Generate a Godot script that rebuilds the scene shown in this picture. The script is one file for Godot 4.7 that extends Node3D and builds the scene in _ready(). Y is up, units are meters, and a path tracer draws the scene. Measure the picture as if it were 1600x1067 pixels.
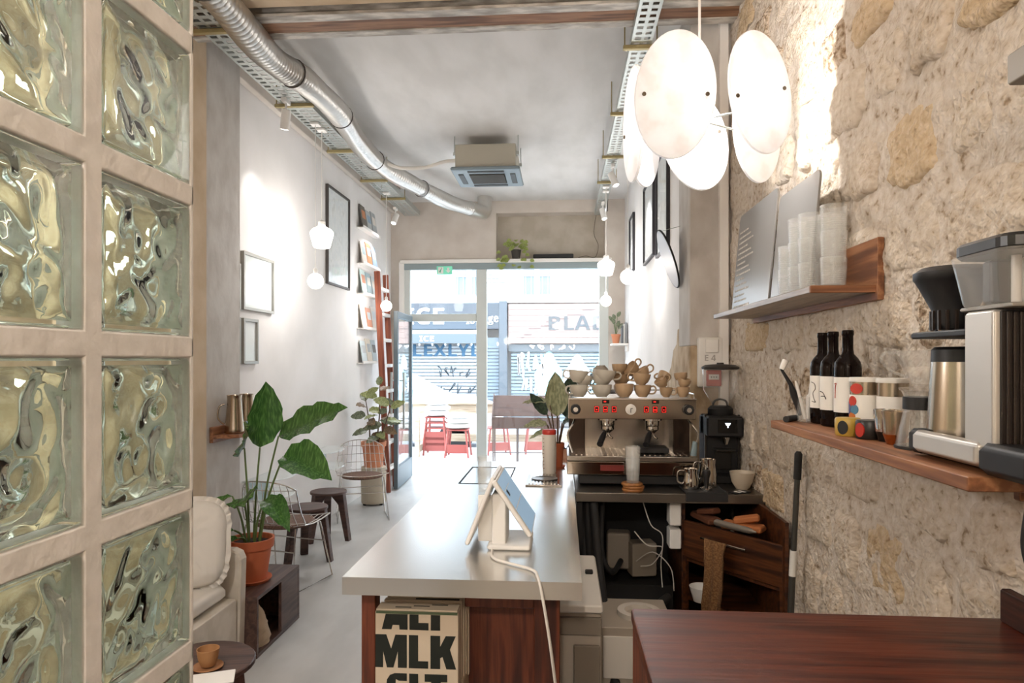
extends Node3D
# A narrow cafe seen from behind its service bar. Metres; the floor is y = 0; the street front lies towards -z.

var used := {}
var mats := {}


# ------------------------------------------------------------------ geometry collector
class Geo:
	var v := PackedVector3Array()
	var n := PackedVector3Array()
	var t := PackedVector2Array()
	var ix := PackedInt32Array()
	var xf := Transform3D()

	func at(p: Vector3, turn := Vector3.ZERO) -> Geo:
		xf = Transform3D(Basis.from_euler(turn), p)
		return self

	func put(p: Vector3, nn: Vector3, uv := Vector2.ZERO) -> int:
		v.append(xf * p)
		n.append((xf.basis * nn).normalized())
		t.append(uv)
		return v.size() - 1

	func tri_ix(a: int, b: int, c: int) -> void:   # given counter-clockwise, kept clockwise
		ix.append(a)
		ix.append(c)
		ix.append(b)

	func tri(a: Vector3, b: Vector3, c: Vector3) -> void:
		var nn := (b - a).cross(c - a).normalized()
		tri_ix(put(a, nn), put(b, nn), put(c, nn))

	func quad(a: Vector3, b: Vector3, c: Vector3, d: Vector3, flip_uv := false) -> void:
		var nn := (b - a).cross(d - a)
		if nn.length_squared() < 1e-14:
			nn = (c - b).cross(d - b)
		nn = nn.normalized()
		var i := put(a, nn, Vector2(0, 1))
		put(b, nn, Vector2(1, 1))
		put(c, nn, Vector2(1, 0))
		put(d, nn, Vector2(0, 0))
		tri_ix(i, i + 1, i + 2)
		tri_ix(i, i + 2, i + 3)

	# box with softened edges
	func box(c: Vector3, s: Vector3, r := 0.0) -> Geo:
		var h := s / 2.0
		if r <= 0.0:
			var p := []
			for k in 8:
				p.append(c + Vector3(h.x if k & 1 else -h.x, h.y if k & 2 else -h.y, h.z if k & 4 else -h.z))
			quad(p[4], p[5], p[7], p[6])
			quad(p[1], p[0], p[2], p[3])
			quad(p[5], p[1], p[3], p[7])
			quad(p[0], p[4], p[6], p[2])
			quad(p[6], p[7], p[3], p[2])
			quad(p[0], p[1], p[5], p[4])
			return self
		r = minf(r, minf(h.x, minf(h.y, h.z)) * 0.98)
		var id := {}
		for k in 8:
			var sg := Vector3(1 if k & 1 else -1, 1 if k & 2 else -1, 1 if k & 4 else -1)
			for a in 3:
				var q := h - Vector3(r, r, r)
				q[a] = h[a]
				var nn := Vector3.ZERO
				nn[a] = sg[a]
				var b := (a + 1) % 3
				var d := (a + 2) % 3
				id[k * 3 + a] = put(c + q * sg, nn, Vector2(sg[b] * 0.5 + 0.5, sg[d] * 0.5 + 0.5))
		var bit := [1, 2, 4]
		for a in 3:
			var b: int = (a + 1) % 3
			var d: int = (a + 2) % 3
			for s1 in 2:
				var o: int = bit[a] if s1 else 0
				var f := [o, o | bit[b], o | bit[b] | bit[d], o | bit[d]]
				if s1 == 0:
					f.reverse()
				tri_ix(id[f[0] * 3 + a], id[f[1] * 3 + a], id[f[2] * 3 + a])
				tri_ix(id[f[0] * 3 + a], id[f[2] * 3 + a], id[f[3] * 3 + a])
			# edges along axis a, between faces b and d
			for sb in 2:
				for sd in 2:
					var o: int = (bit[b] if sb else 0) | (bit[d] if sd else 0)
					var e := [id[o * 3 + b], id[(o | bit[a]) * 3 + b], id[(o | bit[a]) * 3 + d], id[o * 3 + d]]
					if sb != sd:
						e.reverse()
					tri_ix(e[2], e[1], e[0])
					tri_ix(e[3], e[2], e[0])
		for k in 8:
			var par: int = (1 if k & 1 else -1) * (1 if k & 2 else -1) * (1 if k & 4 else -1)
			if par > 0:
				tri_ix(id[k * 3], id[k * 3 + 1], id[k * 3 + 2])
			else:
				tri_ix(id[k * 3], id[k * 3 + 2], id[k * 3 + 1])
		return self

	# rows of points; outward side is (next in row) x (next row)
	func grid(rows: Array, close_row := false, close_col := false, flip := false) -> Geo:
		var m := rows.size()
		var k: int = rows[0].size()
		var first := v.size()
		for i in m:
			for j in k:
				var i0 := i - 1
				var i1 := i + 1
				if close_col:
					i0 = (i0 + m) % m
					i1 = i1 % m
				else:
					i0 = maxi(i0, 0)
					i1 = mini(i1, m - 1)
				var j0 := j - 1
				var j1 := j + 1
				if close_row:
					j0 = (j0 + k) % k
					j1 = j1 % k
				else:
					j0 = maxi(j0, 0)
					j1 = mini(j1, k - 1)
				var du: Vector3 = rows[i][j1] - rows[i][j0]
				var dv: Vector3 = rows[i1][j] - rows[i0][j]
				var nn := du.cross(dv)
				if nn.length_squared() < 1e-16:
					var i2: int = clampi(i + (1 if i == 0 else -1), 0, m - 1)
					nn = (rows[i2][j1] - rows[i2][j0]).cross(dv)
				put(rows[i][j], -nn if flip else nn, Vector2(float(j) / maxi(k - 1, 1), float(i) / maxi(m - 1, 1)))
		for i in (m if close_col else m - 1):
			for j in (k if close_row else k - 1):
				var a := first + i * k + j
				var b := first + i * k + (j + 1) % k
				var c := first + ((i + 1) % m) * k + (j + 1) % k
				var d := first + ((i + 1) % m) * k + j
				if flip:
					tri_ix(a, c, b)
					tri_ix(a, d, c)
				else:
					tri_ix(a, b, c)
					tri_ix(a, c, d)
		return self

	# surface of revolution about y; profile of (radius, y); outside lies to the right of its direction when it climbs
	func lathe(prof: Array, segs := 24, sharp := 0.75) -> Geo:
		var m := prof.size()
		var sn := []
		for i in m - 1:
			var e: Vector2 = prof[i + 1] - prof[i]
			sn.append(Vector2(e.y, -e.x).normalized())
		for i in m - 1:
			var n0: Vector2 = sn[i]
			var n1: Vector2 = sn[i]
			if i > 0 and sn[i - 1].dot(sn[i]) > sharp:
				n0 = (sn[i - 1] + sn[i]).normalized()
			if i < m - 2 and sn[i + 1].dot(sn[i]) > sharp:
				n1 = (sn[i + 1] + sn[i]).normalized()
			var first := v.size()
			for s in segs + 1:
				var a := TAU * s / segs
				var ca := cos(a)
				var sa := sin(a)
				put(Vector3(prof[i].x * ca, prof[i].y, -prof[i].x * sa), Vector3(n0.x * ca, n0.y, -n0.x * sa), Vector2(float(s) / segs, 1.0 - float(i) / (m - 1)))
				put(Vector3(prof[i + 1].x * ca, prof[i + 1].y, -prof[i + 1].x * sa), Vector3(n1.x * ca, n1.y, -n1.x * sa), Vector2(float(s) / segs, 1.0 - float(i + 1) / (m - 1)))
			for s in segs:
				var a := first + s * 2
				if prof[i].x > 1e-6:
					tri_ix(a, a + 2, a + 3)
				if prof[i + 1].x > 1e-6:
					tri_ix(a, a + 3, a + 1)
		return self

	# round bar along a path; r a number or one radius per point
	func tube(path: Array, r, sides := 8, caps := true, closed := false) -> Geo:
		var m := path.size()
		var rows := []
		var up := Vector3.UP
		var d0: Vector3 = (path[1] - path[0]).normalized()
		if absf(d0.dot(up)) > 0.9:
			up = Vector3.RIGHT
		var side := d0.cross(up).normalized()
		for i in m:
			var d: Vector3
			if closed:
				d = path[(i + 1) % m] - path[(i + m - 1) % m]
			else:
				d = path[mini(i + 1, m - 1)] - path[maxi(i - 1, 0)]
			d = d.normalized()
			side = (side - d * side.dot(d)).normalized()
			var oth := d.cross(side)
			var rr: float = r[i] if r is Array else r
			var row := PackedVector3Array()
			for s in sides:
				var a := TAU * s / sides
				row.append(path[i] + (side * cos(a) + oth * sin(a)) * rr)
			rows.append(row)
		grid(rows, true, closed)
		if caps and not closed:
			for e in [0, m - 1]:
				var row: PackedVector3Array = rows[e]
				var nn: Vector3 = (path[0] - path[1] if e == 0 else path[m - 1] - path[m - 2]).normalized()
				var c := put(path[e], nn)
				var f := v.size()
				for s in sides:
					put(row[s], nn)
				for s in sides:
					if e == 0:
						tri_ix(c, f + (s + 1) % sides, f + s)
					else:
						tri_ix(c, f + s, f + (s + 1) % sides)
		return self

	# flat outline (counter-clockwise in x, y) pushed from z0 to z1 with a small bevel
	func prism(poly: PackedVector2Array, z0: float, z1: float, bevel := 0.0, smooth := false) -> Geo:
		if Geometry2D.is_polygon_clockwise(poly):
			poly = poly.duplicate()
			poly.reverse()
		var inner := poly
		if bevel > 0.0:
			inner = PackedVector2Array()
			var k := poly.size()
			for i in k:
				var a := (poly[i] - poly[(i + k - 1) % k]).normalized()
				var b := (poly[(i + 1) % k] - poly[i]).normalized()
				var na := Vector2(-a.y, a.x)
				var nb := Vector2(-b.y, b.x)
				var mm := (na + nb)
				inner.append(poly[i] + mm * bevel / maxf(mm.length_squared() * 0.5, 0.3))
		var tris := Geometry2D.triangulate_polygon(inner)
		var lo := inner[0]
		var hi := inner[0]
		for p in inner:
			lo = lo.min(p)
			hi = hi.max(p)
		var sz := (hi - lo).max(Vector2(1e-5, 1e-5))
		for e in 2:
			var z := z1 if e else z0
			var nn := Vector3(0, 0, 1 if e else -1)
			var f := v.size()
			for p in inner:
				var q := (p - lo) / sz
				put(Vector3(p.x, p.y, z), nn, Vector2(q.x if e else 1.0 - q.x, 1.0 - q.y))
			for i in range(0, tris.size(), 3):
				var a := inner[tris[i]]
				var b := inner[tris[i + 1]]
				var c := inner[tris[i + 2]]
				var ccw := (b - a).cross(c - a) > 0
				if ccw == (e == 1):
					tri_ix(f + tris[i], f + tris[i + 1], f + tris[i + 2])
				else:
					tri_ix(f + tris[i], f + tris[i + 2], f + tris[i + 1])
		var k := poly.size()
		var rings := [[poly, z0 + bevel], [poly, z1 - bevel]]
		if bevel > 0.0:
			rings = [[inner, z0], [poly, z0 + bevel], [poly, z1 - bevel], [inner, z1]]
		for ri in rings.size() - 1:
			var pa: PackedVector2Array = rings[ri][0]
			var pb: PackedVector2Array = rings[ri + 1][0]
			for i in k:
				var j := (i + 1) % k
				var a := Vector3(pa[i].x, pa[i].y, rings[ri][1])
				var b := Vector3(pa[j].x, pa[j].y, rings[ri][1])
				var c := Vector3(pb[j].x, pb[j].y, rings[ri + 1][1])
				var d := Vector3(pb[i].x, pb[i].y, rings[ri + 1][1])
				if smooth:
					var na := _pn(poly, i)
					var nb := _pn(poly, j)
					var ia := put(a, na)
					put(b, nb)
					put(c, nb)
					put(d, na)
					tri_ix(ia, ia + 1, ia + 2)
					tri_ix(ia, ia + 2, ia + 3)
				else:
					quad(a, b, c, d)
		return self

	func _pn(poly: PackedVector2Array, i: int) -> Vector3:
		var k := poly.size()
		var d := poly[(i + 1) % k] - poly[(i + k - 1) % k]
		return Vector3(d.y, -d.x, 0).normalized()

	func ball(c: Vector3, r: Vector3, segs := 16, rings := 10) -> Geo:
		var rows := []
		for i in rings + 1:
			var a := -PI / 2 + PI * i / rings
			var row := PackedVector3Array()
			for s in segs:
				var b := TAU * s / segs
				row.append(c + Vector3(r.x * cos(a) * cos(b), r.y * sin(a), -r.z * cos(a) * sin(b)))
			rows.append(row)
		var f := v.size()
		grid(rows, true)
		for i in range(f, v.size()):   # true ellipsoid normals
			var p := xf.affine_inverse() * v[i] - c
			n[i] = (xf.basis * Vector3(p.x / (r.x * r.x), p.y / (r.y * r.y), p.z / (r.z * r.z))).normalized()
		return self

	func mesh() -> ArrayMesh:
		var a := []
		a.resize(Mesh.ARRAY_MAX)
		a[Mesh.ARRAY_VERTEX] = v
		a[Mesh.ARRAY_NORMAL] = n
		a[Mesh.ARRAY_TEX_UV] = t
		a[Mesh.ARRAY_INDEX] = ix
		var m := ArrayMesh.new()
		m.add_surface_from_arrays(Mesh.PRIMITIVE_TRIANGLES, a)
		return m


# ------------------------------------------------------------------ outlines
func rrect(w: float, h: float, r: float, k := 4) -> PackedVector2Array:
	var p := PackedVector2Array()
	for c in 4:
		var o := Vector2((w / 2 - r) * (1 if c in [0, 3] else -1), (h / 2 - r) * (1 if c < 2 else -1))
		for i in k + 1:
			var a := PI / 2 * c + PI / 2 * i / k
			p.append(o + Vector2(cos(a), sin(a)) * r)
	return p

func oval(rx: float, ry: float, k := 32) -> PackedVector2Array:
	var p := PackedVector2Array()
	for i in k:
		p.append(Vector2(rx * cos(TAU * i / k), ry * sin(TAU * i / k)))
	return p

func curve(pts: Array, per := 6) -> Array:   # Catmull-Rom through points
	var out := []
	var m := pts.size()
	for i in m - 1:
		var a: Vector3 = pts[maxi(i - 1, 0)]
		var b: Vector3 = pts[i]
		var c: Vector3 = pts[i + 1]
		var d: Vector3 = pts[mini(i + 2, m - 1)]
		for k in per:
			out.append(b.cubic_interpolate(c, a, d, float(k) / per))
	out.append(pts[m - 1])
	return out

func V2(a: Array) -> Array:
	var o := []
	for i in range(0, a.size(), 2):
		o.append(Vector2(a[i], a[i + 1]))
	return o

# ------------------------------------------------------------------ things
func numbered(called: String) -> String:
	used[called] = used.get(called, 0) + 1
	return called if used[called] == 1 else "%s_%03d" % [called, used[called] - 1]

func tag(o: Node3D, label: String, category: String, group := "") -> Node3D:
	o.set_meta("label", label)
	o.set_meta("category", category)
	if group:
		o.set_meta("group", group)
	return o

func thing(called: String, label: String, category: String, p := Vector3.ZERO, turn := 0.0, group := "") -> Node3D:
	var o := Node3D.new()
	o.name = numbered(called)
	o.position = p
	o.rotation.y = turn
	add_child(o)
	return tag(o, label, category, group)

func part(g, called: String, m: Material, parent: Node3D) -> MeshInstance3D:
	var o := MeshInstance3D.new()
	o.name = called
	o.mesh = g.mesh() if g is Geo else g
	o.material_override = m
	parent.add_child(o, true)
	return o

func single(g, called: String, m: Material, label: String, category: String, p := Vector3.ZERO, turn := 0.0, group := "") -> MeshInstance3D:
	var o := part(g, numbered(called), m, self)
	o.position = p
	o.rotation.y = turn
	tag(o, label, category, group)
	return o

func struct(g, called: String, m: Material, label := "") -> MeshInstance3D:
	var o := part(g, called, m, self)
	o.set_meta("kind", "structure")
	if label:
		o.set_meta("label", label)
	return o

func copy(o: Node3D, label: String, p: Vector3, turn := 0.0) -> Node3D:
	var c: Node3D = o.duplicate()
	var stem := String(o.name)
	var cut := RegEx.create_from_string("_\\d{3}$")
	c.name = numbered(cut.sub(stem, ""))
	c.position = p
	c.rotation.y = turn
	add_child(c)
	c.set_meta("label", label)
	return c

# ------------------------------------------------------------------ materials
func M(key: String, c: Color, rough := 0.6, metal := 0.0) -> StandardMaterial3D:
	if mats.has(key):
		return mats[key]
	var m := StandardMaterial3D.new()
	m.resource_name = key
	m.albedo_color = c
	m.roughness = rough
	m.metallic = metal
	mats[key] = m
	return m

func hexc(s: String) -> Color:
	return Color.html(s)

func noise_tex(freq: float, oct: int, cols: Array, sd := 1, size := 512, kind := FastNoiseLite.TYPE_SIMPLEX_SMOOTH, gain := 0.5) -> NoiseTexture2D:
	var key := "noise %s %s %s" % [freq, oct, sd % 3]
	if cols.is_empty() and mats.has(key):
		return mats[key]
	var fn := FastNoiseLite.new()
	fn.noise_type = kind
	fn.frequency = freq
	fn.fractal_octaves = oct
	fn.fractal_gain = gain
	fn.seed = sd if cols.size() else sd % 3
	var nt := NoiseTexture2D.new()
	nt.width = size
	nt.height = size
	nt.seamless = true
	nt.noise = fn
	if cols.size():
		var g := Gradient.new()
		var off := PackedFloat32Array()
		var cc := PackedColorArray()
		for c in cols:
			off.append(c[0])
			cc.append(c[1])
		g.offsets = off
		g.colors = cc
		nt.color_ramp = g
	else:
		mats[key] = nt
	return nt

# plaster, concrete, stone and wood: a noise in the given colours laid by position, with fine relief
func surf(key: String, cols: Array, scale: Vector3, rough := 0.8, freq := 0.01, oct := 5, relief := 0.0, rfreq := 0.03, rscale := Vector3.ZERO, world := true, sd := 3) -> StandardMaterial3D:
	if mats.has(key):
		return mats[key]
	var m := M(key, Color.WHITE, rough)
	m.albedo_texture = noise_tex(freq, oct, cols, sd)
	m.uv1_triplanar = true
	m.uv1_world_triplanar = world
	m.uv1_scale = scale
	m.uv1_triplanar_sharpness = 6.0
	if relief > 0.0:
		m.heightmap_enabled = true
		m.heightmap_texture = noise_tex(rfreq, 5, [], sd + 7)
		m.heightmap_scale = relief
	return m

# streaky timber: grain runs along the axis with the small scale
func wood(key: String, dark: String, mid: String, light: String, axis: int, rough := 0.5, world := false, sd := 5) -> StandardMaterial3D:
	if mats.has(key):
		return mats[key]
	var s := Vector3(3.2, 3.2, 3.2)
	s[axis] = 0.25
	var m := surf(key, [[0.15, hexc(dark)], [0.45, hexc(mid)], [0.62, hexc(light)], [0.85, hexc(mid)]], s, rough, 0.012, 5, 0.0, 0.03, Vector3.ZERO, world, sd)
	m.heightmap_enabled = true
	m.heightmap_texture = noise_tex(0.03, 4, [], sd + 11)
	m.heightmap_scale = 0.04
	return m

func glass_pane(key: String, c := Color(1, 1, 1, 0.04), rough := 0.02) -> StandardMaterial3D:
	if mats.has(key):
		return mats[key]
	var m := M(key, c, rough)
	m.transparency = BaseMaterial3D.TRANSPARENCY_ALPHA
	return m

func solid_glass(key: String, c := Color(1, 1, 1, 0.0), rough := 0.0) -> StandardMaterial3D:
	if mats.has(key):
		return mats[key]
	var m := M(key, c, rough)
	m.refraction_enabled = true
	m.refraction_scale = 0.05
	return m

func glow(key: String, c: Color, e: float, base := Color(0.9, 0.9, 0.9)) -> StandardMaterial3D:
	if mats.has(key):
		return mats[key]
	var m := M(key, base, 0.4)
	m.emission_enabled = true
	m.emission = c
	m.emission_energy_multiplier = e
	return m

func omni(p: Vector3, c: Color, e: float, size: float, called := "bulb") -> void:
	var l := OmniLight3D.new()
	l.name = numbered(called + "_lamp")
	l.position = p
	l.light_color = c
	l.light_energy = e
	l.light_size = size
	l.omni_range = 30.0
	l.omni_attenuation = 2.0
	l.shadow_enabled = true
	add_child(l)

func spot(p: Vector3, to: Vector3, c: Color, e: float, ang: float, size := 0.03) -> void:
	var l := SpotLight3D.new()
	l.name = numbered("spot_lamp")
	l.light_color = c
	l.light_energy = e
	l.light_size = size
	l.spot_angle = ang
	l.spot_angle_attenuation = 0.6
	l.spot_range = 30.0
	l.spot_attenuation = 2.0
	l.shadow_enabled = true
	add_child(l)
	l.look_at_from_position(p, to, Vector3.UP if absf((to - p).normalized().y) < 0.98 else Vector3.RIGHT)


func _ready() -> void:
	# ---- camera
	var cam := Camera3D.new()
	cam.name = "camera"
	cam.projection = Camera3D.PROJECTION_FRUSTUM
	cam.near = 0.1
	cam.far = 200.0
	cam.size = 0.1                                   # 24 mm lens on a 36 x 24 mm frame
	cam.frustum_offset = Vector2(0, 0.1 * 28.5 / 1067.0)   # lens raised a little, so uprights stay upright
	cam.position = Vector3(0, 1.55, 0)
	cam.rotation.y = atan(80.0 / 1067.0)
	add_child(cam)
	cam.current = true
	# ---- sky, exposure
	var sky_mat := ProceduralSkyMaterial.new()
	sky_mat.sky_top_color = Color(0.86, 0.93, 1.0)
	sky_mat.sky_horizon_color = Color(0.93, 0.96, 1.0)
	sky_mat.ground_bottom_color = Color(0.5, 0.5, 0.5)
	sky_mat.ground_horizon_color = Color(0.6, 0.6, 0.6)
	var sky := Sky.new()
	sky.sky_material = sky_mat
	var env := Environment.new()
	env.background_mode = Environment.BG_SKY
	env.sky = sky
	env.background_energy_multiplier = SKY_POWER
	env.tonemap_mode = Environment.TONE_MAPPER_LINEAR
	env.tonemap_exposure = EXPOSURE
	env.sdfgi_enabled = true
	env.ssao_enabled = true
	env.ssil_enabled = true
	var we := WorldEnvironment.new()
	we.name = "surroundings"
	we.environment = env
	add_child(we)
	# ---- the place, large things first
	make_materials()
	build_shell()
	build_stone_wall()
	build_glass_wall()
	build_front()
	build_street()
	build_counters()
	build_table()
	build_ceiling_services()
	build_lamps()
	build_left_side()
	build_right_wall()
	build_espresso()
	build_counter_things()
	build_shelves()
	build_under_counter()
	build_person()

const SKY_POWER := 6.0
const EXPOSURE := 2.3
const WARM := Color(1.0, 0.94, 0.87)
const SOFT := Color(1.0, 0.985, 0.975)

func make_materials() -> void:
	surf("plaster_white", [[0.2, hexc("dcd8d4")], [0.5, hexc("e1ddd9")], [0.8, hexc("e5e1de")]], Vector3(0.35, 0.35, 0.35), 0.85, 0.006, 4, 0.08, 0.02)
	surf("plaster_ceiling", [[0.2, hexc("cbc8c4")], [0.5, hexc("d2cfcb")], [0.8, hexc("d7d4d1")]], Vector3(0.5, 0.5, 0.2), 0.9, 0.01, 5, 0.06, 0.02)
	surf("plaster_tan", [[0.2, hexc("b9a284")], [0.5, hexc("c2ac90")], [0.8, hexc("cab59a")]], Vector3(0.5, 0.5, 0.5), 0.9, 0.012, 5, 0.1, 0.03)
	surf("plaster_beige", [[0.2, hexc("c6bbb0")], [0.5, hexc("cdc3b8")], [0.8, hexc("d3cac0")]], Vector3(0.4, 0.4, 0.4), 0.9, 0.01, 5, 0.1, 0.02)
	surf("concrete_grey", [[0.2, hexc("b3aca4")], [0.5, hexc("bcb6af")], [0.75, hexc("c2bdb6")]], Vector3(0.8, 0.5, 0.8), 0.85, 0.012, 6, 0.2, 0.03)
	surf("concrete_brown", [[0.15, hexc("9a8468")], [0.45, hexc("b7a286")], [0.75, hexc("c4b298")]], Vector3(0.9, 0.6, 0.9), 0.9, 0.012, 6, 0.35, 0.03)
	surf("floor_concrete", [[0.2, hexc("b4b3b0")], [0.5, hexc("bdbcb9")], [0.8, hexc("c5c4c1")]], Vector3(0.6, 0.6, 0.3), 0.35, 0.008, 6, 0.02, 0.02)
	M("aluminium_frame", hexc("c9cdc8"), 0.45, 0.0)
	M("steel_dark_frame", hexc("5d6a70"), 0.4, 0.0)
	M("white_paint", hexc("e8e4de"), 0.5)
	M("white_plastic", hexc("e6e3dd"), 0.4)
	M("black_plastic", hexc("100f10"), 0.5)
	M("black_soft", hexc("1c1b1b"), 0.7)
	M("black_gloss", hexc("0c0b0c"), 0.12)
	M("chrome", hexc("d6d3cf"), 0.08, 1.0)
	M("steel", hexc("dbdad7"), 0.24, 1.0)
	M("galvanised", hexc("b8bcb8"), 0.42, 0.85)
	M("aluminium_foil", hexc("d9d6d1"), 0.3, 0.9)
	M("terracotta", hexc("b8623e"), 0.8)
	M("terracotta_pale", hexc("c98563"), 0.85)
	M("soil", hexc("2e2119"), 1.0)
	M("paper_white", hexc("ece9e3"), 0.8)
	wood("walnut_x", "3a2015", "522e1e", "6b3f29", 0, 0.5)
	wood("walnut_y", "3a2015", "522e1e", "6b3f29", 1, 0.5)
	wood("walnut_z", "3a2015", "522e1e", "6b3f29", 2, 0.5)
	wood("shelf_z", "6b4229", "8a5a3a", "a3714c", 2, 0.5)
	wood("shelf_x", "6b4229", "8a5a3a", "a3714c", 0, 0.5)
	wood("redwood_x", "3a1810", "542517", "64301d", 0, 0.32)
	wood("redwood_y", "3b1a10", "5c2a18", "733a22", 1, 0.45)
	wood("stool_wood", "33211a", "47302a", "563c33", 0, 0.5)
	var st: StandardMaterial3D = mats["steel"]
	st.roughness = 0.24

func build_shell() -> void:
	var g := Geo.new()
	g.box(Vector3(-0.7, -0.15, -3.4), Vector3(4.6, 0.3, 11.8))
	struct(g, "floor", mats["floor_concrete"], "smooth pale grey concrete floor")
	g = Geo.new()
	g.box(Vector3(-0.7, 3.8, -3.55), Vector3(4.6, 0.3, 11.5))
	struct(g, "ceiling", mats["plaster_ceiling"], "greyish white plastered ceiling")
	g = Geo.new()   # dropped plaster lintel ahead of the beam
	g.box(Vector3(-0.7, 3.57, -3.05), Vector3(4.2, 0.16, 1.2))
	struct(g, "trim_1", mats["plaster_tan"], "tan plaster soffit beside the ceiling beam")
	# beam: two steel flanges with a plank between them
	var beam := Geo.new()
	beam.box(Vector3(-0.63, 3.475, -3.74), Vector3(3.3, 0.02, 0.08), 0.004)
	beam.box(Vector3(-0.63, 3.475, -3.94), Vector3(3.3, 0.02, 0.07), 0.004)
	beam.box(Vector3(-0.63, 3.56, -3.74), Vector3(3.3, 0.17, 0.012))
	beam.box(Vector3(-0.63, 3.56, -3.94), Vector3(3.3, 0.17, 0.012))
	var bm := struct(beam, "beam_ceiling", surf("beam_steel", [[0.2, hexc("8d857b")], [0.5, hexc("a9a298")], [0.75, hexc("c8c1b7")]], Vector3(0.6, 2, 2), 0.55, 0.015, 5, 0.1), "pair of grey steel flanges across the ceiling")
	var pl := Geo.new()
	pl.box(Vector3(-0.63, 3.485, -3.84), Vector3(3.3, 0.03, 0.13), 0.003)
	part(pl, "plank", wood("beam_plank", "5d3e2a", "7f5a40", "946d50", 0, 0.7), bm)
	# left side
	g = Geo.new()
	g.box(Vector3(-2.45, 1.75, -6.93), Vector3(0.3, 3.8, 4.74))
	var wl := struct(g, "wall_left", mats["plaster_white"], "white plastered side wall with pictures")
	g = Geo.new()
	g.box(Vector3(-2.41, 1.75, -4.315), Vector3(0.38, 3.8, 0.49), 0.012)
	struct(g, "pillar_left", mats["concrete_grey"], "rough grey concrete pillar by the carafe shelf")
	g = Geo.new()
	g.box(Vector3(-2.4, 1.75, -0.93), Vector3(0.4, 3.8, 6.28))
	struct(g, "wall_left_near", mats["plaster_tan"], "tan plastered wall behind the glass blocks")
	g = Geo.new()
	g.box(Vector3(-2.27, 3.58, -6.8), Vector3(0.06, 0.13, 4.45), 0.01)
	struct(g, "trim_2", mats["plaster_beige"], "plaster ledge along the top of the white wall")
	# right side beyond the stone
	g = Geo.new()
	g.box(Vector3(1.0, 1.75, -6.86), Vector3(0.4, 3.8, 4.88))
	var far := struct(g, "wall_right_far", mats["plaster_white"], "white plastered wall with black frames")
	g = Geo.new()   # patch where the plaster is missing
	g.at(Vector3(0.8, 0, 0), Vector3(0, -PI / 2, 0)).prism(PackedVector2Array([Vector2(-4.43, 1.86), Vector2(-4.52, 1.8), Vector2(-4.6, 1.83), Vector2(-4.7, 1.77), Vector2(-4.82, 1.76), Vector2(-4.86, 1.66), Vector2(-5.0, 1.62), Vector2(-5.1, 1.5), Vector2(-5.3, 1.42), Vector2(-5.34, 1.25), Vector2(-5.2, 1.0), Vector2(-4.43, 0.9)]), -0.004, 0.008, 0.003)
	part(g, "bare_patch", mats["concrete_brown"], far)
	g = Geo.new()
	g.box(Vector3(0.9675, 2.64, -4.235), Vector3(0.465, 2.02, 0.37), 0.01)
	var pr := struct(g, "pillar_right", mats["concrete_grey"], "pillar between stone wall and white wall")
	g = Geo.new()
	g.box(Vector3(0.9675, 0.82, -4.235), Vector3(0.465, 1.64, 0.37), 0.015)
	part(g, "pillar_base", mats["concrete_brown"], pr)
	g = Geo.new()   # trunking on the corner of the pillar
	g.box(Vector3(0.925, 1.75, -4.03), Vector3(0.052, 3.6, 0.04), 0.004)
	struct(g, "trim_3", mats["white_paint"], "white cable trunking up the corner of the stone wall")
	# rear of the room
	g = Geo.new()
	g.box(Vector3(-0.7, 1.75, 2.3), Vector3(4.6, 3.8, 0.3))
	struct(g, "wall_rear", mats["plaster_beige"])

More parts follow.
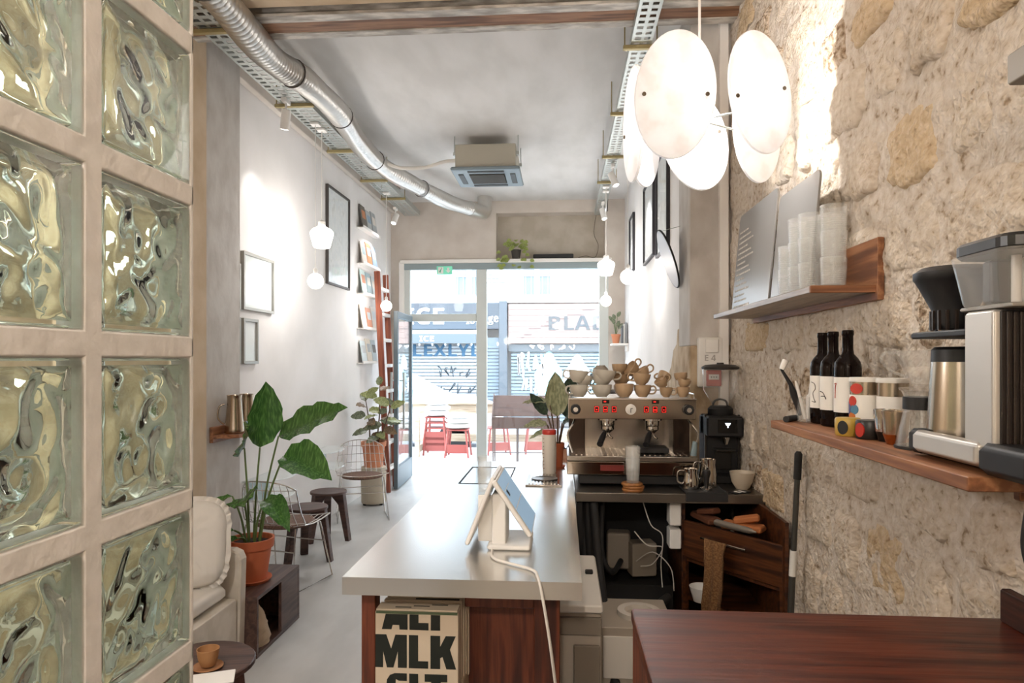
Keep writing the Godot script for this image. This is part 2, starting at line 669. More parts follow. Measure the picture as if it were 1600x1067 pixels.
func build_stone_wall() -> void:
	var rng := RandomNumberGenerator.new()
	rng.seed = 71
	var fn := FastNoiseLite.new()
	fn.seed = 4
	fn.frequency = 3.0
	fn.fractal_octaves = 5
	var mortar := surf("stone_mortar", [[0.08, hexc("8f7a63")], [0.24, hexc("c3b4a2")], [0.5, hexc("cfc3b4")], [0.8, hexc("d7cdc1")]], Vector3(1.1, 1.1, 1.1), 0.95, 0.035, 6, 0.7, 0.09)
	# uneven mortar face
	var g := Geo.new()
	var rows := []
	var ny := 230
	var nz := 290
	for i in ny + 1:
		var row := PackedVector3Array()
		var y := -0.05 + 3.75 * i / ny
		for j in nz + 1:
			var z := 0.6 - 4.66 * j / nz
			row.append(Vector3(0.966 + 0.014 * fn.get_noise_2d(z * 0.8, y * 0.8) + 0.012 * fn.get_noise_2d(z * 3.2 + 40, y * 3.2), y, z))
		rows.append(row)
	g.grid(rows, false, false, true)
	g.box(Vector3(1.17, 1.8, -0.96), Vector3(0.3, 3.8, 6.2))
	var wall := struct(g, "wall_right", mortar, "rough limestone wall with pale mortar")
	# stones
	var tones := []
	for k in 4:
		var d: Array = [["8a755d", "bfae99", "cbbdab", "d4c8b9"], ["937859", "bda484", "c9b393", "d1bda3"], ["9a876f", "c5b6a2", "d0c3b2", "d8cdbf"], ["6a513b", "a69077", "c3b19c", "cfc0ae"]][k]
		tones.append(surf("stone_%s" % ["buff", "ochre", "pale", "pitted"][k], [[0.1, hexc(d[0])], [[0.24, 0.24, 0.22, 0.36][k], hexc(d[1])], [0.52, hexc(d[2])], [0.8, hexc(d[3])]], Vector3(1.1, 1.1, 1.1), 0.95, 0.045, 6, [0.8, 0.8, 0.7, 1.5][k], 0.09, Vector3.ZERO, true, 20 + k))
	var y := 0.02
	while y < 3.5:
		var hgt := rng.randf_range(0.17, 0.27)
		var z := 0.5 + rng.randf_range(0, 0.2)
		while z > -3.95:
			var w := rng.randf_range(0.16, 0.42)
			if z - w < -4.03:
				break
			if rng.randf() < 0.93:
				var hh := hgt * rng.randf_range(0.78, 1.0)
				_stone(wall, tones[[0, 2, 0, 1, 2, 3, 0][rng.randi() % 7]], Vector3(0.966, y + hgt / 2 + rng.randf_range(-0.015, 0.015), z - w / 2), w * 0.96, hh, rng, fn)
			z -= w + rng.randf_range(0.02, 0.06)
		y += hgt + rng.randf_range(0.02, 0.05)

func _stone(wall: Node3D, m: Material, c: Vector3, w: float, h: float, rng: RandomNumberGenerator, fn: FastNoiseLite) -> void:
	var g := Geo.new()
	var rows := []
	var rise := rng.randf_range(0.006, 0.02)
	var tilt := rng.randf_range(-0.03, 0.1)
	var e := rng.randf_range(0.34, 0.6)
	var off := rng.randf() * 100.0
	var k := 30
	for i in 9:
		var s: float = [1.0, 0.96, 0.9, 0.8, 0.66, 0.5, 0.33, 0.16, 0.0][i]
		var up: float = [-1.2, -0.2, 0.45, 0.8, 0.95, 1.0, 1.0, 1.0, 1.0][i]
		var row := PackedVector3Array()
		for j in k:
			var a := TAU * j / k
			var cx := signf(cos(a)) * pow(absf(cos(a)), e)
			var cy := signf(sin(a)) * pow(absf(sin(a)), e)
			var wob := 1.0 + 0.26 * fn.get_noise_2d(off + cos(a) * 0.33, sin(a) * 0.33) + 0.1 * fn.get_noise_2d(off + cos(a) * 1.4, sin(a) * 1.4)
			var pz := cx * w / 2 * s * wob
			var py := cy * h / 2 * s * wob
			var x := -up * rise + tilt * py
			x -= 0.012 * fn.get_noise_2d(off + pz * 3.0, py * 3.0) + 0.006 * fn.get_noise_2d(off + pz * 11.0, py * 11.0)
			row.append(Vector3(x, py, -pz))
		rows.append(row)
	g.grid(rows, true, false, true)
	var o := part(g, "stone", m, wall)
	o.position = c

func text_mesh(s: String, height: float, depth: float, serif := false, weight := 700) -> TextMesh:
	var f := SystemFont.new()
	f.font_names = PackedStringArray(["Droid Serif" if serif else "Droid Sans"])
	f.font_weight = weight
	var tm := TextMesh.new()
	tm.font = f
	tm.text = s
	tm.font_size = 64
	tm.pixel_size = height / 46.0
	tm.depth = depth
	tm.curve_step = 1.0
	return tm

func letters(s: String, called: String, m: Material, parent: Node3D, p: Vector3, height: float, wide := 1.0, turn := Vector3.ZERO, depth := 0.01, serif := false) -> MeshInstance3D:
	var o := part(text_mesh(s, height, depth, serif), called, m, parent)
	o.position = p
	o.basis = Basis.from_euler(turn) * Basis.from_scale(Vector3(wide, 1, 1))
	return o

func build_glass_wall() -> void:
	var g := Geo.new()
	var bw := 0.198
	var pit := 0.2275
	var y0 := 1.356 - 5 * pit - 0.0295
	var top := 1.356 + 6 * pit
	var z_end := -0.993
	# joints
	for r in 12:
		var y := y0 + r * pit
		g.box(Vector3(-0.594, y + 0.01475, z_end + 0.585), Vector3(0.077, 0.0335, 1.17), 0.004)
	for c in 6:
		var z := -0.985 + c * 0.2275 - 0.01475
		if c == 0:
			g.box(Vector3(-0.594, (y0 + top) / 2, -0.988), Vector3(0.077, top - y0, 0.011), 0.004)
		else:
			g.box(Vector3(-0.594, (y0 + top) / 2, z), Vector3(0.0765, top - y0, 0.0335), 0.004)
	g.box(Vector3(-0.594, y0 / 2 - 0.005, z_end + 0.585), Vector3(0.079, y0 + 0.01, 1.17))
	g.box(Vector3(-0.594, (3.5 + top) / 2, z_end + 0.585), Vector3(0.079, 3.5 - top, 1.17))
	g.box(Vector3(-0.594, 1.8, 1.15), Vector3(0.079, 3.6, 2.02))
	var wall := struct(g, "wall_glass_block", surf("joint_white", [[0.2, hexc("d9d8d6")], [0.5, hexc("e0dfdd")], [0.8, hexc("e5e4e3")]], Vector3(2, 2, 2), 0.8, 0.02, 5, 0.12, 0.04), "glass block partition with white mortar joints")
	var gl := solid_glass("block_glass", Color(0.94, 0.98, 0.945, 0.0))
	var meshes := []
	for k in 4:
		meshes.append(_glass_block(bw, k))
	for r in 11:
		for c in 5:
			var o := part(meshes[(r * 3 + c * 2 + (r * c) % 3) % 4], "glass_block", gl, wall)
			o.position = Vector3(-0.594, 1.356 - 5 * pit + r * pit + bw / 2, -0.985 + c * 0.2275 + bw / 2)
			o.rotation.x = PI / 2 * ((r + c) % 2) * 2
			if (r + 2 * c) % 3 == 1:
				o.rotation.y = PI

# a hollow moulded block: smooth outer faces, a cavity whose faces are pressed in waves
func _glass_block(w: float, sd: int) -> ArrayMesh:
	var g := Geo.new()
	g.box(Vector3.ZERO, Vector3(0.076, w - 0.001, w - 0.001), 0.006)
	var fn := FastNoiseLite.new()
	fn.seed = 30 + sd
	fn.frequency = 9.0
	fn.fractal_octaves = 2
	var k := 30
	var hw := w / 2 - 0.011
	for side in 2:
		var sx := 1.0 if side else -1.0
		var rows := []
		for i in k + 1:
			var row := PackedVector3Array()
			for j in k + 1:
				var y := -hw + 2 * hw * i / k
				var z := -hw + 2 * hw * j / k
				var edge := minf(1.0, minf(hw - absf(y), hw - absf(z)) / 0.02)
				var q := fn.get_noise_2d(y * 1.0, z * 1.0)
				var dep := 0.0026 * sin((z * 0.75 + y * 0.35 * (1 if side else -1)) * 48.0 + q * 5.0 + sd) + 0.004 * fn.get_noise_2d(y * 1.2 + 9.0, z * 0.8)
				row.append(Vector3(sx * (0.0245 - 0.006 * (1.0 - edge) + dep * edge), y, z))
			rows.append(row)
		g.grid(rows, false, false, side == 0)   # faces look into the cavity
	# cavity sides
	var e := 0.0185
	var cs := [[Vector2(-hw, -hw), Vector2(hw, -hw)], [Vector2(hw, -hw), Vector2(hw, hw)], [Vector2(hw, hw), Vector2(-hw, hw)], [Vector2(-hw, hw), Vector2(-hw, -hw)]]
	for c in cs:
		var a: Vector2 = c[0]
		var b: Vector2 = c[1]
		g.quad(Vector3(-e, a.x, a.y), Vector3(-e, b.x, b.y), Vector3(e, b.x, b.y), Vector3(e, a.x, a.y))
	return g.mesh()

func build_front() -> void:
	var g := Geo.new()
	var zc := -9.17
	var th := 0.34
	var bx := func(x0: float, x1: float, y0: float, y1: float):
		g.box(Vector3((x0 + x1) / 2, (y0 + y1) / 2, zc), Vector3(x1 - x0, y1 - y0, th))
	bx.call(-2.6, -2.12, -0.1, 3.8)
	bx.call(0.585, 1.2, -0.1, 3.8)
	bx.call(-2.12, 0.585, 2.83, 2.885)
	bx.call(-2.12, -0.887, 2.885, 3.8)
	bx.call(-0.887, 0.543, 3.49, 3.8)
	bx.call(0.543, 0.585, 2.885, 3.49)
	var wall := struct(g, "wall_front", mats["plaster_beige"], "beige plastered wall above the shop window")
	g = Geo.new()
	g.box(Vector3(-0.172, 3.19, -9.28), Vector3(1.43, 0.62, 0.1))
	part(g, "niche_back", surf("niche_grey", [[0.3, hexc("b3a999")], [0.7, hexc("bfb6a8")]], Vector3(0.5, 0.5, 0.5), 0.9), wall)
	# frame
	var f := Geo.new()
	var fb := func(x0: float, x1: float, y0: float, y1: float, z := -9.03, t := 0.07):
		f.box(Vector3((x0 + x1) / 2, (y0 + y1) / 2, z), Vector3(x1 - x0, y1 - y0, t), 0.006)
	fb.call(-2.13, -2.04, 0.0, 2.83)
	fb.call(0.47, 0.59, 0.0, 2.83)
	fb.call(-1.15, -1.01, 0.0, 2.75)
	fb.call(-2.04, -1.15, 2.06, 2.16)
	fb.call(-1.01, 0.47, 0.0, 0.1)
	var win := struct(f, "window_1", mats["aluminium_frame"], "shop window frame with pale metal mullion")
	g = Geo.new()
	g.box(Vector3(-0.77, 2.79, -9.02), Vector3(2.7, 0.085, 0.09), 0.006)
	part(g, "head_rail", M("blind_box", hexc("8d9a9c"), 0.5), win)
	var pane := glass_pane("window_glass")
	for q in [[-1.01, 0.47, 0.1, 2.75], [-2.04, -1.15, 2.16, 2.75]]:
		g = Geo.new()
		g.box(Vector3((q[0] + q[1]) / 2, (q[2] + q[3]) / 2, -9.04), Vector3(q[1] - q[0], q[3] - q[2], 0.008))
		part(g, "pane", pane, win)
	# plaster reveal around the frame
	g = Geo.new()
	g.box(Vector3(-2.15, 1.4, -8.99), Vector3(0.07, 2.9, 0.05), 0.005)
	g.box(Vector3(-0.77, 2.855, -8.99), Vector3(2.8, 0.05, 0.06), 0.005)
	struct(g, "trim_4", mats["white_paint"], "white painted surround of the shop window")
	# open door leaf
	var door := Node3D.new()
	door.name = "door_1"
	door.position = Vector3(-2.02, 0, -8.95)
	door.rotation.y = deg_to_rad(2.2)
	door.set_meta("kind", "structure")
	door.set_meta("label", "glass entrance door with dark metal frame standing open")
	add_child(door)
	g = Geo.new()
	for q in [[0.03, 0.06, 0.01, 2.13], [0.94, 0.06, 0.01, 2.13]]:
		g.box(Vector3(0, (q[2] + q[3]) / 2, q[0]), Vector3(0.05, q[3] - q[2], q[1]), 0.006)
	g.box(Vector3(0, 2.09, 0.485), Vector3(0.05, 0.08, 0.85), 0.006)
	g.box(Vector3(0, 0.14, 0.485), Vector3(0.05, 0.26, 0.85), 0.006)
	part(g, "frame", mats["steel_dark_frame"], door)
	g = Geo.new()
	g.box(Vector3(0, 1.16, 0.485), Vector3(0.008, 1.78, 0.85))
	part(g, "pane", pane, door)
	for s in [-1.0, 1.0]:
		g = Geo.new()
		g.tube([Vector3(s * 0.075, 0.72, 0.86), Vector3(s * 0.075, 1.4, 0.86)], 0.014, 10)
		for y in [0.82, 1.3]:
			g.tube([Vector3(s * 0.02, y, 0.86), Vector3(s * 0.075, y, 0.86)], 0.008, 8)
		part(g, "handle", mats["galvanised"], door)
	# hanging exit sign
	var ex := thing("exit_sign", "small green exit sign hung above the open door", "exit sign", Vector3(-1.57, 2.735, -8.967))
	g = Geo.new()
	g.box(Vector3.ZERO, Vector3(0.21, 0.11, 0.012), 0.003)
	part(g, "panel", glow("exit_green", hexc("6fc3a5"), 0.25, hexc("6cbf9f")), ex)
	g = Geo.new()
	g.box(Vector3(-0.05, 0, 0.0075), Vector3(0.07, 0.085, 0.002))
	g.prism(PackedVector2Array([Vector2(0.05, -0.035), Vector2(0.085, 0.0), Vector2(0.065, 0.0), Vector2(0.065, 0.035), Vector2(0.035, 0.035), Vector2(0.035, 0.0), Vector2(0.015, 0.0)]), 0.0055, 0.008)
	part(g, "symbols", mats["paper_white"], ex)
	g = Geo.new()
	g.tube([Vector3(-0.053, -0.03, 0.01), Vector3(-0.05, 0.0, 0.01), Vector3(-0.04, 0.02, 0.01)], 0.006, 6)
	g.tube([Vector3(-0.05, 0.0, 0.01), Vector3(-0.065, -0.012, 0.01), Vector3(-0.072, -0.03, 0.01)], 0.005, 6)
	g.ball(Vector3(-0.035, 0.03, 0.01), Vector3(0.007, 0.007, 0.003), 8, 6)
	part(g, "running_figure", M("exit_dark", hexc("5cae8f"), 0.5), ex)

func build_street() -> void:
	var g := Geo.new()
	g.box(Vector3(-0.7, -0.12, -10.75), Vector3(40, 0.2, 2.8))
	struct(g, "pavement", surf("pavement_grey", [[0.3, hexc("a9a7a3")], [0.7, hexc("bcbab6")]], Vector3(0.5, 0.5, 0.5), 0.8, 0.02), "pale pavement outside the shop")
	g = Geo.new()
	g.box(Vector3(-0.7, -0.25, -15), Vector3(60, 0.2, 6))
	struct(g, "street", surf("asphalt", [[0.3, hexc("7c7d80")], [0.7, hexc("8c8d90")]], Vector3(1, 1, 1), 0.85, 0.03), "grey asphalt street")
	# building across the street
	var z := -17.0
	var b := thing("facing_building", "pale apartment house with shops across the street", "building", Vector3(0, 0, z))
	g = Geo.new()
	g.box(Vector3(-1, 6.4, -0.5), Vector3(26, 6.9, 0.9))
	g.box(Vector3(-1, 1.4, -0.7), Vector3(26, 3.2, 0.5))
	part(g, "wall", M("facade_white", hexc("d6d5d2"), 0.9), b)
	g = Geo.new()
	g.box(Vector3(-1, 3.0, 0.03), Vector3(26, 0.08, 0.2), 0.01)
	part(g, "cornice", M("cornice_white", hexc("dddcd8"), 0.8), b)
	var glass := M("street_window", hexc("5f6c72"), 0.2)
	var fr := M("street_window_frame", hexc("cfd2d2"), 0.6)
	for wx in [-6.2, -2.35, -0.65, 2.1, 5.0]:
		for wy in [4.15, 7.2]:
			var w := Geo.new()
			w.box(Vector3(0, 0, 0.0), Vector3(0.98, 2.1, 0.1))
			var wn := part(w, "window", fr, b)
			wn.position = Vector3(wx, wy, -0.05)
			for s in [-1.0, 1.0]:
				var p := Geo.new()
				p.box(Vector3(s * 0.2, 0, 0.04), Vector3(0.26, 1.95, 0.03))
				part(p, "pane", glass, wn)
			var r := Geo.new()
			r.box(Vector3(0, -0.52, 0.14), Vector3(1.15, 0.03, 0.03))
			r.box(Vector3(0, -1.0, 0.14), Vector3(1.15, 0.03, 0.03))
			for k in 9:
				r.box(Vector3(-0.55 + k * 0.1375, -0.76, 0.14), Vector3(0.014, 0.48, 0.014))
			part(r, "railing", M("railing_grey", hexc("8f9aa0"), 0.6), wn)
	# louvred shutters folded beside the windows
	for sx in [-3.62, -3.05, -1.75, -1.4]:
		var sh := Geo.new()
		for k in 20:
			sh.box(Vector3(sx, 3.22 + k * 0.1, 0.03), Vector3(0.34, 0.075, 0.03))
		part(sh, "louvre_shutter", M("shutter_white", hexc("d0d0cf"), 0.8), b)
	# left shop: dark fascia, awning valance, roller shutter
	var s1 := thing("ice_shop_front", "dark shop front with white ICE lettering and closed roller shutter", "shop front", Vector3(0, 0, z))
	var navy := M("fascia_navy", hexc("363e45"), 0.6)
	g = Geo.new()
	g.box(Vector3(-3.4, 2.63, 0.1), Vector3(3.7, 0.66, 0.3), 0.02)
	part(g, "fascia", navy, s1)
	letters("ICE", "fascia_lettering", M("sign_white", hexc("e9ebec"), 0.6), s1, Vector3(-3.42, 2.62, 0.26), 0.4, 1.15)
	letters("lounge", "fascia_script", mats["sign_white"], s1, Vector3(-1.99, 2.55, 0.26), 0.19, 0.9, Vector3(0, 0, 0.06), 0.01, true)
	var aw := Geo.new()
	aw.at(Vector3.ZERO, Vector3(0, -PI / 2, 0))
	aw.prism(PackedVector2Array([Vector2(0.2, 2.29), Vector2(0.62, 2.21), Vector2(0.62, 2.17), Vector2(0.2, 2.24)]), 2.1, 5.2)
	part(aw, "awning", M("awning_white", hexc("cdd3d6"), 0.8), s1)
	g = Geo.new()
	g.box(Vector3(-3.65, 2.065, 0.62), Vector3(3.1, 0.23, 0.02))
	part(g, "valance", M("valance_grey", hexc("525a61"), 0.8), s1)
	letters("ICE", "valance_lettering", mats["sign_white"], s1, Vector3(-3.3, 2.06, 0.635), 0.13, 1.3)
	g = Geo.new()
	for k in 22:
		g.box(Vector3(-3.5, 0.08 + k * 0.085, 0.05), Vector3(2.95, 0.07, 0.05), 0.012)
	var rs := part(g, "roller_shutter", M("shutter_grey", hexc("858b8f"), 0.5), s1)
	letters("ALEXLYLI", "painted_tag", M("tag_blue", hexc("2c5068"), 0.7), rs, Vector3(-3.0, 1.78, 0.08), 0.3, 1.25, Vector3.ZERO, 0.006)
	var tagm := M("tag_black", hexc("35393c"), 0.7)
	_scribble(rs, "painted_scrawl", tagm, Vector3(-2.75, 1.25, 0.08), 0.9, 0.3, 5)
	_scribble(rs, "painted_scrawl", tagm, Vector3(-2.55, 0.82, 0.08), 1.3, 0.3, 9)
	g = Geo.new()
	g.box(Vector3(-1.8, 1.05, 0.06), Vector3(0.5, 2.1, 0.06))
	for k in 22:
		g.box(Vector3(-1.8, 0.08 + k * 0.085, 0.1), Vector3(0.42, 0.065, 0.04), 0.01)
	part(g, "narrow_shutter", M("shutter_blue", hexc("66737c"), 0.5), s1)
	g = Geo.new()
	g.box(Vector3(-1.97, 1.15, 0.12), Vector3(0.06, 2.3, 0.12))
	g.box(Vector3(-1.48, 1.5, 0.15), Vector3(0.2, 3.0, 0.24), 0.01)
	part(g, "pier", M("pier_slate", hexc("434b51"), 0.6), s1)
	# string of bulbs under the awning
	g = Geo.new()
	for k in 7:
		g.ball(Vector3(-3.5 + k * 0.32, 1.93, 0.55), Vector3(0.025, 0.045, 0.025), 8, 6)
	part(g, "bulb_string", mats["sign_white"], s1)
	# right shop: pink boarded fascia
	var s2 := thing("pink_shop_front", "pale pink boarded shop front with grey lettering and painted shutter", "shop front", Vector3(0, 0, z))
	var pink := M("board_pink", hexc("86716a"), 0.8)
	for k in 7:
		g = Geo.new()
		g.box(Vector3(1.2, 2.02 + k * 0.139, 0.1), Vector3(5.1, 0.136, 0.2), 0.004)
		part(g, "board", pink, s2)
	var step := M("step_line", hexc("5f524e"), 0.8)
	for q in [[-1.0, 2.05, 0.08], [-0.87, 2.12, 0.2], [-0.7, 2.27, 0.3], [-0.45, 2.34, 0.2], [-0.27, 2.43, 0.3], [-0.02, 2.51, 0.33], [0.3, 2.6, 0.4], [0.62, 2.72, 0.3]]:
		g = Geo.new()
		g.box(Vector3(q[0], q[1] + 0.05, 0.203), Vector3(q[2], 0.025, 0.012))
		part(g, "step_strip", step, s2)
	letters("BLADE", "fascia_lettering", M("sign_grey", hexc("3a4144"), 0.6), s2, Vector3(0.5, 2.44, 0.21), 0.34, 1.25)
	letters("coiffure", "fascia_script", mats["sign_white"], s2, Vector3(0.62, 2.17, 0.21), 0.13, 1.2, Vector3.ZERO, 0.008, true)
	g = Geo.new()
	g.box(Vector3(1.2, 1.85, 0.08), Vector3(5.1, 0.18, 0.1))
	part(g, "header", M("header_grey", hexc("4c5356"), 0.6), s2)
	g = Geo.new()
	for k in 21:
		g.box(Vector3(1.15, 0.06 + k * 0.085, 0.03), Vector3(4.9, 0.07, 0.05), 0.012)
	var rs2 := part(g, "roller_shutter", M("shutter_teal", hexc("6c7b80"), 0.5), s2)
	var wt: Material = mats["sign_white"]
	_scribble(rs2, "painted_scrawl", wt, Vector3(-0.85, 1.45, 0.07), 0.75, 0.6, 21, 0.03)
	_scribble(rs2, "painted_scrawl", wt, Vector3(-0.3, 1.86, 0.15), 1.2, 0.12, 22, 0.018)
	_scribble(rs2, "painted_scrawl", wt, Vector3(-0.8, 0.95, 0.07), 0.5, 0.5, 27, 0.022)
	for q in [[-0.35, 0.95, 1.5, "tag_cyan", "8fd0dc"], [0.35, 0.95, 1.35, "tag_white", "dfe9ee"], [1.0, 0.9, 1.5, "tag_cyan", "8fd0dc"]]:
		g = Geo.new()
		var poly := PackedVector2Array()
		for k in 20:
			var a := TAU * k / 20
			poly.append(Vector2(cos(a) * 0.34 * (1 + 0.15 * sin(a * 5)), sin(a) * q[2] / 2 * (1 + 0.1 * cos(a * 4))))
		g.at(Vector3(q[0], q[1], 0.057)).prism(poly, 0, 0.004)
		part(g, "painted_patch", M(q[3], hexc(q[4]), 0.7), rs2)
	build_terrace()

func _scribble(parent: Node3D, called: String, m: Material, c: Vector3, w: float, h: float, sd: int, r := 0.012) -> void:
	var rng := RandomNumberGenerator.new()
	rng.seed = sd
	var g := Geo.new()
	var k := 5
	for i in k:
		var x0 := c.x - w / 2 + w * (i + 0.15) / k
		var x1 := c.x - w / 2 + w * (i + 0.95) / k
		var pts := []
		for j in 5:
			pts.append(Vector3(rng.randf_range(x0, x1), c.y + rng.randf_range(-h / 2, h / 2), c.z))
		g.tube(curve(pts, 4), r, 5)
	part(g, called, m, parent)

func build_terrace() -> void:
	# parked car
	var car := thing("parked_car", "white car parked across the street behind the terrace fence", "car", Vector3(-3.3, -0.15, -13.0))
	var body := PackedVector2Array()
	for q in [[-2.1, 0.3], [-2.12, 0.75], [-2.0, 0.98], [-1.55, 1.02], [-1.0, 1.4], [-0.4, 1.49], [0.25, 1.42], [0.62, 1.22], [0.98, 1.03], [1.55, 0.96], [1.98, 0.82], [2.1, 0.6], [2.08, 0.3], [1.7, 0.24], [-1.75, 0.24]]:
		body.append(Vector2(q[0], q[1]))
	var g := Geo.new()
	g.prism(body, -0.82, 0.82, 0.06)
	part(g, "body", M("car_white", hexc("dfe1e2"), 0.25), car)
	g = Geo.new()
	for s in [0.0]:
		g.prism(PackedVector2Array([Vector2(-1.35, 1.05), Vector2(-0.95, 1.33), Vector2(-0.35, 1.41), Vector2(-0.35, 1.05)]), 0.815, 0.835)
		g.prism(PackedVector2Array([Vector2(-0.29, 1.05), Vector2(-0.29, 1.41), Vector2(0.22, 1.35), Vector2(0.82, 1.05)]), 0.815, 0.835)
	part(g, "side_window", M("car_glass", hexc("7d8a92"), 0.15), car)
	for wx in [-1.35, 1.35]:
		g = Geo.new()
		g.at(Vector3(wx, 0.3, 0.72), Vector3(PI / 2, 0, 0)).lathe(V2([0, -0.1, 0.28, -0.1, 0.31, -0.06, 0.31, 0.08, 0.28, 0.11, 0.2, 0.1, 0, 0.1]), 20)
		part(g, "wheel", mats["black_soft"], car)
	# fence
	var pine := wood("pine_pale", "8a7963", "9c8b75", "a89a85", 0, 0.7)
	var f := thing("terrace_fence", "low pale timber fence round the pavement terrace", "fence", Vector3(-0.3, -0.02, -11.75))
	for q in [[0.72, 0.16], [0.22, 0.13]]:
		g = Geo.new()
		g.box(Vector3(0, q[0], 0), Vector3(5.2, q[1], 0.035), 0.005)
		part(g, "rail", pine, f)
	g = Geo.new()
	g.box(Vector3(0, 0.81, 0), Vector3(5.2, 0.03, 0.14), 0.005)
	part(g, "top_board", pine, f)
	for x in [-2.4, -0.9, 0.6, 2.1]:
		g = Geo.new()
		g.box(Vector3(x, 0.4, -0.05), Vector3(0.08, 0.8, 0.06), 0.006)
		part(g, "post", pine, f)
	var f2 := thing("terrace_gate_post", "short pale timber post at the terrace entrance", "post", Vector3(-2.35, -0.02, -10.9))
	g = Geo.new()
	g.box(Vector3(0, 0.38, 0), Vector3(0.075, 0.76, 0.075), 0.006)
	part(g, "upright", pine, f2)
	g = Geo.new()
	g.box(Vector3(0.0, 0.12, -0.4), Vector3(0.05, 0.12, 0.8), 0.005)
	part(g, "side_rail", pine, f2)
	# red metal stools and chairs
	var red := M("stool_red", hexc("8a3f37"), 0.5)
	var stool := thing("metal_stool", "red metal stool under grey cushions nearest the mullion", "stool", Vector3(-1.7, -0.02, -11.0), 0.0, "red terrace seats")
	g = Geo.new()
	g.box(Vector3(0, 0.44, 0), Vector3(0.34, 0.025, 0.34), 0.008)
	part(g, "seat", red, stool)
	for s in [[-1, -1], [1, -1], [-1, 1], [1, 1]]:
		g = Geo.new()
		g.tube([Vector3(s[0] * 0.14, 0.44, s[1] * 0.14), Vector3(s[0] * 0.19, 0, s[1] * 0.19)], 0.016, 8)
		part(g, "leg", red, stool)
	g = Geo.new()
	g.box(Vector3(0, 0.14, 0.17), Vector3(0.33, 0.14, 0.015), 0.004)
	part(g, "panel", red, stool)
	for k in 3:
		copy(stool, ["lowest red stool of the tall cushioned stack", "middle red stool of the tall cushioned stack", "upper red stool of the tall cushioned stack"][k], Vector3(-2.1, -0.02 + k * 0.09, -11.25))
	copy(stool, "bare red stool behind the brown display rack", Vector3(-1.1, -0.02, -11.35), 0.3)
	copy(stool, "red stool in the shade past the rack's far leg", Vector3(-0.45, -0.02, -11.5), 0.1)
	var cush := M("cushion_white", hexc("d9d8d5"), 0.9)
	var cush2 := M("cushion_greige", hexc("c3bdb2"), 0.9)
	var spots := [[Vector3(-1.7, 0.44, -11.0), cush2, "greige cushion at the bottom of the pile on the red stool"], [Vector3(-1.69, 0.52, -11.0), cush, "white cushion in the middle of the pile on the red stool"], [Vector3(-1.71, 0.6, -11.0), cush, "white cushion topping the pile on the red stool"], [Vector3(-2.1, 0.62, -11.25), cush, "lower white cushion on the tall red stool stack"], [Vector3(-2.08, 0.71, -11.25), cush, "middle white cushion on the tall red stool stack"], [Vector3(-2.1, 0.8, -11.25), cush, "top white cushion on the tall red stool stack"]]
	for q in spots:
		g = Geo.new()
		var rows := []
		for i in 9:
			var a := -PI / 2 + PI * i / 8
			var row := PackedVector3Array()
			for j in 20:
				var b := TAU * j / 20
				var cx := signf(cos(b)) * pow(absf(cos(b)), 0.6) * 0.21
				var cz := signf(sin(b)) * pow(absf(sin(b)), 0.6) * 0.2
				row.append(Vector3(cx * pow(cos(a), 0.5), 0.045 + 0.045 * sin(a), -cz * pow(maxf(cos(a), 0.0), 0.5)))
			rows.append(row)
		g.grid(rows, true)
		single(g, "seat_cushion", q[1], q[2], "cushion", q[0], 0.2, "terrace cushions")
	# brown slatted display rack
	var rack := thing("display_rack", "brown timber display rack with stepped top on thin legs", "rack", Vector3(-0.56, -0.02, -10.35))
	var rw := wood("rack_brown", "38221a", "462b20", "50352a", 0, 0.55)
	for k in 4:
		g = Geo.new()
		if k == 0:
			g.box(Vector3(0, 0.625, 0.16), Vector3(1.0, 0.17, 0.02), 0.003)
		else:
			g.at(Vector3(0, 0.7 + k * 0.1 - 0.03, 0.16 - k * 0.075), Vector3(-0.45, 0, 0)).box(Vector3.ZERO, Vector3(1.0, 0.115, 0.02), 0.003)
		part(g, "board", rw, rack)
	for s in [-1.0, 1.0]:
		g = Geo.new()
		g.at(Vector3.ZERO, Vector3(0, PI / 2, 0)).prism(PackedVector2Array([Vector2(-0.17, 0.54), Vector2(0.14, 0.54), Vector2(0.12, 1.05), Vector2(0.08, 1.05), Vector2(-0.17, 0.71)]), s * 0.5 - 0.008, s * 0.5 + 0.008)
		part(g, "side_panel", rw, rack)
	for x in [-0.49, -0.13, 0.49]:
		for zz in [-0.12, 0.15]:
			g = Geo.new()
			g.box(Vector3(x, 0.27, zz), Vector3(0.018, 0.54, 0.018))
			part(g, "leg", M("leg_dark", hexc("4a3a36"), 0.5), rack)
	g = Geo.new()
	g.box(Vector3(0, 0.18, 0.15), Vector3(0.98, 0.014, 0.014))
	part(g, "stretcher", mats["leg_dark"], rack)

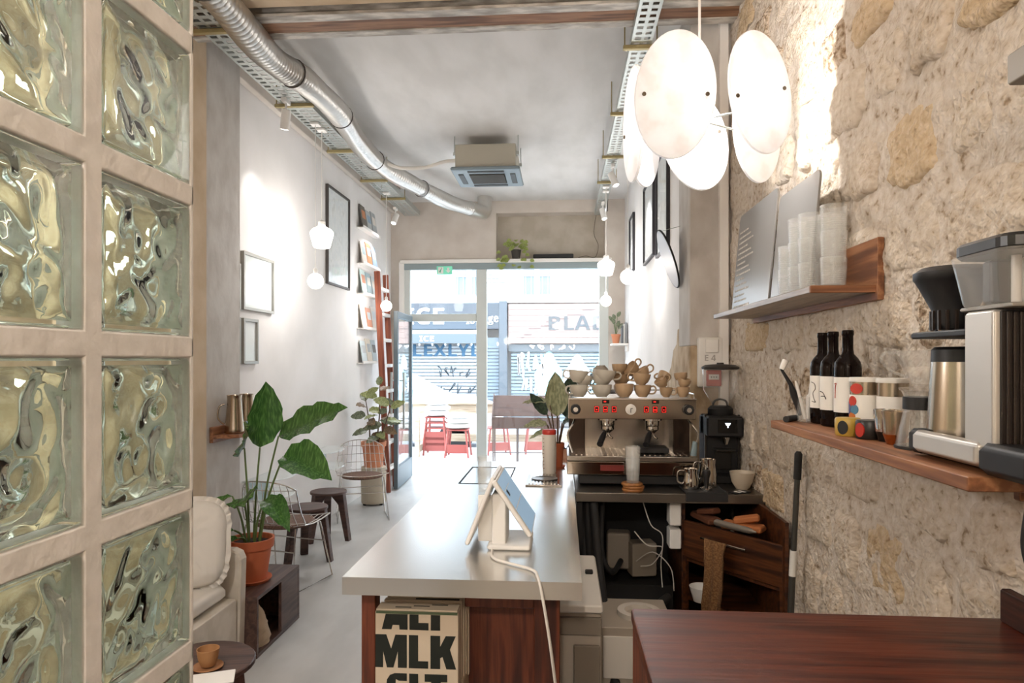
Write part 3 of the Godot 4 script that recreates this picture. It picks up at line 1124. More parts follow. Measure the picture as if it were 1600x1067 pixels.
func build_counters() -> void:
	var steel: Material = mats["steel"]
	# steel worktop of the bar
	var g := Geo.new()
	g.box(Vector3(-0.3025, 0.8735, -2.78), Vector3(0.715, 0.053, 1.56))
	g.box(Vector3(-0.3025, 0.8735, -4.225), Vector3(0.715, 0.053, 0.25))
	g.box(Vector3(-0.6025, 0.8735, -3.83), Vector3(0.115, 0.053, 0.54))
	g.box(Vector3(-0.1175, 0.8735, -3.83), Vector3(0.345, 0.053, 0.54))
	var top := thing("bar_worktop", "long brushed steel worktop of the service bar with a flush sink cover", "worktop")
	part(g, "top_sheet", steel, top)
	g = Geo.new()
	g.box(Vector3(-0.4175, 0.885, -3.83), Vector3(0.252, 0.028, 0.536), 0.002)
	part(g, "sink_cover", M("cover_steel", hexc("d5d5d3"), 0.12, 1.0), top)
	g = Geo.new()
	for q in [[-0.5465, -3.83, 0.007, 0.554], [-0.2885, -3.83, 0.007, 0.554], [-0.4175, -3.557, 0.265, 0.007], [-0.4175, -4.103, 0.265, 0.007]]:
		g.box(Vector3(q[0], 0.9008, q[1]), Vector3(q[2], 0.002, q[3]))
	part(g, "sink_seal", mats["black_soft"], top)
	# body of the bar
	var b := thing("service_bar", "dark red-brown panelled timber base under the steel worktop", "bar", Vector3(-0.3, 0, -3.2))
	g = Geo.new()
	g.box(Vector3(0.0, 0.4, 0.95), Vector3(0.56, 0.8, 0.03), 0.004)
	part(g, "front_panel", mats["redwood_y"], b)
	g = Geo.new()
	g.box(Vector3(-0.265, 0.4, -0.1), Vector3(0.03, 0.8, 2.07), 0.004)
	g.box(Vector3(0.0, 0.33, -1.1), Vector3(0.56, 0.66, 0.03), 0.004)
	part(g, "side_panel", mats["redwood_y"], b)
	for q in [[-0.312, 0.045], [0.25, 0.08]]:
		g = Geo.new()
		g.box(Vector3(q[0], 0.42, 1.06), Vector3(q[1], 0.84, 0.06), 0.004)
		part(g, "post", mats["redwood_y"], b)
	g = Geo.new()
	g.box(Vector3(0.1, 0.805, 1.05), Vector3(0.22, 0.07, 0.03), 0.004)
	part(g, "rail", mats["redwood_y"], b)
	g = Geo.new()
	g.at(Vector3.ZERO, Vector3(PI / 2, 0, 0)).prism(PackedVector2Array([Vector2(-0.28, 1.08), Vector2(-0.36, 0.98), Vector2(-0.36, -0.9), Vector2(-0.28, -0.9)]), -0.655, -0.633, 0.003)
	part(g, "side_ledge", mats["shelf_z"], b)
	# worktop that carries the espresso machine
	g = Geo.new()
	g.box(Vector3(0.513, 0.877, -3.695), Vector3(0.905, 0.046, 0.67), 0.003)
	single(g, "espresso_worktop", M("steel_worn", hexc("8d877f"), 0.32, 1.0), "dark steel worktop under the espresso machine by the stone wall", "worktop")
	g = Geo.new()
	g.box(Vector3(0.08, 0.425, -3.66), Vector3(0.03, 0.85, 0.58), 0.003)
	g.box(Vector3(0.51, 0.425, -3.98), Vector3(0.88, 0.85, 0.02), 0.003)
	single(g, "worktop_support", mats["black_soft"], "black panel support beneath the espresso worktop", "support")

func build_table() -> void:
	var t := thing("wooden_table", "polished red-brown wooden table in the near corner by the stone wall", "table", Vector3(0.545, 0, -0.96))
	var g := Geo.new()
	g.box(Vector3(0, 0.985, 0), Vector3(0.79, 0.03, 1.14), 0.005)
	part(g, "tabletop", mats["redwood_x"], t)
	g = Geo.new()
	g.box(Vector3(-0.38, 0.485, 0), Vector3(0.025, 0.97, 1.12), 0.003)
	part(g, "side_panel", mats["redwood_y"], t)
	g = Geo.new()
	g.box(Vector3(0.0, 0.485, -0.545), Vector3(0.76, 0.97, 0.025), 0.003)
	part(g, "back_panel", mats["redwood_y"], t)
	g = Geo.new()
	g.box(Vector3(0.382, 1.035, 0), Vector3(0.024, 0.07, 1.1), 0.004)
	part(g, "upstand", wood("upstand_dark", "24110b", "351a11", "452318", 2, 0.5), t)

func _tray(called: String, label: String, x: float, w: float, y: float, z0: float, z1: float, rows: int, brackets: Array) -> void:
	var t := thing(called, label, "cable tray", Vector3(x, y, 0))
	var g := Geo.new()
	var s := 0.026
	var cell := (w - s * 0.6) / rows
	for r in rows + 1:
		g.box(Vector3(-w / 2 + s * 0.3 + r * cell, 0, (z0 + z1) / 2), Vector3(s * (0.62 if r in [0, rows] else 0.8), 0.003, z0 - z1))
	var z := z0
	while z > z1:
		g.box(Vector3(0, 0, z - 0.015), Vector3(w, 0.0028, 0.034))
		z -= 0.065
	for sd in [-1.0, 1.0]:
		g.box(Vector3(sd * w / 2, 0.028, (z0 + z1) / 2), Vector3(0.003, 0.058, z0 - z1))
		g.box(Vector3(sd * (w / 2 - 0.006), 0.057, (z0 + z1) / 2), Vector3(0.014, 0.003, z0 - z1))
	part(g, "perforated_channel", mats["galvanised"], t)
	for bz in brackets:
		g = Geo.new()
		g.box(Vector3(0, -0.016, bz), Vector3(w + 0.09, 0.025, 0.03), 0.003)
		for sd in [-1.0, 1.0]:
			g.tube([Vector3(sd * (w / 2 + 0.035), -0.03, bz), Vector3(sd * (w / 2 + 0.035), 3.65 - y, bz)], 0.0045, 6)
		part(g, "hanger", M("zinc_yellow", hexc("a8996f"), 0.45, 0.7), t)

func build_ceiling_services() -> void:
	_tray("cable_tray", "perforated galvanised cable tray above the white picture wall", -1.955, 0.2, 3.42, -2.6, -8.75, 3, [-3.72, -4.85, -5.95, -6.95, -7.75])
	_tray("cable_tray", "narrow galvanised cable tray over the espresso side", 0.46, 0.12, 3.42, -2.8, -8.85, 2, [-4.1, -5.2, -6.3, -7.2])
	# flexible duct
	var d := thing("flexible_duct", "silver flexible air duct snaking along the ceiling", "duct", Vector3.ZERO)
	var pts := curve([Vector3(-1.72, 3.38, -2.85), Vector3(-1.74, 3.375, -3.4), Vector3(-1.765, 3.375, -4.0), Vector3(-1.71, 3.4, -4.45), Vector3(-1.70, 3.42, -5.05), Vector3(-1.76, 3.42, -5.8), Vector3(-1.74, 3.42, -6.54), Vector3(-1.58, 3.42, -7.24), Vector3(-1.36, 3.42, -8.0), Vector3(-1.12, 3.43, -8.5)], 46)
	var rad := []
	for i in pts.size():
		rad.append(0.08 + (0.007 if i % 3 == 0 else -0.003) + 0.004 * sin(i * 0.11))
	var g := Geo.new()
	g.tube(pts, rad, 22)
	part(g, "hose", mats["aluminium_foil"], d)
	g = Geo.new()
	g.tube(curve([Vector3(-1.16, 3.43, -8.43), Vector3(-1.04, 3.43, -8.66), Vector3(-1.01, 3.5, -8.74), Vector3(-1.01, 3.64, -8.76)], 8), 0.092, 20)
	part(g, "elbow", mats["aluminium_foil"], d)
	for k in [30, 120, 190, 260, 330]:
		g = Geo.new()
		var ring := []
		var c: Vector3 = pts[k]
		var dir: Vector3 = (pts[k + 1] - pts[k - 1]).normalized()
		var sd := dir.cross(Vector3.UP).normalized()
		for j in 20:
			ring.append(c + (sd * cos(TAU * j / 20) + dir.cross(sd) * sin(TAU * j / 20)) * 0.09)
		g.tube(ring, 0.0045, 6, false, true)
		part(g, "strap", M("strap_dark", hexc("4c4640"), 0.6), d)
	g = Geo.new()
	g.tube(curve([Vector3(-1.86, 3.5, -4.35), Vector3(-1.84, 3.46, -4.7), Vector3(-1.84, 3.5, -5.3), Vector3(-1.83, 3.47, -6.0), Vector3(-1.84, 3.5, -6.6), Vector3(-1.84, 3.48, -7.6)], 8), 0.008, 6)
	single(g, "ceiling_cable", M("cable_brown", hexc("6b5f52"), 0.6), "thin brown cable running between duct and cable tray", "cable")
	# ceiling cassette
	var ac := thing("ceiling_air_conditioner", "grey ceiling cassette air conditioner with dark grille", "air conditioner", Vector3(-0.72, 3.3, -6.57))
	g = Geo.new()
	g.box(Vector3(0, 0.14, 0), Vector3(0.565, 0.22, 0.565), 0.006)
	part(g, "body", M("case_putty", hexc("a9a394"), 0.5, 0.0), ac)
	g = Geo.new()
	g.box(Vector3(0, 0.018, 0), Vector3(0.645, 0.034, 0.64), 0.012)
	var pan := part(g, "panel", M("panel_grey_blue", hexc("7c898f"), 0.4), ac)
	g = Geo.new()
	for k in 14:
		g.box(Vector3(0, -0.003, -0.15 + k * 0.0231), Vector3(0.33, 0.012, 0.012), 0.002)
	g.box(Vector3(0, 0.004, 0), Vector3(0.34, 0.006, 0.34))
	part(g, "grille", M("grille_brown", hexc("4a4640"), 0.5), ac)
	for k in 4:
		g = Geo.new()
		g.at(Vector3.ZERO, Vector3(0, PI / 2 * k, 0)).box(Vector3(0, -0.0015, 0.245), Vector3(0.34, 0.008, 0.05), 0.002)
		part(g, "air_slot", M("slot_dark", hexc("33332f"), 0.5), ac)
	for s in [-1.0, 1.0]:
		for q in [-1.0, 1.0]:
			g = Geo.new()
			g.tube([Vector3(s * 0.3, 0.18, q * 0.2), Vector3(s * 0.3, 0.35, q * 0.2)], 0.005, 6)
			g.box(Vector3(s * 0.295, 0.18, q * 0.2), Vector3(0.03, 0.03, 0.04))
			part(g, "hanger", mats["galvanised"], ac)
	g = Geo.new()
	g.tube(curve([Vector3(-1.02, 3.46, -6.5), Vector3(-1.15, 3.45, -6.5), Vector3(-1.35, 3.4, -6.5), Vector3(-1.6, 3.4, -6.45), Vector3(-1.75, 3.47, -6.3), Vector3(-1.82, 3.5, -5.6)], 8), 0.018, 8)
	single(g, "insulated_pipe", M("pipe_white", hexc("d8d2c9"), 0.8), "white insulated pipe from the air conditioner to the duct", "pipe")

func _globe(label: String, p: Vector3, r: float, top: float, e: float) -> void:
	var t := thing("globe_pendant", label, "pendant lamp", p, 0.0, "small globe pendants")
	var g := Geo.new()
	g.ball(Vector3.ZERO, Vector3(r, r, r), 24, 16)
	part(g, "globe_lamp", glow("lamp_glass", Color(1.0, 0.97, 0.92), 1.6), t)
	g = Geo.new()
	g.lathe(V2([0, r * 0.92, 0.018, r * 0.92, 0.018, r + 0.03, 0.006, r + 0.045, 0, r + 0.045]), 12)
	part(g, "cap", mats["white_paint"], t)
	g = Geo.new()
	g.tube([Vector3(0, r + 0.04, 0), Vector3(0, top - p.y - 0.004, 0)], 0.0035, 6)
	g.box(Vector3(0, top - p.y - 0.012, 0), Vector3(0.07, 0.02, 0.07), 0.004)
	part(g, "cord", mats["white_paint"], t)
	omni(p, SOFT, e, r * 0.9, "globe")

func _bell(label: String, p: Vector3, top: float, e: float, tone := SOFT) -> void:
	var t := thing("bell_pendant", label, "pendant lamp", p, 0.0, "opal bell pendants")
	var g := Geo.new()
	g.lathe(V2([0, -0.085, 0.06, -0.084, 0.068, -0.075, 0.082, -0.02, 0.094, 0.025, 0.092, 0.045, 0.075, 0.065, 0.05, 0.078, 0.028, 0.092, 0.024, 0.105, 0, 0.105]), 28)
	part(g, "shade_lamp", glow("lamp_glass", Color(1.0, 0.97, 0.92), 1.6), t)
	g = Geo.new()
	g.lathe(V2([0, 0.1, 0.03, 0.1, 0.03, 0.125, 0.012, 0.14, 0, 0.14]), 14)
	part(g, "cap", mats["white_paint"], t)
	g = Geo.new()
	g.tube([Vector3(0, 0.135, 0), Vector3(0, top - p.y - 0.004, 0)], 0.004, 6)
	g.box(Vector3(0, top - p.y - 0.012, 0), Vector3(0.07, 0.02, 0.07), 0.004)
	part(g, "cord", mats["white_paint"], t)
	omni(p, tone, e, 0.08, "bell")

func _spot(label: String, p: Vector3, aim: Vector3, e: float) -> void:
	var t := thing("tray_spotlight", label, "spotlight", p, 0.0, "white tray spotlights")
	var dir := (aim - p).normalized()
	var g := Geo.new()
	g.tube([Vector3(0, 0.12, 0), Vector3.ZERO], 0.008, 8)
	g.box(Vector3(0, 0.11, 0), Vector3(0.035, 0.03, 0.1), 0.004)
	part(g, "bracket", mats["white_paint"], t)
	g = Geo.new()
	g.tube([-dir * 0.05, dir * 0.085], 0.033, 18)
	part(g, "barrel", mats["white_paint"], t)
	g = Geo.new()
	g.tube([dir * 0.085, dir * 0.088], 0.026, 16)
	part(g, "lamp_lens", glow("spot_lens", Color(1, 0.98, 0.95), 3.0), t)
	spot(p + dir * 0.1, aim, SOFT, e, 38.0, 0.025)

func build_lamps() -> void:
	_bell("white opal bell lamp hung before the picture wall", Vector3(-1.95, 2.54, -5.4), 3.42, LAMP * 1.0)
	_globe("white globe lamp just below the bell lamp by the picture wall", Vector3(-1.95, 2.17, -5.26), 0.063, 3.42, LAMP * 0.6)
	_globe("white globe lamp in front of the ladder", Vector3(-1.97, 2.15, -7.5), 0.063, 3.42, LAMP * 0.6)
	_bell("white opal bell lamp hung at the far right window edge", Vector3(0.46, 2.54, -7.4), 3.42, LAMP * 1.0)
	_globe("white globe lamp nearest the black-framed pictures", Vector3(0.537, 2.24, -5.75), 0.063, 3.42, LAMP * 0.6)
	_globe("white globe lamp below the bell lamp at the window edge", Vector3(0.47, 2.2, -7.6), 0.063, 3.42, LAMP * 0.6)
	_spot("white spotlight on the wide cable tray above the pictures", Vector3(-1.97, 3.28, -4.73), Vector3(-2.25, 2.2, -5.1), SPOT * 0.3)
	_spot("white spotlight at the window end of the wide cable tray", Vector3(-2.04, 3.28, -8.2), Vector3(-2.25, 2.2, -7.6), SPOT)
	_spot("white spotlight at the window end of the narrow cable tray", Vector3(0.466, 3.28, -8.1), Vector3(0.75, 2.0, -7.6), SPOT * 0.7)
	_spot("white spotlight half hidden by the disc chandelier", Vector3(0.47, 3.28, -6.55), Vector3(0.8, 2.4, -6.3), SPOT * 0.7)
	_bell("white opal bell lamp above the bench behind the glass blocks", Vector3(-1.35, 2.0, -1.5), 3.49, LAMP * 3.0)
	_bell("white opal bell lamp behind the glass blocks, further back", Vector3(-1.35, 2.1, 0.2), 3.65, LAMP * 3.0)
	_bell("white opal bell lamp hung behind the viewer over the near table", Vector3(-0.15, 2.5, 0.9), 3.65, LAMP * 6.0, WARM)
	# chandelier of alabaster discs
	var c := Vector3(0.511, 2.430, -2.613)
	var t := thing("disc_chandelier", "chandelier of large oval white alabaster discs by the stone wall", "chandelier", c)
	var ala := surf("alabaster", [[0.25, hexc("ece7e4")], [0.5, hexc("f1f0ef")], [0.8, hexc("f4f4f4")]], Vector3(1.6, 1.6, 1.6), 0.3, 0.008, 4, 0.0, 0.03, Vector3.ZERO, false)
	ala.backlight_enabled = true
	ala.backlight = Color(0.8, 0.8, 0.8)
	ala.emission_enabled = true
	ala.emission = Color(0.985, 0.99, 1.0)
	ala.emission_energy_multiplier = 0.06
	var discs := [[Vector3(0.378, 2.446, -2.343), 8.0, 3.0, -6.0], [Vector3(0.694, 2.494, -2.471), 27.0, 0.0, 8.0], [Vector3(0.263, 2.432, -2.584), -80.0, 0.0, 0.0], [Vector3(0.535, 2.452, -2.840), 10.0, -5.0, 10.0], [Vector3(0.774, 2.473, -2.797), 35.0, 0.0, 0.0], [Vector3(0.327, 2.473, -2.826), 55.0, 0.0, 0.0]]
	for q in discs:
		var o := Node3D.new()
		var g := Geo.new()
		g.prism(oval(0.14, 0.216, 60), -0.005, 0.005, 0.002, true)
		var disc := part(g, "disc", ala, t)
		disc.position = q[0] - c
		disc.rotation_degrees = Vector3(q[2], q[1], q[3])
		o.free()
		var h := Geo.new()
		for s in [-1.0, 1.0]:
			h.at(Vector3(s * 0.108, 0.014 * s, 0.0), Vector3(PI / 2, 0, 0)).lathe(V2([0, -0.009, 0.007, -0.009, 0.007, 0.009, 0, 0.009]), 10)
		part(h, "screw", M("screw_bronze", hexc("6d6254"), 0.4, 0.8), disc)
	var g2 := Geo.new()
	for q in discs:
		var e: Vector3 = q[0] - c
		g2.tube([Vector3(0, 0.02, 0), Vector3(e.x, 0.015, e.z) * 0.97], 0.004, 6)
	g2.lathe(V2([0, -0.03, 0.02, -0.03, 0.02, 0.03, 0, 0.03]), 14)
	part(g2, "arms", mats["galvanised"], t)
	g2 = Geo.new()
	g2.tube([Vector3(0, 0.11, 0), Vector3(0, 3.49 - c.y, 0)], 0.005, 8)
	part(g2, "rod", mats["white_paint"], t)
	g2 = Geo.new()
	g2.ball(Vector3(0, 0.075, 0), Vector3(0.03, 0.04, 0.03), 16, 10)
	part(g2, "bulb_lamp", glow("chandelier_bulb", Color(1, 0.98, 0.95), 8.0), t)
	omni(c + Vector3(0, 0.075, 0), Color(1.0, 0.985, 0.975), CHANDELIER, 0.03, "chandelier")

const LAMP := 0.15
const SPOT := 0.5
const CHANDELIER := 0.24

func _frame(called: String, label: String, x: float, z0: float, z1: float, y0: float, y1: float, face: float, rim: Material, paper: Material, group: String, bar := 0.022) -> Node3D:
	# picture on a side wall; face is +1 when it looks towards +x
	var t := thing(called, label, "picture", Vector3(x, (y0 + y1) / 2, (z0 + z1) / 2), 0.0, group)
	var w := absf(z1 - z0)
	var h := y1 - y0
	var g := Geo.new()
	for s in [-1.0, 1.0]:
		g.box(Vector3(face * 0.014, 0, s * (w / 2 - bar / 2)), Vector3(0.028, h, bar), 0.002)
		g.box(Vector3(face * 0.014, s * (h / 2 - bar / 2), 0), Vector3(0.028, bar, w - 2 * bar), 0.002)
	part(g, "frame", rim, t)
	g = Geo.new()
	g.box(Vector3(face * 0.007, 0, 0), Vector3(0.006, h - bar, w - bar))
	part(g, "print", paper, t)
	g = Geo.new()
	g.box(Vector3(face * 0.017, 0, 0), Vector3(0.003, h - bar * 1.8, w - bar * 1.8))
	var pg := glass_pane("picture_glass", Color(1, 1, 1, 0.05), 0.03)
	pg.metallic_specular = 0.25
	part(g, "glazing", pg, t)
	return t

func _leaf(parent: Node3D, m: Material, base: Vector3, dir: Vector3, up: Vector3, length: float, width: float, droop: float, fold: float, called := "leaf", sharp := 1.0) -> void:
	var g := Geo.new()
	var rows := []
	var side := dir.cross(up).normalized()
	var nrm := side.cross(dir).normalized()
	var k := 10
	for i in k + 1:
		var s := float(i) / k
		var wd := width * 0.5 * pow(sin(PI * pow(s, 0.8 * sharp)), 0.75)
		if i == k:
			wd = 0.001
		var c := base + dir * length * s - Vector3.UP * droop * s * s
		var row := PackedVector3Array()
		for j in 7:
			var q := (j - 3) / 3.0
			var lift := fold * absf(q) * wd + 0.006 * sin(s * 22.0) * absf(q) * (width / 0.1)
			row.append(c + side * q * wd + nrm * lift)
		rows.append(row)
	g.grid(rows, false, false)
	# thin back
	var back := []
	for r in rows:
		var row := PackedVector3Array()
		for p in r:
			row.append(p - nrm * 0.0012)
		back.append(row)
	g.grid(back, false, false, true)
	part(g, called, m, parent)

func _pot(parent: Node3D, r0: float, r1: float, h: float, m: Material, rim := 0.03) -> void:
	var g := Geo.new()
	g.lathe(V2([0, 0, r0, 0, r1 * 0.96, h - rim, r1 * 1.06, h - rim, r1 * 1.1, h, r1 * 1.0, h, r1 * 0.95, h - 0.03, 0, h - 0.03]), 32)
	part(g, "pot", m, parent)
	g = Geo.new()
	g.lathe(V2([r1 * 0.96, h - 0.028, r1 * 0.5, h - 0.02, 0, h - 0.018].duplicate()), 24)
	part(g, "soil", mats["soil"], parent)

func _wire_chair(label: String, p: Vector3, turn: float) -> void:
	# seat looks towards +z before turning
	var t := thing("wire_chair", label, "chair", p, turn, "chrome wire chairs")
	var wire: Material = mats["chrome"]
	var g := Geo.new()
	var nx := 10
	var pts := []
	# shell: seat then back, bowed sideways
	var prof := [[0.2, 0.43], [0.1, 0.41], [0.0, 0.4], [-0.1, 0.41], [-0.17, 0.45], [-0.2, 0.52], [-0.215, 0.6], [-0.225, 0.68], [-0.235, 0.74]]
	for i in prof.size():
		var row := []
		for j in nx + 1:
			var q := -1.0 + 2.0 * j / nx
			var wd := 0.24 if i < 4 else 0.25 - 0.012 * (i - 4)
			var bow := 0.07 * q * q if i >= 4 else 0.0
			var sag := 0.03 * q * q if i < 4 else 0.0
			var cut := -0.05 * pow(absf(q), 3) if i == prof.size() - 1 else 0.0
			row.append(Vector3(q * wd, prof[i][1] + sag + cut, prof[i][0] + bow))
		pts.append(row)
	for i in pts.size():
		g.tube(pts[i], 0.0028 if i in range(1, pts.size() - 1) else 0.005, 5)
	for j in nx + 1:
		var col := []
		for i in pts.size():
			col.append(pts[i][j])
		g.tube(col, 0.0028 if j in range(1, nx) else 0.005, 5)
	part(g, "wire_shell", wire, t)
	for s in [-1.0, 1.0]:
		g = Geo.new()
		g.tube([Vector3(s * 0.2, 0.41, 0.14), Vector3(s * 0.24, 0.012, 0.23), Vector3(s * 0.24, 0.012, -0.22), Vector3(s * 0.2, 0.42, -0.14)], 0.006, 8)
		part(g, "sled_leg", wire, t)
	g = Geo.new()
	g.tube([Vector3(-0.215, 0.27, 0.17), Vector3(0.215, 0.27, 0.17)], 0.005, 6)
	g.tube([Vector3(-0.215, 0.27, -0.17), Vector3(0.215, 0.27, -0.17)], 0.005, 6)
	part(g, "crossbar", wire, t)
	g = Geo.new()
	g.lathe(V2([0, 0.0, 0.19, 0.0, 0.2, 0.01, 0.19, 0.025, 0.1, 0.03, 0, 0.03]), 28)
	var c := part(g, "seat_pad", surf("pad_brown", [[0.3, hexc("5b4236")], [0.7, hexc("75594a")]], Vector3(3, 3, 3), 0.85, 0.03, 4, 0.0, 0.03, Vector3.ZERO, false), t)
	c.position = Vector3(0, 0.405, 0.03)

func _stool(label: String, p: Vector3, turn: float, h := 0.42, r := 0.155) -> Node3D:
	var t := thing("round_stool", label, "stool", p, turn, "dark plywood stools")
	var m: Material = mats["stool_wood"]
	var g := Geo.new()
	g.lathe(V2([0, h - 0.022, r - 0.004, h - 0.022, r, h - 0.018, r, h - 0.004, r - 0.004, h, 0, h]), 36)
	part(g, "seat", m, t)
	for k in 3:
		var a := TAU * k / 3
		g = Geo.new()
		g.at(Vector3.ZERO, Vector3(0, a, 0))
		var ri := r - 0.035
		# a tapering board that leans outwards, with a gusset under the seat
		g.at(Vector3.ZERO, Vector3(0, a + PI / 2, 0)).prism(PackedVector2Array([Vector2(ri - 0.1, h - 0.022), Vector2(r - 0.008, h - 0.022), Vector2(r + 0.045, 0.0), Vector2(r + 0.01, 0.0), Vector2(ri - 0.02, h - 0.11)]), -0.03, 0.03, 0.004)
		part(g, "leg", m, t)
	return t

func build_left_side() -> void:
	var rim := M("frame_silver", hexc("9c9a92"), 0.4, 0.3)
	var rim_dark := M("frame_dark", hexc("45403c"), 0.5)
	var blank := M("print_pale", hexc("dfe6e3"), 0.7)
	var grp := "pictures on the white wall"
	_frame("framed_picture", "silver framed pale print, the larger of the two near the pillar", -2.3, -4.72, -5.24, 1.91, 2.33, 1, rim, blank, grp)
	_frame("framed_picture", "narrow silver framed pale print below the larger one", -2.3, -4.72, -4.96, 1.52, 1.85, 1, rim, blank, grp)
	_frame("framed_picture", "upper silver frame half hidden by the grey pillar", -2.3, -4.585, -4.675, 1.9, 2.23, 1, rim, blank, grp, 0.014)
	_frame("framed_picture", "lower silver frame half hidden by the grey pillar", -2.3, -4.585, -4.675, 1.52, 1.85, 1, rim, blank, grp, 0.014)
	var art := surf("print_clouded", [[0.3, hexc("d3d8d8")], [0.6, hexc("dfe2e0")], [0.8, hexc("c9ccc9")]], Vector3(2, 1.2, 2), 0.7, 0.01, 4)
	_frame("framed_picture", "tall dark framed poster behind the bell lamp", -2.3, -6.47, -7.16, 2.29, 3.26, 1, rim_dark, art, grp)
	# magazine ledges
	var ys := [3.03, 2.63, 2.29, 1.9, 1.51]
	var names := ["topmost", "second highest", "middle", "second lowest", "lowest"]
	var tint := [["6d675f", "b3b7b6", "a5aaab"], ["d8cfc6", "c9875f", "8a9fb5"], ["cfe0dd", "9fb3b8", "c7cfce"], ["d8cdc0", "c98f74", "d8d2c8"], ["c9d3d4", "d3c9b8", "bfc9cb"]]
	for k in 5:
		var t := thing("magazine_ledge", "white wall ledge, %s of the five, holding magazines" % names[k], "shelf", Vector3(-2.3, ys[k], -7.83), 0.0, "white magazine ledges")
		var g := Geo.new()
		g.box(Vector3(0.04, 0, 0), Vector3(0.08, 0.012, 0.72), 0.003)
		part(g, "plank", mats["white_paint"], t)
		g = Geo.new()
		g.box(Vector3(0.078, 0.012, 0), Vector3(0.006, 0.03, 0.72), 0.002)
		part(g, "lip", mats["white_paint"], t)
		for j in 3:
			var hh: float = [0.27, 0.25, 0.28][(j + k) % 3]
			g = Geo.new()
			g.at(Vector3.ZERO, Vector3(0, 0, 0.16)).box(Vector3(0, hh / 2, 0), Vector3(0.008, hh, 0.19), 0.001)
			var cover: String = tint[k][j]
			var o := thing("magazine", "%s magazine %s on the %s wall ledge" % [["dark-spined", "middle", "pale"][j], ["nearest the tall poster", "between its neighbours", "nearest the window"][j], names[k]], "magazine", Vector3(-2.245, ys[k] + 0.0075, -7.62 - j * 0.215), 0.0, "magazines on the wall ledges")
			part(g, "cover", M("cover_" + cover, hexc(cover), 0.5), o)
			g = Geo.new()
			g.at(Vector3(0.0046, 0, 0), Vector3(0, 0, 0.16)).box(Vector3(0, hh * 0.62, -0.01), Vector3(0.001, hh * 0.35, 0.13))
			part(g, "cover_photo", M("cover_" + tint[(k + 1) % 5][(j + 1) % 3], hexc(tint[(k + 1) % 5][(j + 1) % 3]), 0.5), o)
	# red-brown ladder leaning in the corner
	var lad := thing("leaning_ladder", "red-brown wooden ladder leaning beside the open door", "ladder", Vector3(-2.03, 0, -7.99))
	var lw := wood("ladder_wood", "6a3222", "84452f", "96543b", 1, 0.6)
	for s in [0.0, 1.0]:
		var g := Geo.new()
		g.at(Vector3(0.0, 0.005, 0.19 - s * 0.38), Vector3(0, 0, 0.05)).box(Vector3(0, 1.29, 0), Vector3(0.07, 2.58, 0.03), 0.006)
		part(g, "rail", lw, lad)
	for k in 8:
		var g := Geo.new()
		var y := 0.28 + k * 0.3
		g.box(Vector3(-y * 0.05 + 0.01, y, 0), Vector3(0.06, 0.04, 0.35), 0.004)
		part(g, "rung", mats["white_paint"], lad)
	# glass wall ledges
	for q in [[-5.02, 0.67, 0.53, "round-fronted glass wall ledge behind the nearer stool"], [-6.2, 0.71, 0.56, "round-fronted glass wall ledge beside the far wire chair"]]:
		var t := thing("glass_ledge", q[3], "shelf", Vector3(-2.3, 0, q[0]), 0.0, "glass wall ledges")
		for y in [q[1], q[2]]:
			var g := Geo.new()
			var poly := PackedVector2Array([Vector2(0, -0.28), Vector2(0, 0.28)])
			for k in 13:
				var a := PI / 2 - PI * k / 12
				poly.append(Vector2(0.1 + 0.16 * cos(a), 0.28 * sin(a)))
			g.at(Vector3(0, y, 0), Vector3(PI / 2, 0, 0)).prism(poly, -0.005, 0.005, 0.001)
			part(g, "glass_tier", glass_pane("ledge_glass", Color(0.8, 0.93, 0.92, 0.12), 0.02), t)
		var g2 := Geo.new()
		g2.box(Vector3(0.09, (q[1] + q[2]) / 2, 0.22), Vector3(0.18, q[1] - q[2] - 0.012, 0.008))
		part(g2, "glass_side", glass_pane("ledge_glass_side", Color(0.72, 0.86, 0.9, 0.35), 0.05), t)
	_wire_chair("chrome wire chair with brown pad beside the tub planter", Vector3(-1.97, 0, -6.58), 0.35)
	_wire_chair("chrome wire chair seen from behind next to the potted plant", Vector3(-1.94, 0, -4.62), PI - 0.25)
	_stool("dark round stool nearer the potted plant", Vector3(-1.97, 0, -5.14), 0.5)
	_stool("dark round stool between the nearer stool and far wire chair", Vector3(-2.02, 0, -5.76), 0.4)
	_stool("dark round stool carrying the clay cup", Vector3(-1.33, 0, -2.42), 0.2, 0.44, 0.19)
	# cup and saucer on the near stool
	var cup := thing("clay_cup", "small tan clay cup on the dark round stool", "cup", Vector3(-1.275, 0.451, -2.37))
	var g3 := Geo.new()
	g3.lathe(V2([0, 0, 0.024, 0, 0.034, 0.025, 0.039, 0.06, 0.036, 0.06, 0.031, 0.028, 0.02, 0.008, 0, 0.008]), 24)
	part(g3, "bowl", M("clay_tan", hexc("a87a4e"), 0.7), cup)
	g3 = Geo.new()
	g3.lathe(V2([0, 0, 0.04, 0, 0.053, 0.008, 0.051, 0.011, 0.038, 0.006, 0, 0.005]), 24)
	single(g3, "clay_saucer", M("clay_brown", hexc("9a6a42"), 0.7), "small tan clay saucer under the clay cup", "saucer", Vector3(-1.275, 0.44, -2.37))
	g3 = Geo.new()
	g3.box(Vector3(0, 0.004, 0), Vector3(0.16, 0.006, 0.1), 0.002)
	single(g3, "paper_napkin", mats["paper_white"], "white folded paper on the round stool's near edge", "napkin", Vector3(-1.22, 0.44, -2.28), 0.4)
	_bench()
	_box_planter()
	_rubber_plant()
	# shelf on the pillar with carafes
	var sh := thing("pillar_shelf", "small orange-brown wooden shelf on the grey pillar", "shelf", Vector3(-2.22, 1.075, -4.5))
	g3 = Geo.new()
	g3.box(Vector3(0.012, 0.0, 0.0), Vector3(0.024, 0.1, 0.72), 0.003)
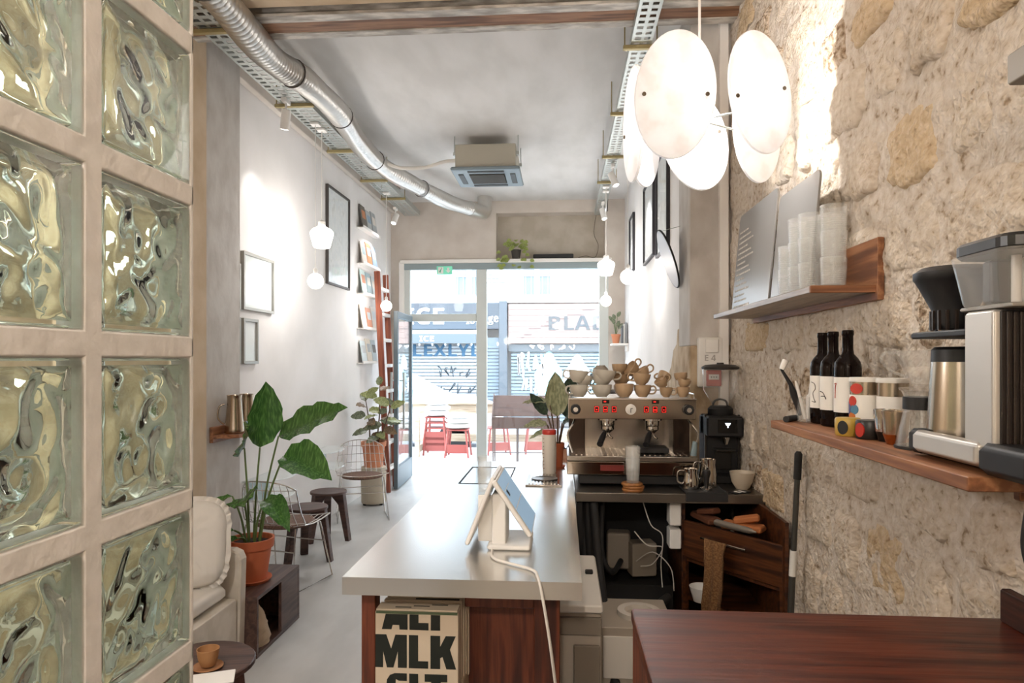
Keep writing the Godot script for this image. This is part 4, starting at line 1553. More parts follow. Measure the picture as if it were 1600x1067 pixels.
	part(g3, "backboard", mats["shelf_z"], sh)
	g3 = Geo.new()
	g3.at(Vector3(0, -0.012, 0), Vector3(PI / 2, 0, 0)).prism(PackedVector2Array([Vector2(0.024, 0.355), Vector2(0.12, 0.34), Vector2(0.165, 0.3), Vector2(0.18, 0.2), Vector2(0.18, -0.355), Vector2(0.024, -0.355)]), -0.011, 0.011, 0.002)
	part(g3, "plank", mats["shelf_z"], sh)
	var car := thing("steel_carafe", "tapered brushed steel carafe nearer the pillar's tan corner", "carafe", Vector3(-2.125, 1.0745, -4.28), 0.0, "steel carafes")
	g3 = Geo.new()
	g3.lathe(V2([0, 0, 0.058, 0, 0.062, 0.006, 0.06, 0.03, 0.044, 0.22, 0.046, 0.24, 0.049, 0.247, 0.045, 0.247, 0.042, 0.22, 0.05, 0.02, 0, 0.02]), 32)
	part(g3, "vessel", M("steel_warm", hexc("b9a894"), 0.22, 1.0), car)
	g3 = Geo.new()
	g3.tube(curve([Vector3(-0.05, 0.19, 0.03), Vector3(-0.08, 0.17, 0.045), Vector3(-0.085, 0.1, 0.05), Vector3(-0.055, 0.06, 0.03)], 5), 0.006, 6)
	part(g3, "handle", mats["steel_warm"], car)
	copy(car, "tapered brushed steel carafe beside the stacked tumblers", Vector3(-2.115, 1.0745, -4.43))
	var tum := _tumbler("tumbler on the pillar shelf, bottom of the taller pair", Vector3(-2.11, 1.0745, -4.565), 0.036, 0.1, "tumblers on the pillar shelf")
	copy(tum, "tumbler on the pillar shelf, stacked on the taller pair", Vector3(-2.11, 1.1525, -4.565))
	copy(tum, "tumbler on the pillar shelf, middle of the row", Vector3(-2.12, 1.0745, -4.66))
	copy(tum, "tumbler on the pillar shelf, at the far end", Vector3(-2.1, 1.0745, -4.75))

func _tumbler(label: String, p: Vector3, r: float, h: float, group: String, ribs := 0) -> Node3D:
	var t := thing("glass_tumbler", label, "glass", p, 0.0, group)
	var g := Geo.new()
	g.lathe(V2([0, 0, r * 0.8, 0, r * 0.84, 0.004, r * 0.9, h * 0.3, r, h - 0.002, r - 0.001, h, r - 0.003, h - 0.002, r * 0.9 - 0.003, h * 0.3, r * 0.8 - 0.003, 0.012, 0, 0.012]), 28)
	part(g, "body", glass_pane("tumbler_clear", Color(0.93, 0.94, 0.93, 0.16), 0.03), t)
	if ribs:
		g = Geo.new()
		for k in ribs:
			var y := h * (0.15 + 0.6 * k / ribs)
			var ring := []
			for j in 24:
				ring.append(Vector3(cos(TAU * j / 24), 0, sin(TAU * j / 24)) * (r * (0.88 + 0.1 * y / h) + 0.0005) + Vector3.UP * y)
			g.tube(ring, 0.0014, 5, false, true)
		part(g, "rings", mats["tumbler_clear"], t)
	return t

func _bench() -> void:
	var t := thing("white_bench", "cream painted bench with a tall end panel by the planter box", "bench", Vector3(-1.92, 0, -2.5))
	var m := surf("bench_cream", [[0.3, hexc("c4b9a8")], [0.7, hexc("d2c8b9")]], Vector3(1, 1, 1), 0.6, 0.01, 4)
	var g := Geo.new()
	g.box(Vector3(0, 0.17, 0), Vector3(0.54, 0.34, 1.7), 0.008)
	part(g, "base", m, t)
	g = Geo.new()
	g.at(Vector3.ZERO, Vector3.ZERO).prism(PackedVector2Array([Vector2(-0.27, 0.0), Vector2(0.27, 0.0), Vector2(0.285, 0.53), Vector2(0.27, 0.565), Vector2(0.235, 0.58), Vector2(-0.27, 0.58)]), -0.93, -0.86, 0.008)
	part(g, "end_panel", m, t)
	g = Geo.new()
	g.box(Vector3(-0.245, 0.4, 0), Vector3(0.05, 0.36, 1.7), 0.01)
	part(g, "back_panel", m, t)
	# seat cushion
	g = Geo.new()
	g.box(Vector3(0, 0.045, 0), Vector3(0.44, 0.085, 1.6), 0.03)
	single(g, "bench_pad", M("linen_white", hexc("d6d0c6"), 0.95), "long white seat pad on the cream bench", "cushion", Vector3(-1.9, 0.342, -2.52))
	# ruffled pillow leaning on the end panel
	var p := thing("ruffled_pillow", "crumpled white pillow with frilled edge on the bench", "pillow", Vector3(-1.87, 0.432, -3.2))
	p.rotation = Vector3(-0.2, 0.25, 0.0)
	var fn := FastNoiseLite.new()
	fn.seed = 8
	fn.frequency = 9.0
	g = Geo.new()
	var rows := []
	for i in 19:
		var a := -PI / 2 + PI * i / 18
		var row := PackedVector3Array()
		for j in 40:
			var b := TAU * j / 40
			var cx := signf(cos(b)) * pow(absf(cos(b)), 0.5) * 0.21
			var cy := signf(sin(b)) * pow(absf(sin(b)), 0.5) * 0.21
			var e := pow(maxf(cos(a), 0.0), 0.45)
			var zz := sin(a) * 0.07 + 0.014 * fn.get_noise_2d(cx * e * 1.2, cy * e * 4.0)
			row.append(Vector3(cx * e, cy * e + 0.21, zz))
		rows.append(row)
	g.grid(rows, true)
	part(g, "cover", mats["linen_white"], p)
	g = Geo.new()
	rows = [PackedVector3Array(), PackedVector3Array()]
	for j in 160:
		var b := TAU * j / 160
		var cx := signf(cos(b)) * pow(absf(cos(b)), 0.5)
		var cy := signf(sin(b)) * pow(absf(sin(b)), 0.5)
		rows[0].append(Vector3(cx * 0.2, cy * 0.2 + 0.21, 0))
		rows[1].append(Vector3(cx * 0.232, cy * 0.232 + 0.21, 0.014 * sin(j * 1.1)))
	g.grid(rows, true, false)
	part(g, "frill", mats["linen_white"], p)

func _box_planter() -> void:
	var t := thing("plant_box", "dark brown open-sided wooden cube under the potted plant", "side table", Vector3(-1.76, 0, -3.71))
	var m: Material = wood("cube_brown", "3a2721", "4d362e", "5c4439", 2, 0.5)
	var g := Geo.new()
	for y in [0.01, 0.31]:
		g = Geo.new()
		g.box(Vector3(0, y, 0), Vector3(0.36, 0.02, 0.57), 0.002)
		part(g, "board", m, t)
	for z in [-0.275, 0.275]:
		g = Geo.new()
		g.box(Vector3(0, 0.16, z), Vector3(0.36, 0.28, 0.02), 0.002)
		part(g, "end", m, t)
	g = Geo.new()
	g.box(Vector3(-0.17, 0.16, 0), Vector3(0.015, 0.28, 0.53), 0.002)
	part(g, "back", m, t)
	g = Geo.new()
	g.box(Vector3(0.17, 0.16, -0.145), Vector3(0.018, 0.28, 0.24), 0.002)
	part(g, "door", m, t)
	# cloth bag in the opening
	var fn := FastNoiseLite.new()
	fn.seed = 3
	fn.frequency = 8.0
	g = Geo.new()
	var rows := []
	for i in 13:
		var s := i / 12.0
		var row := PackedVector3Array()
		for j in 22:
			var a := TAU * j / 22
			var r := (0.085 * (1.0 - 0.75 * s * s)) * (1.0 + 0.35 * fn.get_noise_3d(cos(a), sin(a), s * 2.0))
			row.append(Vector3(cos(a) * r * 0.8, 0.2 * s, -sin(a) * r * 1.1))
		rows.append(row)
	g.grid(rows, true)
	single(g, "cloth_bag", M("bag_linen", hexc("b09a80"), 0.95), "beige cloth bag tucked inside the brown cube", "bag", Vector3(-1.66, 0.022, -3.58))
	# potted bird-of-paradise
	var p := thing("potted_plant", "large-leaved green plant in a terracotta pot on the brown cube", "plant", Vector3(-1.73, 0.32, -3.68))
	g = Geo.new()
	g.lathe(V2([0, 0, 0.095, 0, 0.11, 0.018, 0.108, 0.024, 0.09, 0.014, 0, 0.014]), 32)
	part(g, "saucer", mats["terracotta"], p)
	var pot := Node3D.new()
	pot.name = "pot_body"
	pot.position.y = 0.016
	p.add_child(pot)
	_pot(pot, 0.082, 0.112, 0.225, mats["terracotta"], 0.05)
	var lm := surf("leaf_green", [[0.3, hexc("38602f")], [0.6, hexc("4b7538")], [0.8, hexc("5f8a48")]], Vector3(6, 1.2, 6), 0.22, 0.02, 3, 0.0, 0.03, Vector3.ZERO, false)
	lm.backlight_enabled = true
	lm.backlight = Color(0.35, 0.45, 0.2)
	var stem := M("stem_green", hexc("5c6f3a"), 0.5)
	var leaves := [
		# tip of stem, leaf direction, up, length, width, droop, fold
		[Vector3(0.04, 0.74, -0.02), Vector3(0.15, 0.95, 0.15), Vector3(0.75, 0.1, 0.7), 0.4, 0.2, 0.02, 0.45],
		[Vector3(0.13, 0.8, -0.06), Vector3(0.88, 0.42, 0.1), Vector3(-0.4, 0.65, 0.65), 0.46, 0.23, 0.03, 0.25],
		[Vector3(-0.03, 0.74, 0.02), Vector3(0.3, 0.45, 0.5), Vector3(-0.2, 0.6, 0.7), 0.28, 0.22, 0.08, 0.3],
		[Vector3(0.2, 0.7, 0.04), Vector3(0.85, 0.0, 0.4), Vector3(-0.1, 0.75, 0.65), 0.36, 0.22, 0.1, 0.45],
		[Vector3(-0.02, 0.47, 0.05), Vector3(0.35, 0.2, 0.7), Vector3(-0.1, 0.75, 0.6), 0.22, 0.18, 0.06, 0.25],
		[Vector3(0.1, 0.46, 0.06), Vector3(0.75, 0.1, 0.5), Vector3(-0.2, 0.9, 0.3), 0.24, 0.14, 0.16, 0.3],
		[Vector3(-0.11, 0.47, 0.0), Vector3(-0.6, -0.1, 0.3), Vector3(0.2, 0.9, 0.2), 0.22, 0.07, 0.14, 0.3],
		[Vector3(-0.06, 0.3, 0.08), Vector3(-0.8, 0.02, 0.35), Vector3(0.1, 0.9, 0.4), 0.17, 0.06, 0.02, 0.3],
		[Vector3(-0.03, 0.26, 0.09), Vector3(-0.8, 0.0, 0.5), Vector3(0.1, 0.9, 0.4), 0.16, 0.06, 0.03, 0.3]]
	for q in leaves:
		var tip: Vector3 = q[0]
		g = Geo.new()
		var root := Vector3(tip.x * 0.25, 0.2, tip.z * 0.3)
		g.tube(curve([root, root.lerp(tip, 0.5) + Vector3(-tip.x * 0.08, 0.02, 0), tip], 6), [0.007, 0.007, 0.0068, 0.0066, 0.0064, 0.0062, 0.006, 0.0058, 0.0056, 0.0054, 0.0052, 0.005, 0.0045], 7)
		part(g, "stem", stem, p)
		var dir: Vector3 = q[1]
		_leaf(p, lm, tip, dir.normalized(), q[2].normalized(), q[3], q[4], q[5], q[6])

func _rubber_plant() -> void:
	var tub := thing("tub_planter", "beige cylindrical tub on the floor behind the far wire chair", "planter", Vector3(-2.03, 0, -7.2))
	var g := Geo.new()
	g.lathe(V2([0, 0.02, 0.125, 0.02, 0.13, 0.03, 0.135, 0.4, 0.13, 0.405, 0, 0.405]), 32)
	part(g, "barrel", M("tub_beige", hexc("b8ac98"), 0.7), tub)
	for k in 3:
		g = Geo.new()
		var a := TAU * k / 3 + 0.4
		g.box(Vector3(cos(a) * 0.1, 0.01, sin(a) * 0.1), Vector3(0.03, 0.02, 0.03), 0.003)
		part(g, "foot", mats["black_plastic"], tub)
	var p := thing("rubber_plant", "bronze-leaved rubber plant in a terracotta pot on the beige tub", "plant", Vector3(-2.03, 0.405, -7.2))
	var pot := Node3D.new()
	pot.name = "pot_body"
	p.add_child(pot)
	_pot(pot, 0.095, 0.125, 0.27, mats["terracotta_pale"], 0.05)
	var rng := RandomNumberGenerator.new()
	rng.seed = 12
	var lm := [surf("leaf_bronze", [[0.3, hexc("6d5a44")], [0.7, hexc("8a7257")]], Vector3(5, 5, 5), 0.4, 0.02, 3, 0.0, 0.03, Vector3.ZERO, false), surf("leaf_grey_green", [[0.3, hexc("5b6350")], [0.7, hexc("808a6c")]], Vector3(5, 5, 5), 0.35, 0.02, 3, 0.0, 0.03, Vector3.ZERO, false), surf("leaf_olive", [[0.3, hexc("78824f")], [0.7, hexc("a3a86e")]], Vector3(5, 5, 5), 0.35, 0.02, 3, 0.0, 0.03, Vector3.ZERO, false)]
	for s in 3:
		var base := Vector3([-0.03, 0.03, 0.05][s], 0.24, [0.02, -0.02, 0.04][s])
		var tip := base + Vector3([-0.04, 0.03, 0.16][s], [0.5, 0.62, 0.42][s], [0.05, 0.0, 0.05][s])
		g = Geo.new()
		g.tube([base, base.lerp(tip, 0.5) + Vector3(0.015, 0, 0), tip], [0.009, 0.007, 0.004], 7)
		part(g, "stem", M("stem_brown", hexc("5a4635"), 0.7), p)
		for k in 9:
			var h := 0.2 + 0.8 * k / 8.0
			var c := base.lerp(tip, h)
			var a := k * 2.4 + s
			var up := 0.1 + 0.9 * pow(h, 3) * rng.randf_range(0.6, 1.2)
			var dir := Vector3(cos(a), up - 0.15, sin(a)).normalized()
			_leaf(p, lm[(k + s * 2) % 3 if k < 8 else 2], c + dir * 0.02, dir, Vector3(rng.randf_range(-0.3, 0.3), 0.55, 0.85), rng.randf_range(0.17, 0.23), rng.randf_range(0.08, 0.11), 0.04, 0.2)

func build_right_wall() -> void:
	var black := M("frame_black", hexc("26242a"), 0.45)
	var pale := mats["print_clouded"] as Material
	var grp := "pictures on the far white wall"
	_frame("framed_picture", "black framed picture farthest from the stone wall, behind a globe lamp", 0.8, -8.14, -7.7, 2.55, 3.2, -1, black, pale, grp)
	_frame("framed_picture", "black framed tall picture, middle one of three", 0.8, -6.72, -6.0, 2.46, 3.2, -1, black, pale, grp)
	_frame("framed_picture", "black framed tall picture above the round mirror", 0.8, -5.82, -5.2, 2.4, 3.2, -1, black, pale, grp)
	# round mirror tipped out from the pillar
	var t := thing("round_mirror", "round bronze mirror tipped out from the pillar on a wire", "mirror", Vector3(0.725, 2.005, -4.3))
	t.rotation = Vector3(0.0, 0, deg_to_rad(19.0))
	var g := Geo.new()
	g.at(Vector3(-0.006, 0.19, -0.05), Vector3(0, -PI / 2, 0)).prism(oval(0.18, 0.185, 48), 0.0, 0.006, 0.001, true)
	part(g, "glass", M("mirror_bronze", hexc("86715c"), 0.3, 0.6), t)
	g = Geo.new()
	var ring := []
	for k in 48:
		ring.append(Vector3(-0.006, 0.19 + 0.187 * sin(TAU * k / 48), -0.05 + 0.182 * cos(TAU * k / 48)))
	g.tube(ring, 0.006, 6, false, true)
	part(g, "rim", mats["black_soft"], t)
	g = Geo.new()
	g.tube([Vector3(0.0, 0.37, -0.05), Vector3(0.13, 0.36, -0.05)], 0.002, 5)
	part(g, "wire", mats["galvanised"], t)
	# meter box and red alarm point
	t = thing("meter_box", "white electricity meter box on the pillar behind the coffee grinder", "meter box", Vector3(0.847, 1.535, -4.03))
	g = Geo.new()
	g.box(Vector3(0, 0, 0), Vector3(0.14, 0.29, 0.05), 0.008)
	part(g, "case", mats["white_plastic"], t)
	g = Geo.new()
	g.box(Vector3(0.005, 0.095, 0.027), Vector3(0.075, 0.08, 0.02), 0.004)
	part(g, "cover", mats["white_plastic"], t)
	letters("E 4", "lettering", M("print_grey", hexc("a9a59d"), 0.7), t, Vector3(-0.005, 0.025, 0.0255), 0.035, 1.0, Vector3.ZERO, 0.002)
	t = thing("fire_alarm_point", "red fire alarm call point on the meter box", "fire alarm", Vector3(0.862, 1.445, -3.995))
	g = Geo.new()
	g.box(Vector3.ZERO, Vector3(0.085, 0.095, 0.02), 0.005)
	part(g, "case", M("alarm_red", hexc("a32a22"), 0.4), t)
	g = Geo.new()
	g.box(Vector3(-0.002, 0.006, 0.011), Vector3(0.058, 0.03, 0.003), 0.001)
	part(g, "label_plate", mats["paper_white"], t)
	g = Geo.new()
	for k in 3:
		g.at(Vector3(-0.016 + k * 0.014, 0.006, 0.013), Vector3(PI / 2, 0, 0)).lathe(V2([0, -0.001, 0.004, -0.001, 0.004, 0.001, 0, 0.001]), 8)
	part(g, "marks", mats["black_plastic"], t)
	# little wall shelf with plant and books by the window
	t = thing("window_shelf", "small pale shelf in the far corner by the window", "shelf", Vector3(0.7, 1.74, -8.62))
	g = Geo.new()
	g.box(Vector3(0, 0, 0), Vector3(0.2, 0.025, 0.34), 0.003)
	part(g, "plank", mats["white_paint"], t)
	g = Geo.new()
	g.box(Vector3(0.09, -0.05, 0), Vector3(0.02, 0.08, 0.3), 0.003)
	part(g, "bracket", mats["white_paint"], t)
	var p := thing("small_potted_plant", "small green plant in a terracotta pot on the window shelf", "plant", Vector3(0.655, 1.753, -8.6))
	_pot(p, 0.038, 0.055, 0.115, mats["terracotta_pale"], 0.025)
	var lm: Material = mats["leaf_grey_green"]
	for k in 6:
		var a := k * 1.1
		var dir := Vector3(cos(a) * 0.5, 0.8, sin(a) * 0.5).normalized()
		var root := Vector3(0, 0.1, 0)
		var tip := root + Vector3(cos(a) * 0.03, 0.08 + 0.03 * k, sin(a) * 0.03)
		g = Geo.new()
		g.tube([root, tip], 0.003, 5)
		part(g, "stem", mats["stem_green"], p)
		_leaf(p, lm, tip, dir, Vector3(0.1, 0.3, 0.9), 0.11, 0.05, 0.02, 0.2)
	for k in 3:
		g = Geo.new()
		g.box(Vector3(0, 0.11 + 0.01 * k, 0), Vector3(0.018, 0.22 + 0.02 * k, 0.15), 0.002)
		single(g, "book", M("book_%s" % ["slate", "white", "grey"][k], hexc(["6b7075", "d5d3ce", "8c8f92"][k]), 0.6), "%s upright book on the window shelf" % ["slate blue", "white", "grey"][k], "book", Vector3(0.735 + k * 0.021, 1.753, -8.62), 0.0, "books on the window shelf")
	# niche: trailing plant, sound bar
	p = thing("trailing_plant", "trailing yellow-green plant in a dark basket in the niche", "plant", Vector3(-0.62, 2.886, -8.98))
	g = Geo.new()
	g.lathe(V2([0, 0, 0.05, 0, 0.068, 0.11, 0.06, 0.11, 0.05, 0.1, 0, 0.1]), 18)
	part(g, "basket", M("basket_dark", hexc("3a3630"), 0.8), p)
	var rng := RandomNumberGenerator.new()
	rng.seed = 5
	var vine := surf("leaf_yellow_green", [[0.3, hexc("8b9a4f")], [0.7, hexc("b3bd74")]], Vector3(8, 8, 8), 0.5, 0.02, 3, 0.0, 0.03, Vector3.ZERO, false)
	for k in 46:
		var a := rng.randf() * TAU
		var r := rng.randf_range(0.01, 0.17)
		var y := 0.16 + rng.randf_range(-0.05, 0.08) - (0.0 if r < 0.1 else rng.randf_range(0.0, 0.28))
		var c := Vector3(cos(a) * r * 1.2, y, absf(sin(a)) * r * 0.6 + 0.03)
		_leaf(p, vine, c, Vector3(cos(a), -0.2, 0.5).normalized(), Vector3(0, 0.5, 0.9), 0.065, 0.055, 0.012, 0.15)
	g = Geo.new()
	g.box(Vector3(0, 0.03, 0), Vector3(0.53, 0.055, 0.08), 0.008)
	single(g, "sound_bar", mats["black_plastic"], "black sound bar lying in the wall niche", "sound bar", Vector3(-0.13, 2.886, -9.05))
	g = Geo.new()
	g.tube(curve([Vector3(0.42, 3.4, -8.8), Vector3(0.4, 3.2, -8.97), Vector3(0.46, 3.05, -9.03), Vector3(0.42, 2.9, -9.04), Vector3(0.3, 2.92, -9.06), Vector3(0.2, 2.9, -9.06)], 6), 0.004, 6)
	single(g, "niche_cable", mats["cable_brown"], "thin cable hanging from the tray into the wall niche", "cable")
	# slim grey box cropped at the frame edge
	t = thing("wall_box", "slim grey box fixed high on the stone wall at the picture edge", "wall box", Vector3(0.875, 2.073, -1.0))
	g = Geo.new()
	g.box(Vector3.ZERO, Vector3(0.15, 0.056, 0.6), 0.004)
	part(g, "case", M("case_grey", hexc("8a8175"), 0.5), t)
	g = Geo.new()
	g.tube([Vector3(-0.02, -0.045, 0.06), Vector3(0.06, -0.045, 0.06)], 0.02, 14)
	part(g, "knob", mats["black_soft"], t)

func _cup(label: String, p: Vector3, r: float, h: float, m: Material, turn: float, group: String, tilt := Vector3.ZERO, handle := true) -> Node3D:
	var t := thing("ceramic_cup", label, "cup", p, 0.0, group)
	t.rotation = Vector3(tilt.x, turn, tilt.z)
	var g := Geo.new()
	g.lathe(V2([0, 0, r * 0.5, 0, r * 0.52, 0.004, r * 0.8, h * 0.3, r * 0.96, h * 0.65, r, h, r - 0.003, h + 0.001, r * 0.9, h * 0.65, r * 0.72, h * 0.3, r * 0.4, 0.008, 0, 0.008]), 28)
	part(g, "bowl", m, t)
	if handle:
		g = Geo.new()
		g.tube(curve([Vector3(r * 0.9, h * 0.85, 0), Vector3(r * 1.35, h * 0.9, 0), Vector3(r * 1.55, h * 0.6, 0), Vector3(r * 1.3, h * 0.3, 0), Vector3(r * 0.78, h * 0.28, 0)], 5), 0.0045, 7)
		part(g, "handle", m, t)
	return t

func build_espresso() -> void:
	var t := thing("espresso_machine", "two-group chrome espresso machine with red button displays", "espresso machine", Vector3(0.348, 0.9, -3.765))
	var chrome := M("machine_chrome", hexc("9c948a"), 0.1, 1.0)
	var st: Material = M("machine_steel", hexc("a9a39b"), 0.25, 1.0)
	var g := Geo.new()
	var w := 0.64
	g.box(Vector3(0, 0.42, -0.02), Vector3(w, 0.06, 0.5), 0.004)
	part(g, "body", st, t)
	g = Geo.new()
	g.box(Vector3(0, 0.24, -0.16), Vector3(w - 0.02, 0.36, 0.22), 0.004)
	part(g, "back_panel", st, t)
	g = Geo.new()
	g.box(Vector3(0, 0.3975, 0.255), Vector3(w, 0.1, 0.012), 0.003)
	part(g, "front_panel", chrome, t)
	g = Geo.new()
	g.box(Vector3(0, 0.45, 0.26), Vector3(w + 0.006, 0.009, 0.016), 0.002)
	g.box(Vector3(-w / 2, 0.4, 0.26), Vector3(0.006, 0.1, 0.014), 0.002)
	part(g, "panel_trim", mats["chrome"], t)
	for s in [-1.0, 1.0]:
		g = Geo.new()
		g.box(Vector3(s * (w / 2 - 0.045), 0.24, 0.02), Vector3(0.085, 0.2, 0.16), 0.004)
		part(g, "side_column", M("column_dark", hexc("4a403a"), 0.2, 0.9), t)
	g = Geo.new()
	g.box(Vector3(0, 0.147, 0.1), Vector3(w + 0.02, 0.026, 0.34), 0.004)
	part(g, "drip_tray", st, t)
	g = Geo.new()
	for k in 22:
		g.box(Vector3(-0.28 + k * 0.0267, 0.162, 0.09), Vector3(0.008, 0.004, 0.28))
	part(g, "drip_grate", mats["chrome"], t)
	g = Geo.new()
	g.box(Vector3(0, 0.098, 0.1), Vector3(w + 0.02, 0.07, 0.33), 0.005)
	var low := part(g, "lower_panel", chrome, t)
	g = Geo.new()
	g.box(Vector3(-0.1, 0.1, 0.2665), Vector3(0.12, 0.03, 0.002))
	part(g, "red_badge", M("badge_red", hexc("6e2a25"), 0.3), low)
	g = Geo.new()
	g.box(Vector3(0.02, 0.035, 0.05), Vector3(w - 0.06, 0.055, 0.36), 0.01)
	part(g, "plinth", mats["black_plastic"], t)
	# cup rail
	g = Geo.new()
	for s in [-1.0, 1.0]:
		g.tube([Vector3(s * 0.315, 0.452, 0.24), Vector3(s * 0.315, 0.475, 0.24), Vector3(s * 0.315, 0.475, -0.24), Vector3(s * 0.315, 0.452, -0.24)], 0.004, 6)
	g.tube([Vector3(-0.315, 0.475, -0.24), Vector3(0.315, 0.475, -0.24)], 0.004, 6)
	part(g, "cup_rail", mats["chrome"], t)
	# displays
	var red := glow("led_display_red", hexc("ff2318"), 0.7, hexc("300808"))
	for grp in [[-0.132, -0.132], [0.118, 0.118]]:
		var cx: float = grp[0]
		g = Geo.new()
		g.box(Vector3(cx, 0.437, 0.262), Vector3(0.036, 0.02, 0.003), 0.001)
		var d := part(g, "display", mats["black_gloss"], t)
		g = Geo.new()
		g.box(Vector3(cx - 0.004, 0.437, 0.264), Vector3(0.012, 0.006, 0.001))
		part(g, "digits", red, d)
		for k in 3:
			var x := cx - 0.046 + k * 0.044
			g = Geo.new()
			g.box(Vector3(x, 0.398, 0.262), Vector3(0.026, 0.034, 0.004), 0.001)
			var b := part(g, "button", mats["black_gloss"], t)
			g = Geo.new()
			for s in [-1.0, 1.0]:
				g.box(Vector3(x + s * 0.0095, 0.398, 0.2645), Vector3(0.0022, 0.026, 0.001))
				g.box(Vector3(x, 0.398 + s * 0.013, 0.2645), Vector3(0.021, 0.0022, 0.001))
			g.box(Vector3(x, 0.396, 0.2645), Vector3([0.006, 0.013, 0.005][k], 0.006, 0.001))
			part(g, "lit_symbol_light", red, b)
	# pressure gauge
	g = Geo.new()
	g.at(Vector3(-0.006, 0.398, 0.263), Vector3(PI / 2, 0, 0)).lathe(V2([0, 0, 0.025, 0, 0.027, 0.004, 0.024, 0.006, 0, 0.006]), 28)
	var ga := part(g, "gauge", M("gauge_face", hexc("cfcac0"), 0.4), t)
	g = Geo.new()
	g.box(Vector3(-0.006, 0.392, 0.2695), Vector3(0.003, 0.022, 0.001))
	g.box(Vector3(-0.002, 0.403, 0.2695), Vector3(0.011, 0.003, 0.001))
	part(g, "needle", mats["black_plastic"], ga)
	for x in [-0.285, 0.28]:
		g = Geo.new()
		g.at(Vector3(x, 0.398, 0.262), Vector3(PI / 2, 0, 0)).lathe(V2([0, 0, 0.026, 0, 0.026, 0.03, 0.02, 0.038, 0, 0.038]), 10, 0.99)
		var kn := part(g, "steam_knob", mats["black_plastic"], t)
		g = Geo.new()
		g.at(Vector3(x, 0.398, 0.299), Vector3(PI / 2, 0, 0)).lathe(V2([0, 0, 0.013, 0, 0.012, 0.003, 0, 0.003]), 16)
		part(g, "knob_cap", mats["steel"], kn)
	# group heads with portafilters
	for x in [-0.115, 0.115]:
		g = Geo.new()
		g.at(Vector3(x, 0.3, 0.15)).lathe(V2([0, 0.0, 0.03, 0.0, 0.036, 0.008, 0.036, 0.03, 0.05, 0.034, 0.05, 0.055, 0, 0.06]), 24)
		var gh := part(g, "group_head", mats["chrome"], t)
		g = Geo.new()
		g.at(Vector3(x, 0.282, 0.15)).lathe(V2([0, -0.018, 0.012, -0.016, 0.03, 0.0, 0.034, 0.004, 0.034, 0.02, 0, 0.02]), 24)
		var pf := part(g, "portafilter", mats["chrome"], t)
		g = Geo.new()
		g.tube([Vector3(x, 0.285, 0.18), Vector3(x - 0.02, 0.275, 0.22)], 0.009, 8)
		part(g, "neck", mats["chrome"], pf)
		g = Geo.new()
		g.tube([Vector3(x - 0.018, 0.276, 0.21), Vector3(x - 0.03, 0.26, 0.25), Vector3(x - 0.05, 0.225, 0.31)], [0.011, 0.015, 0.016], 12)
		part(g, "handle", mats["black_plastic"], pf)
		g = Geo.new()
		g.tube(curve([Vector3(x, 0.268, 0.16), Vector3(x - 0.008, 0.25, 0.16), Vector3(x - 0.022, 0.243, 0.165)], 4), 0.006, 7)
		g.tube(curve([Vector3(x, 0.268, 0.16), Vector3(x + 0.01, 0.25, 0.16), Vector3(x + 0.024, 0.24, 0.17)], 4), 0.006, 7)
		part(g, "spout", mats["chrome"], pf)
	# steam wands
	for s in [-1.0, 1.0]:
		g = Geo.new()
		g.tube(curve([Vector3(s * 0.29, 0.34, 0.22), Vector3(s * 0.3, 0.32, 0.28), Vector3(s * 0.325, 0.27, 0.29), Vector3(s * 0.3, 0.18, 0.28)], 6), 0.006, 8)
		part(g, "steam_wand", mats["chrome"], t)
	g = Geo.new()
	g.tube([Vector3(0.31, 0.24, 0.288), Vector3(0.303, 0.17, 0.281)], [0.012, 0.016], 10)
	part(g, "wand_cloth", M("cloth_blue_grey", hexc("7f8f92"), 0.9), t)
	# black scale on the drip tray
	g = Geo.new()
	g.box(Vector3(0, 0.014, 0), Vector3(0.15, 0.028, 0.14), 0.005)
	single(g, "coffee_scale", mats["black_plastic"], "black weighing scale on the espresso drip tray", "scale", Vector3(0.47, 1.066, -3.64))
	# cups on top: cream large, tan middling, tan small
	var cream := M("glaze_cream", hexc("b9b1a2"), 0.3)
	var tan := M("glaze_tan", hexc("b09474"), 0.3)
	var gp := "cups on the espresso machine"
	var y := 1.3565
	_cup("cream cup at the window end of the bottom row", Vector3(0.082, y, -3.580), 0.05, 0.062, cream, PI + 0.5, gp)
	_cup("cream cup second in the bottom row, handle turned to the room", Vector3(0.2, y, -3.580), 0.053, 0.064, cream, PI + 0.45, gp)
	_cup("tan handleless cup in the middle of the bottom row", Vector3(0.315, y, -3.570), 0.05, 0.068, tan, 0.0, gp, Vector3.ZERO, false)
	_cup("tan cup with handle towards the grinder in the bottom row", Vector3(0.41, y, -3.580), 0.045, 0.062, tan, 0.1, gp)
	_cup("small tan cup second from the grinder end, bottom row", Vector3(0.53, y, -3.580), 0.034, 0.05, tan, -0.3, gp)
	_cup("small tan cup at the grinder end of the bottom row", Vector3(0.615, y, -3.580), 0.036, 0.052, tan, 2.0, gp, Vector3.ZERO, false)
	y += 0.064
	_cup("cream cup stacked at the window end, tipped inside another", Vector3(0.074, y + 0.012, -3.580), 0.05, 0.062, cream, PI, gp, Vector3(0.0, 0, 0.1))
	_cup("cream cup lying under the tipped one at the window end", Vector3(0.095, y - 0.004, -3.600), 0.05, 0.058, cream, 0.6, gp, Vector3(0.1, 0, -0.25))
	_cup("cream cup stacked on the second cup, rim level", Vector3(0.213, y + 0.015, -3.580), 0.056, 0.06, cream, 0.2, gp, Vector3(0, 0, -0.08))
	_cup("cream cup tipped beneath the level cream cup", Vector3(0.19, y - 0.002, -3.590), 0.052, 0.056, cream, PI + 0.2, gp, Vector3(0, 0, 0.3))
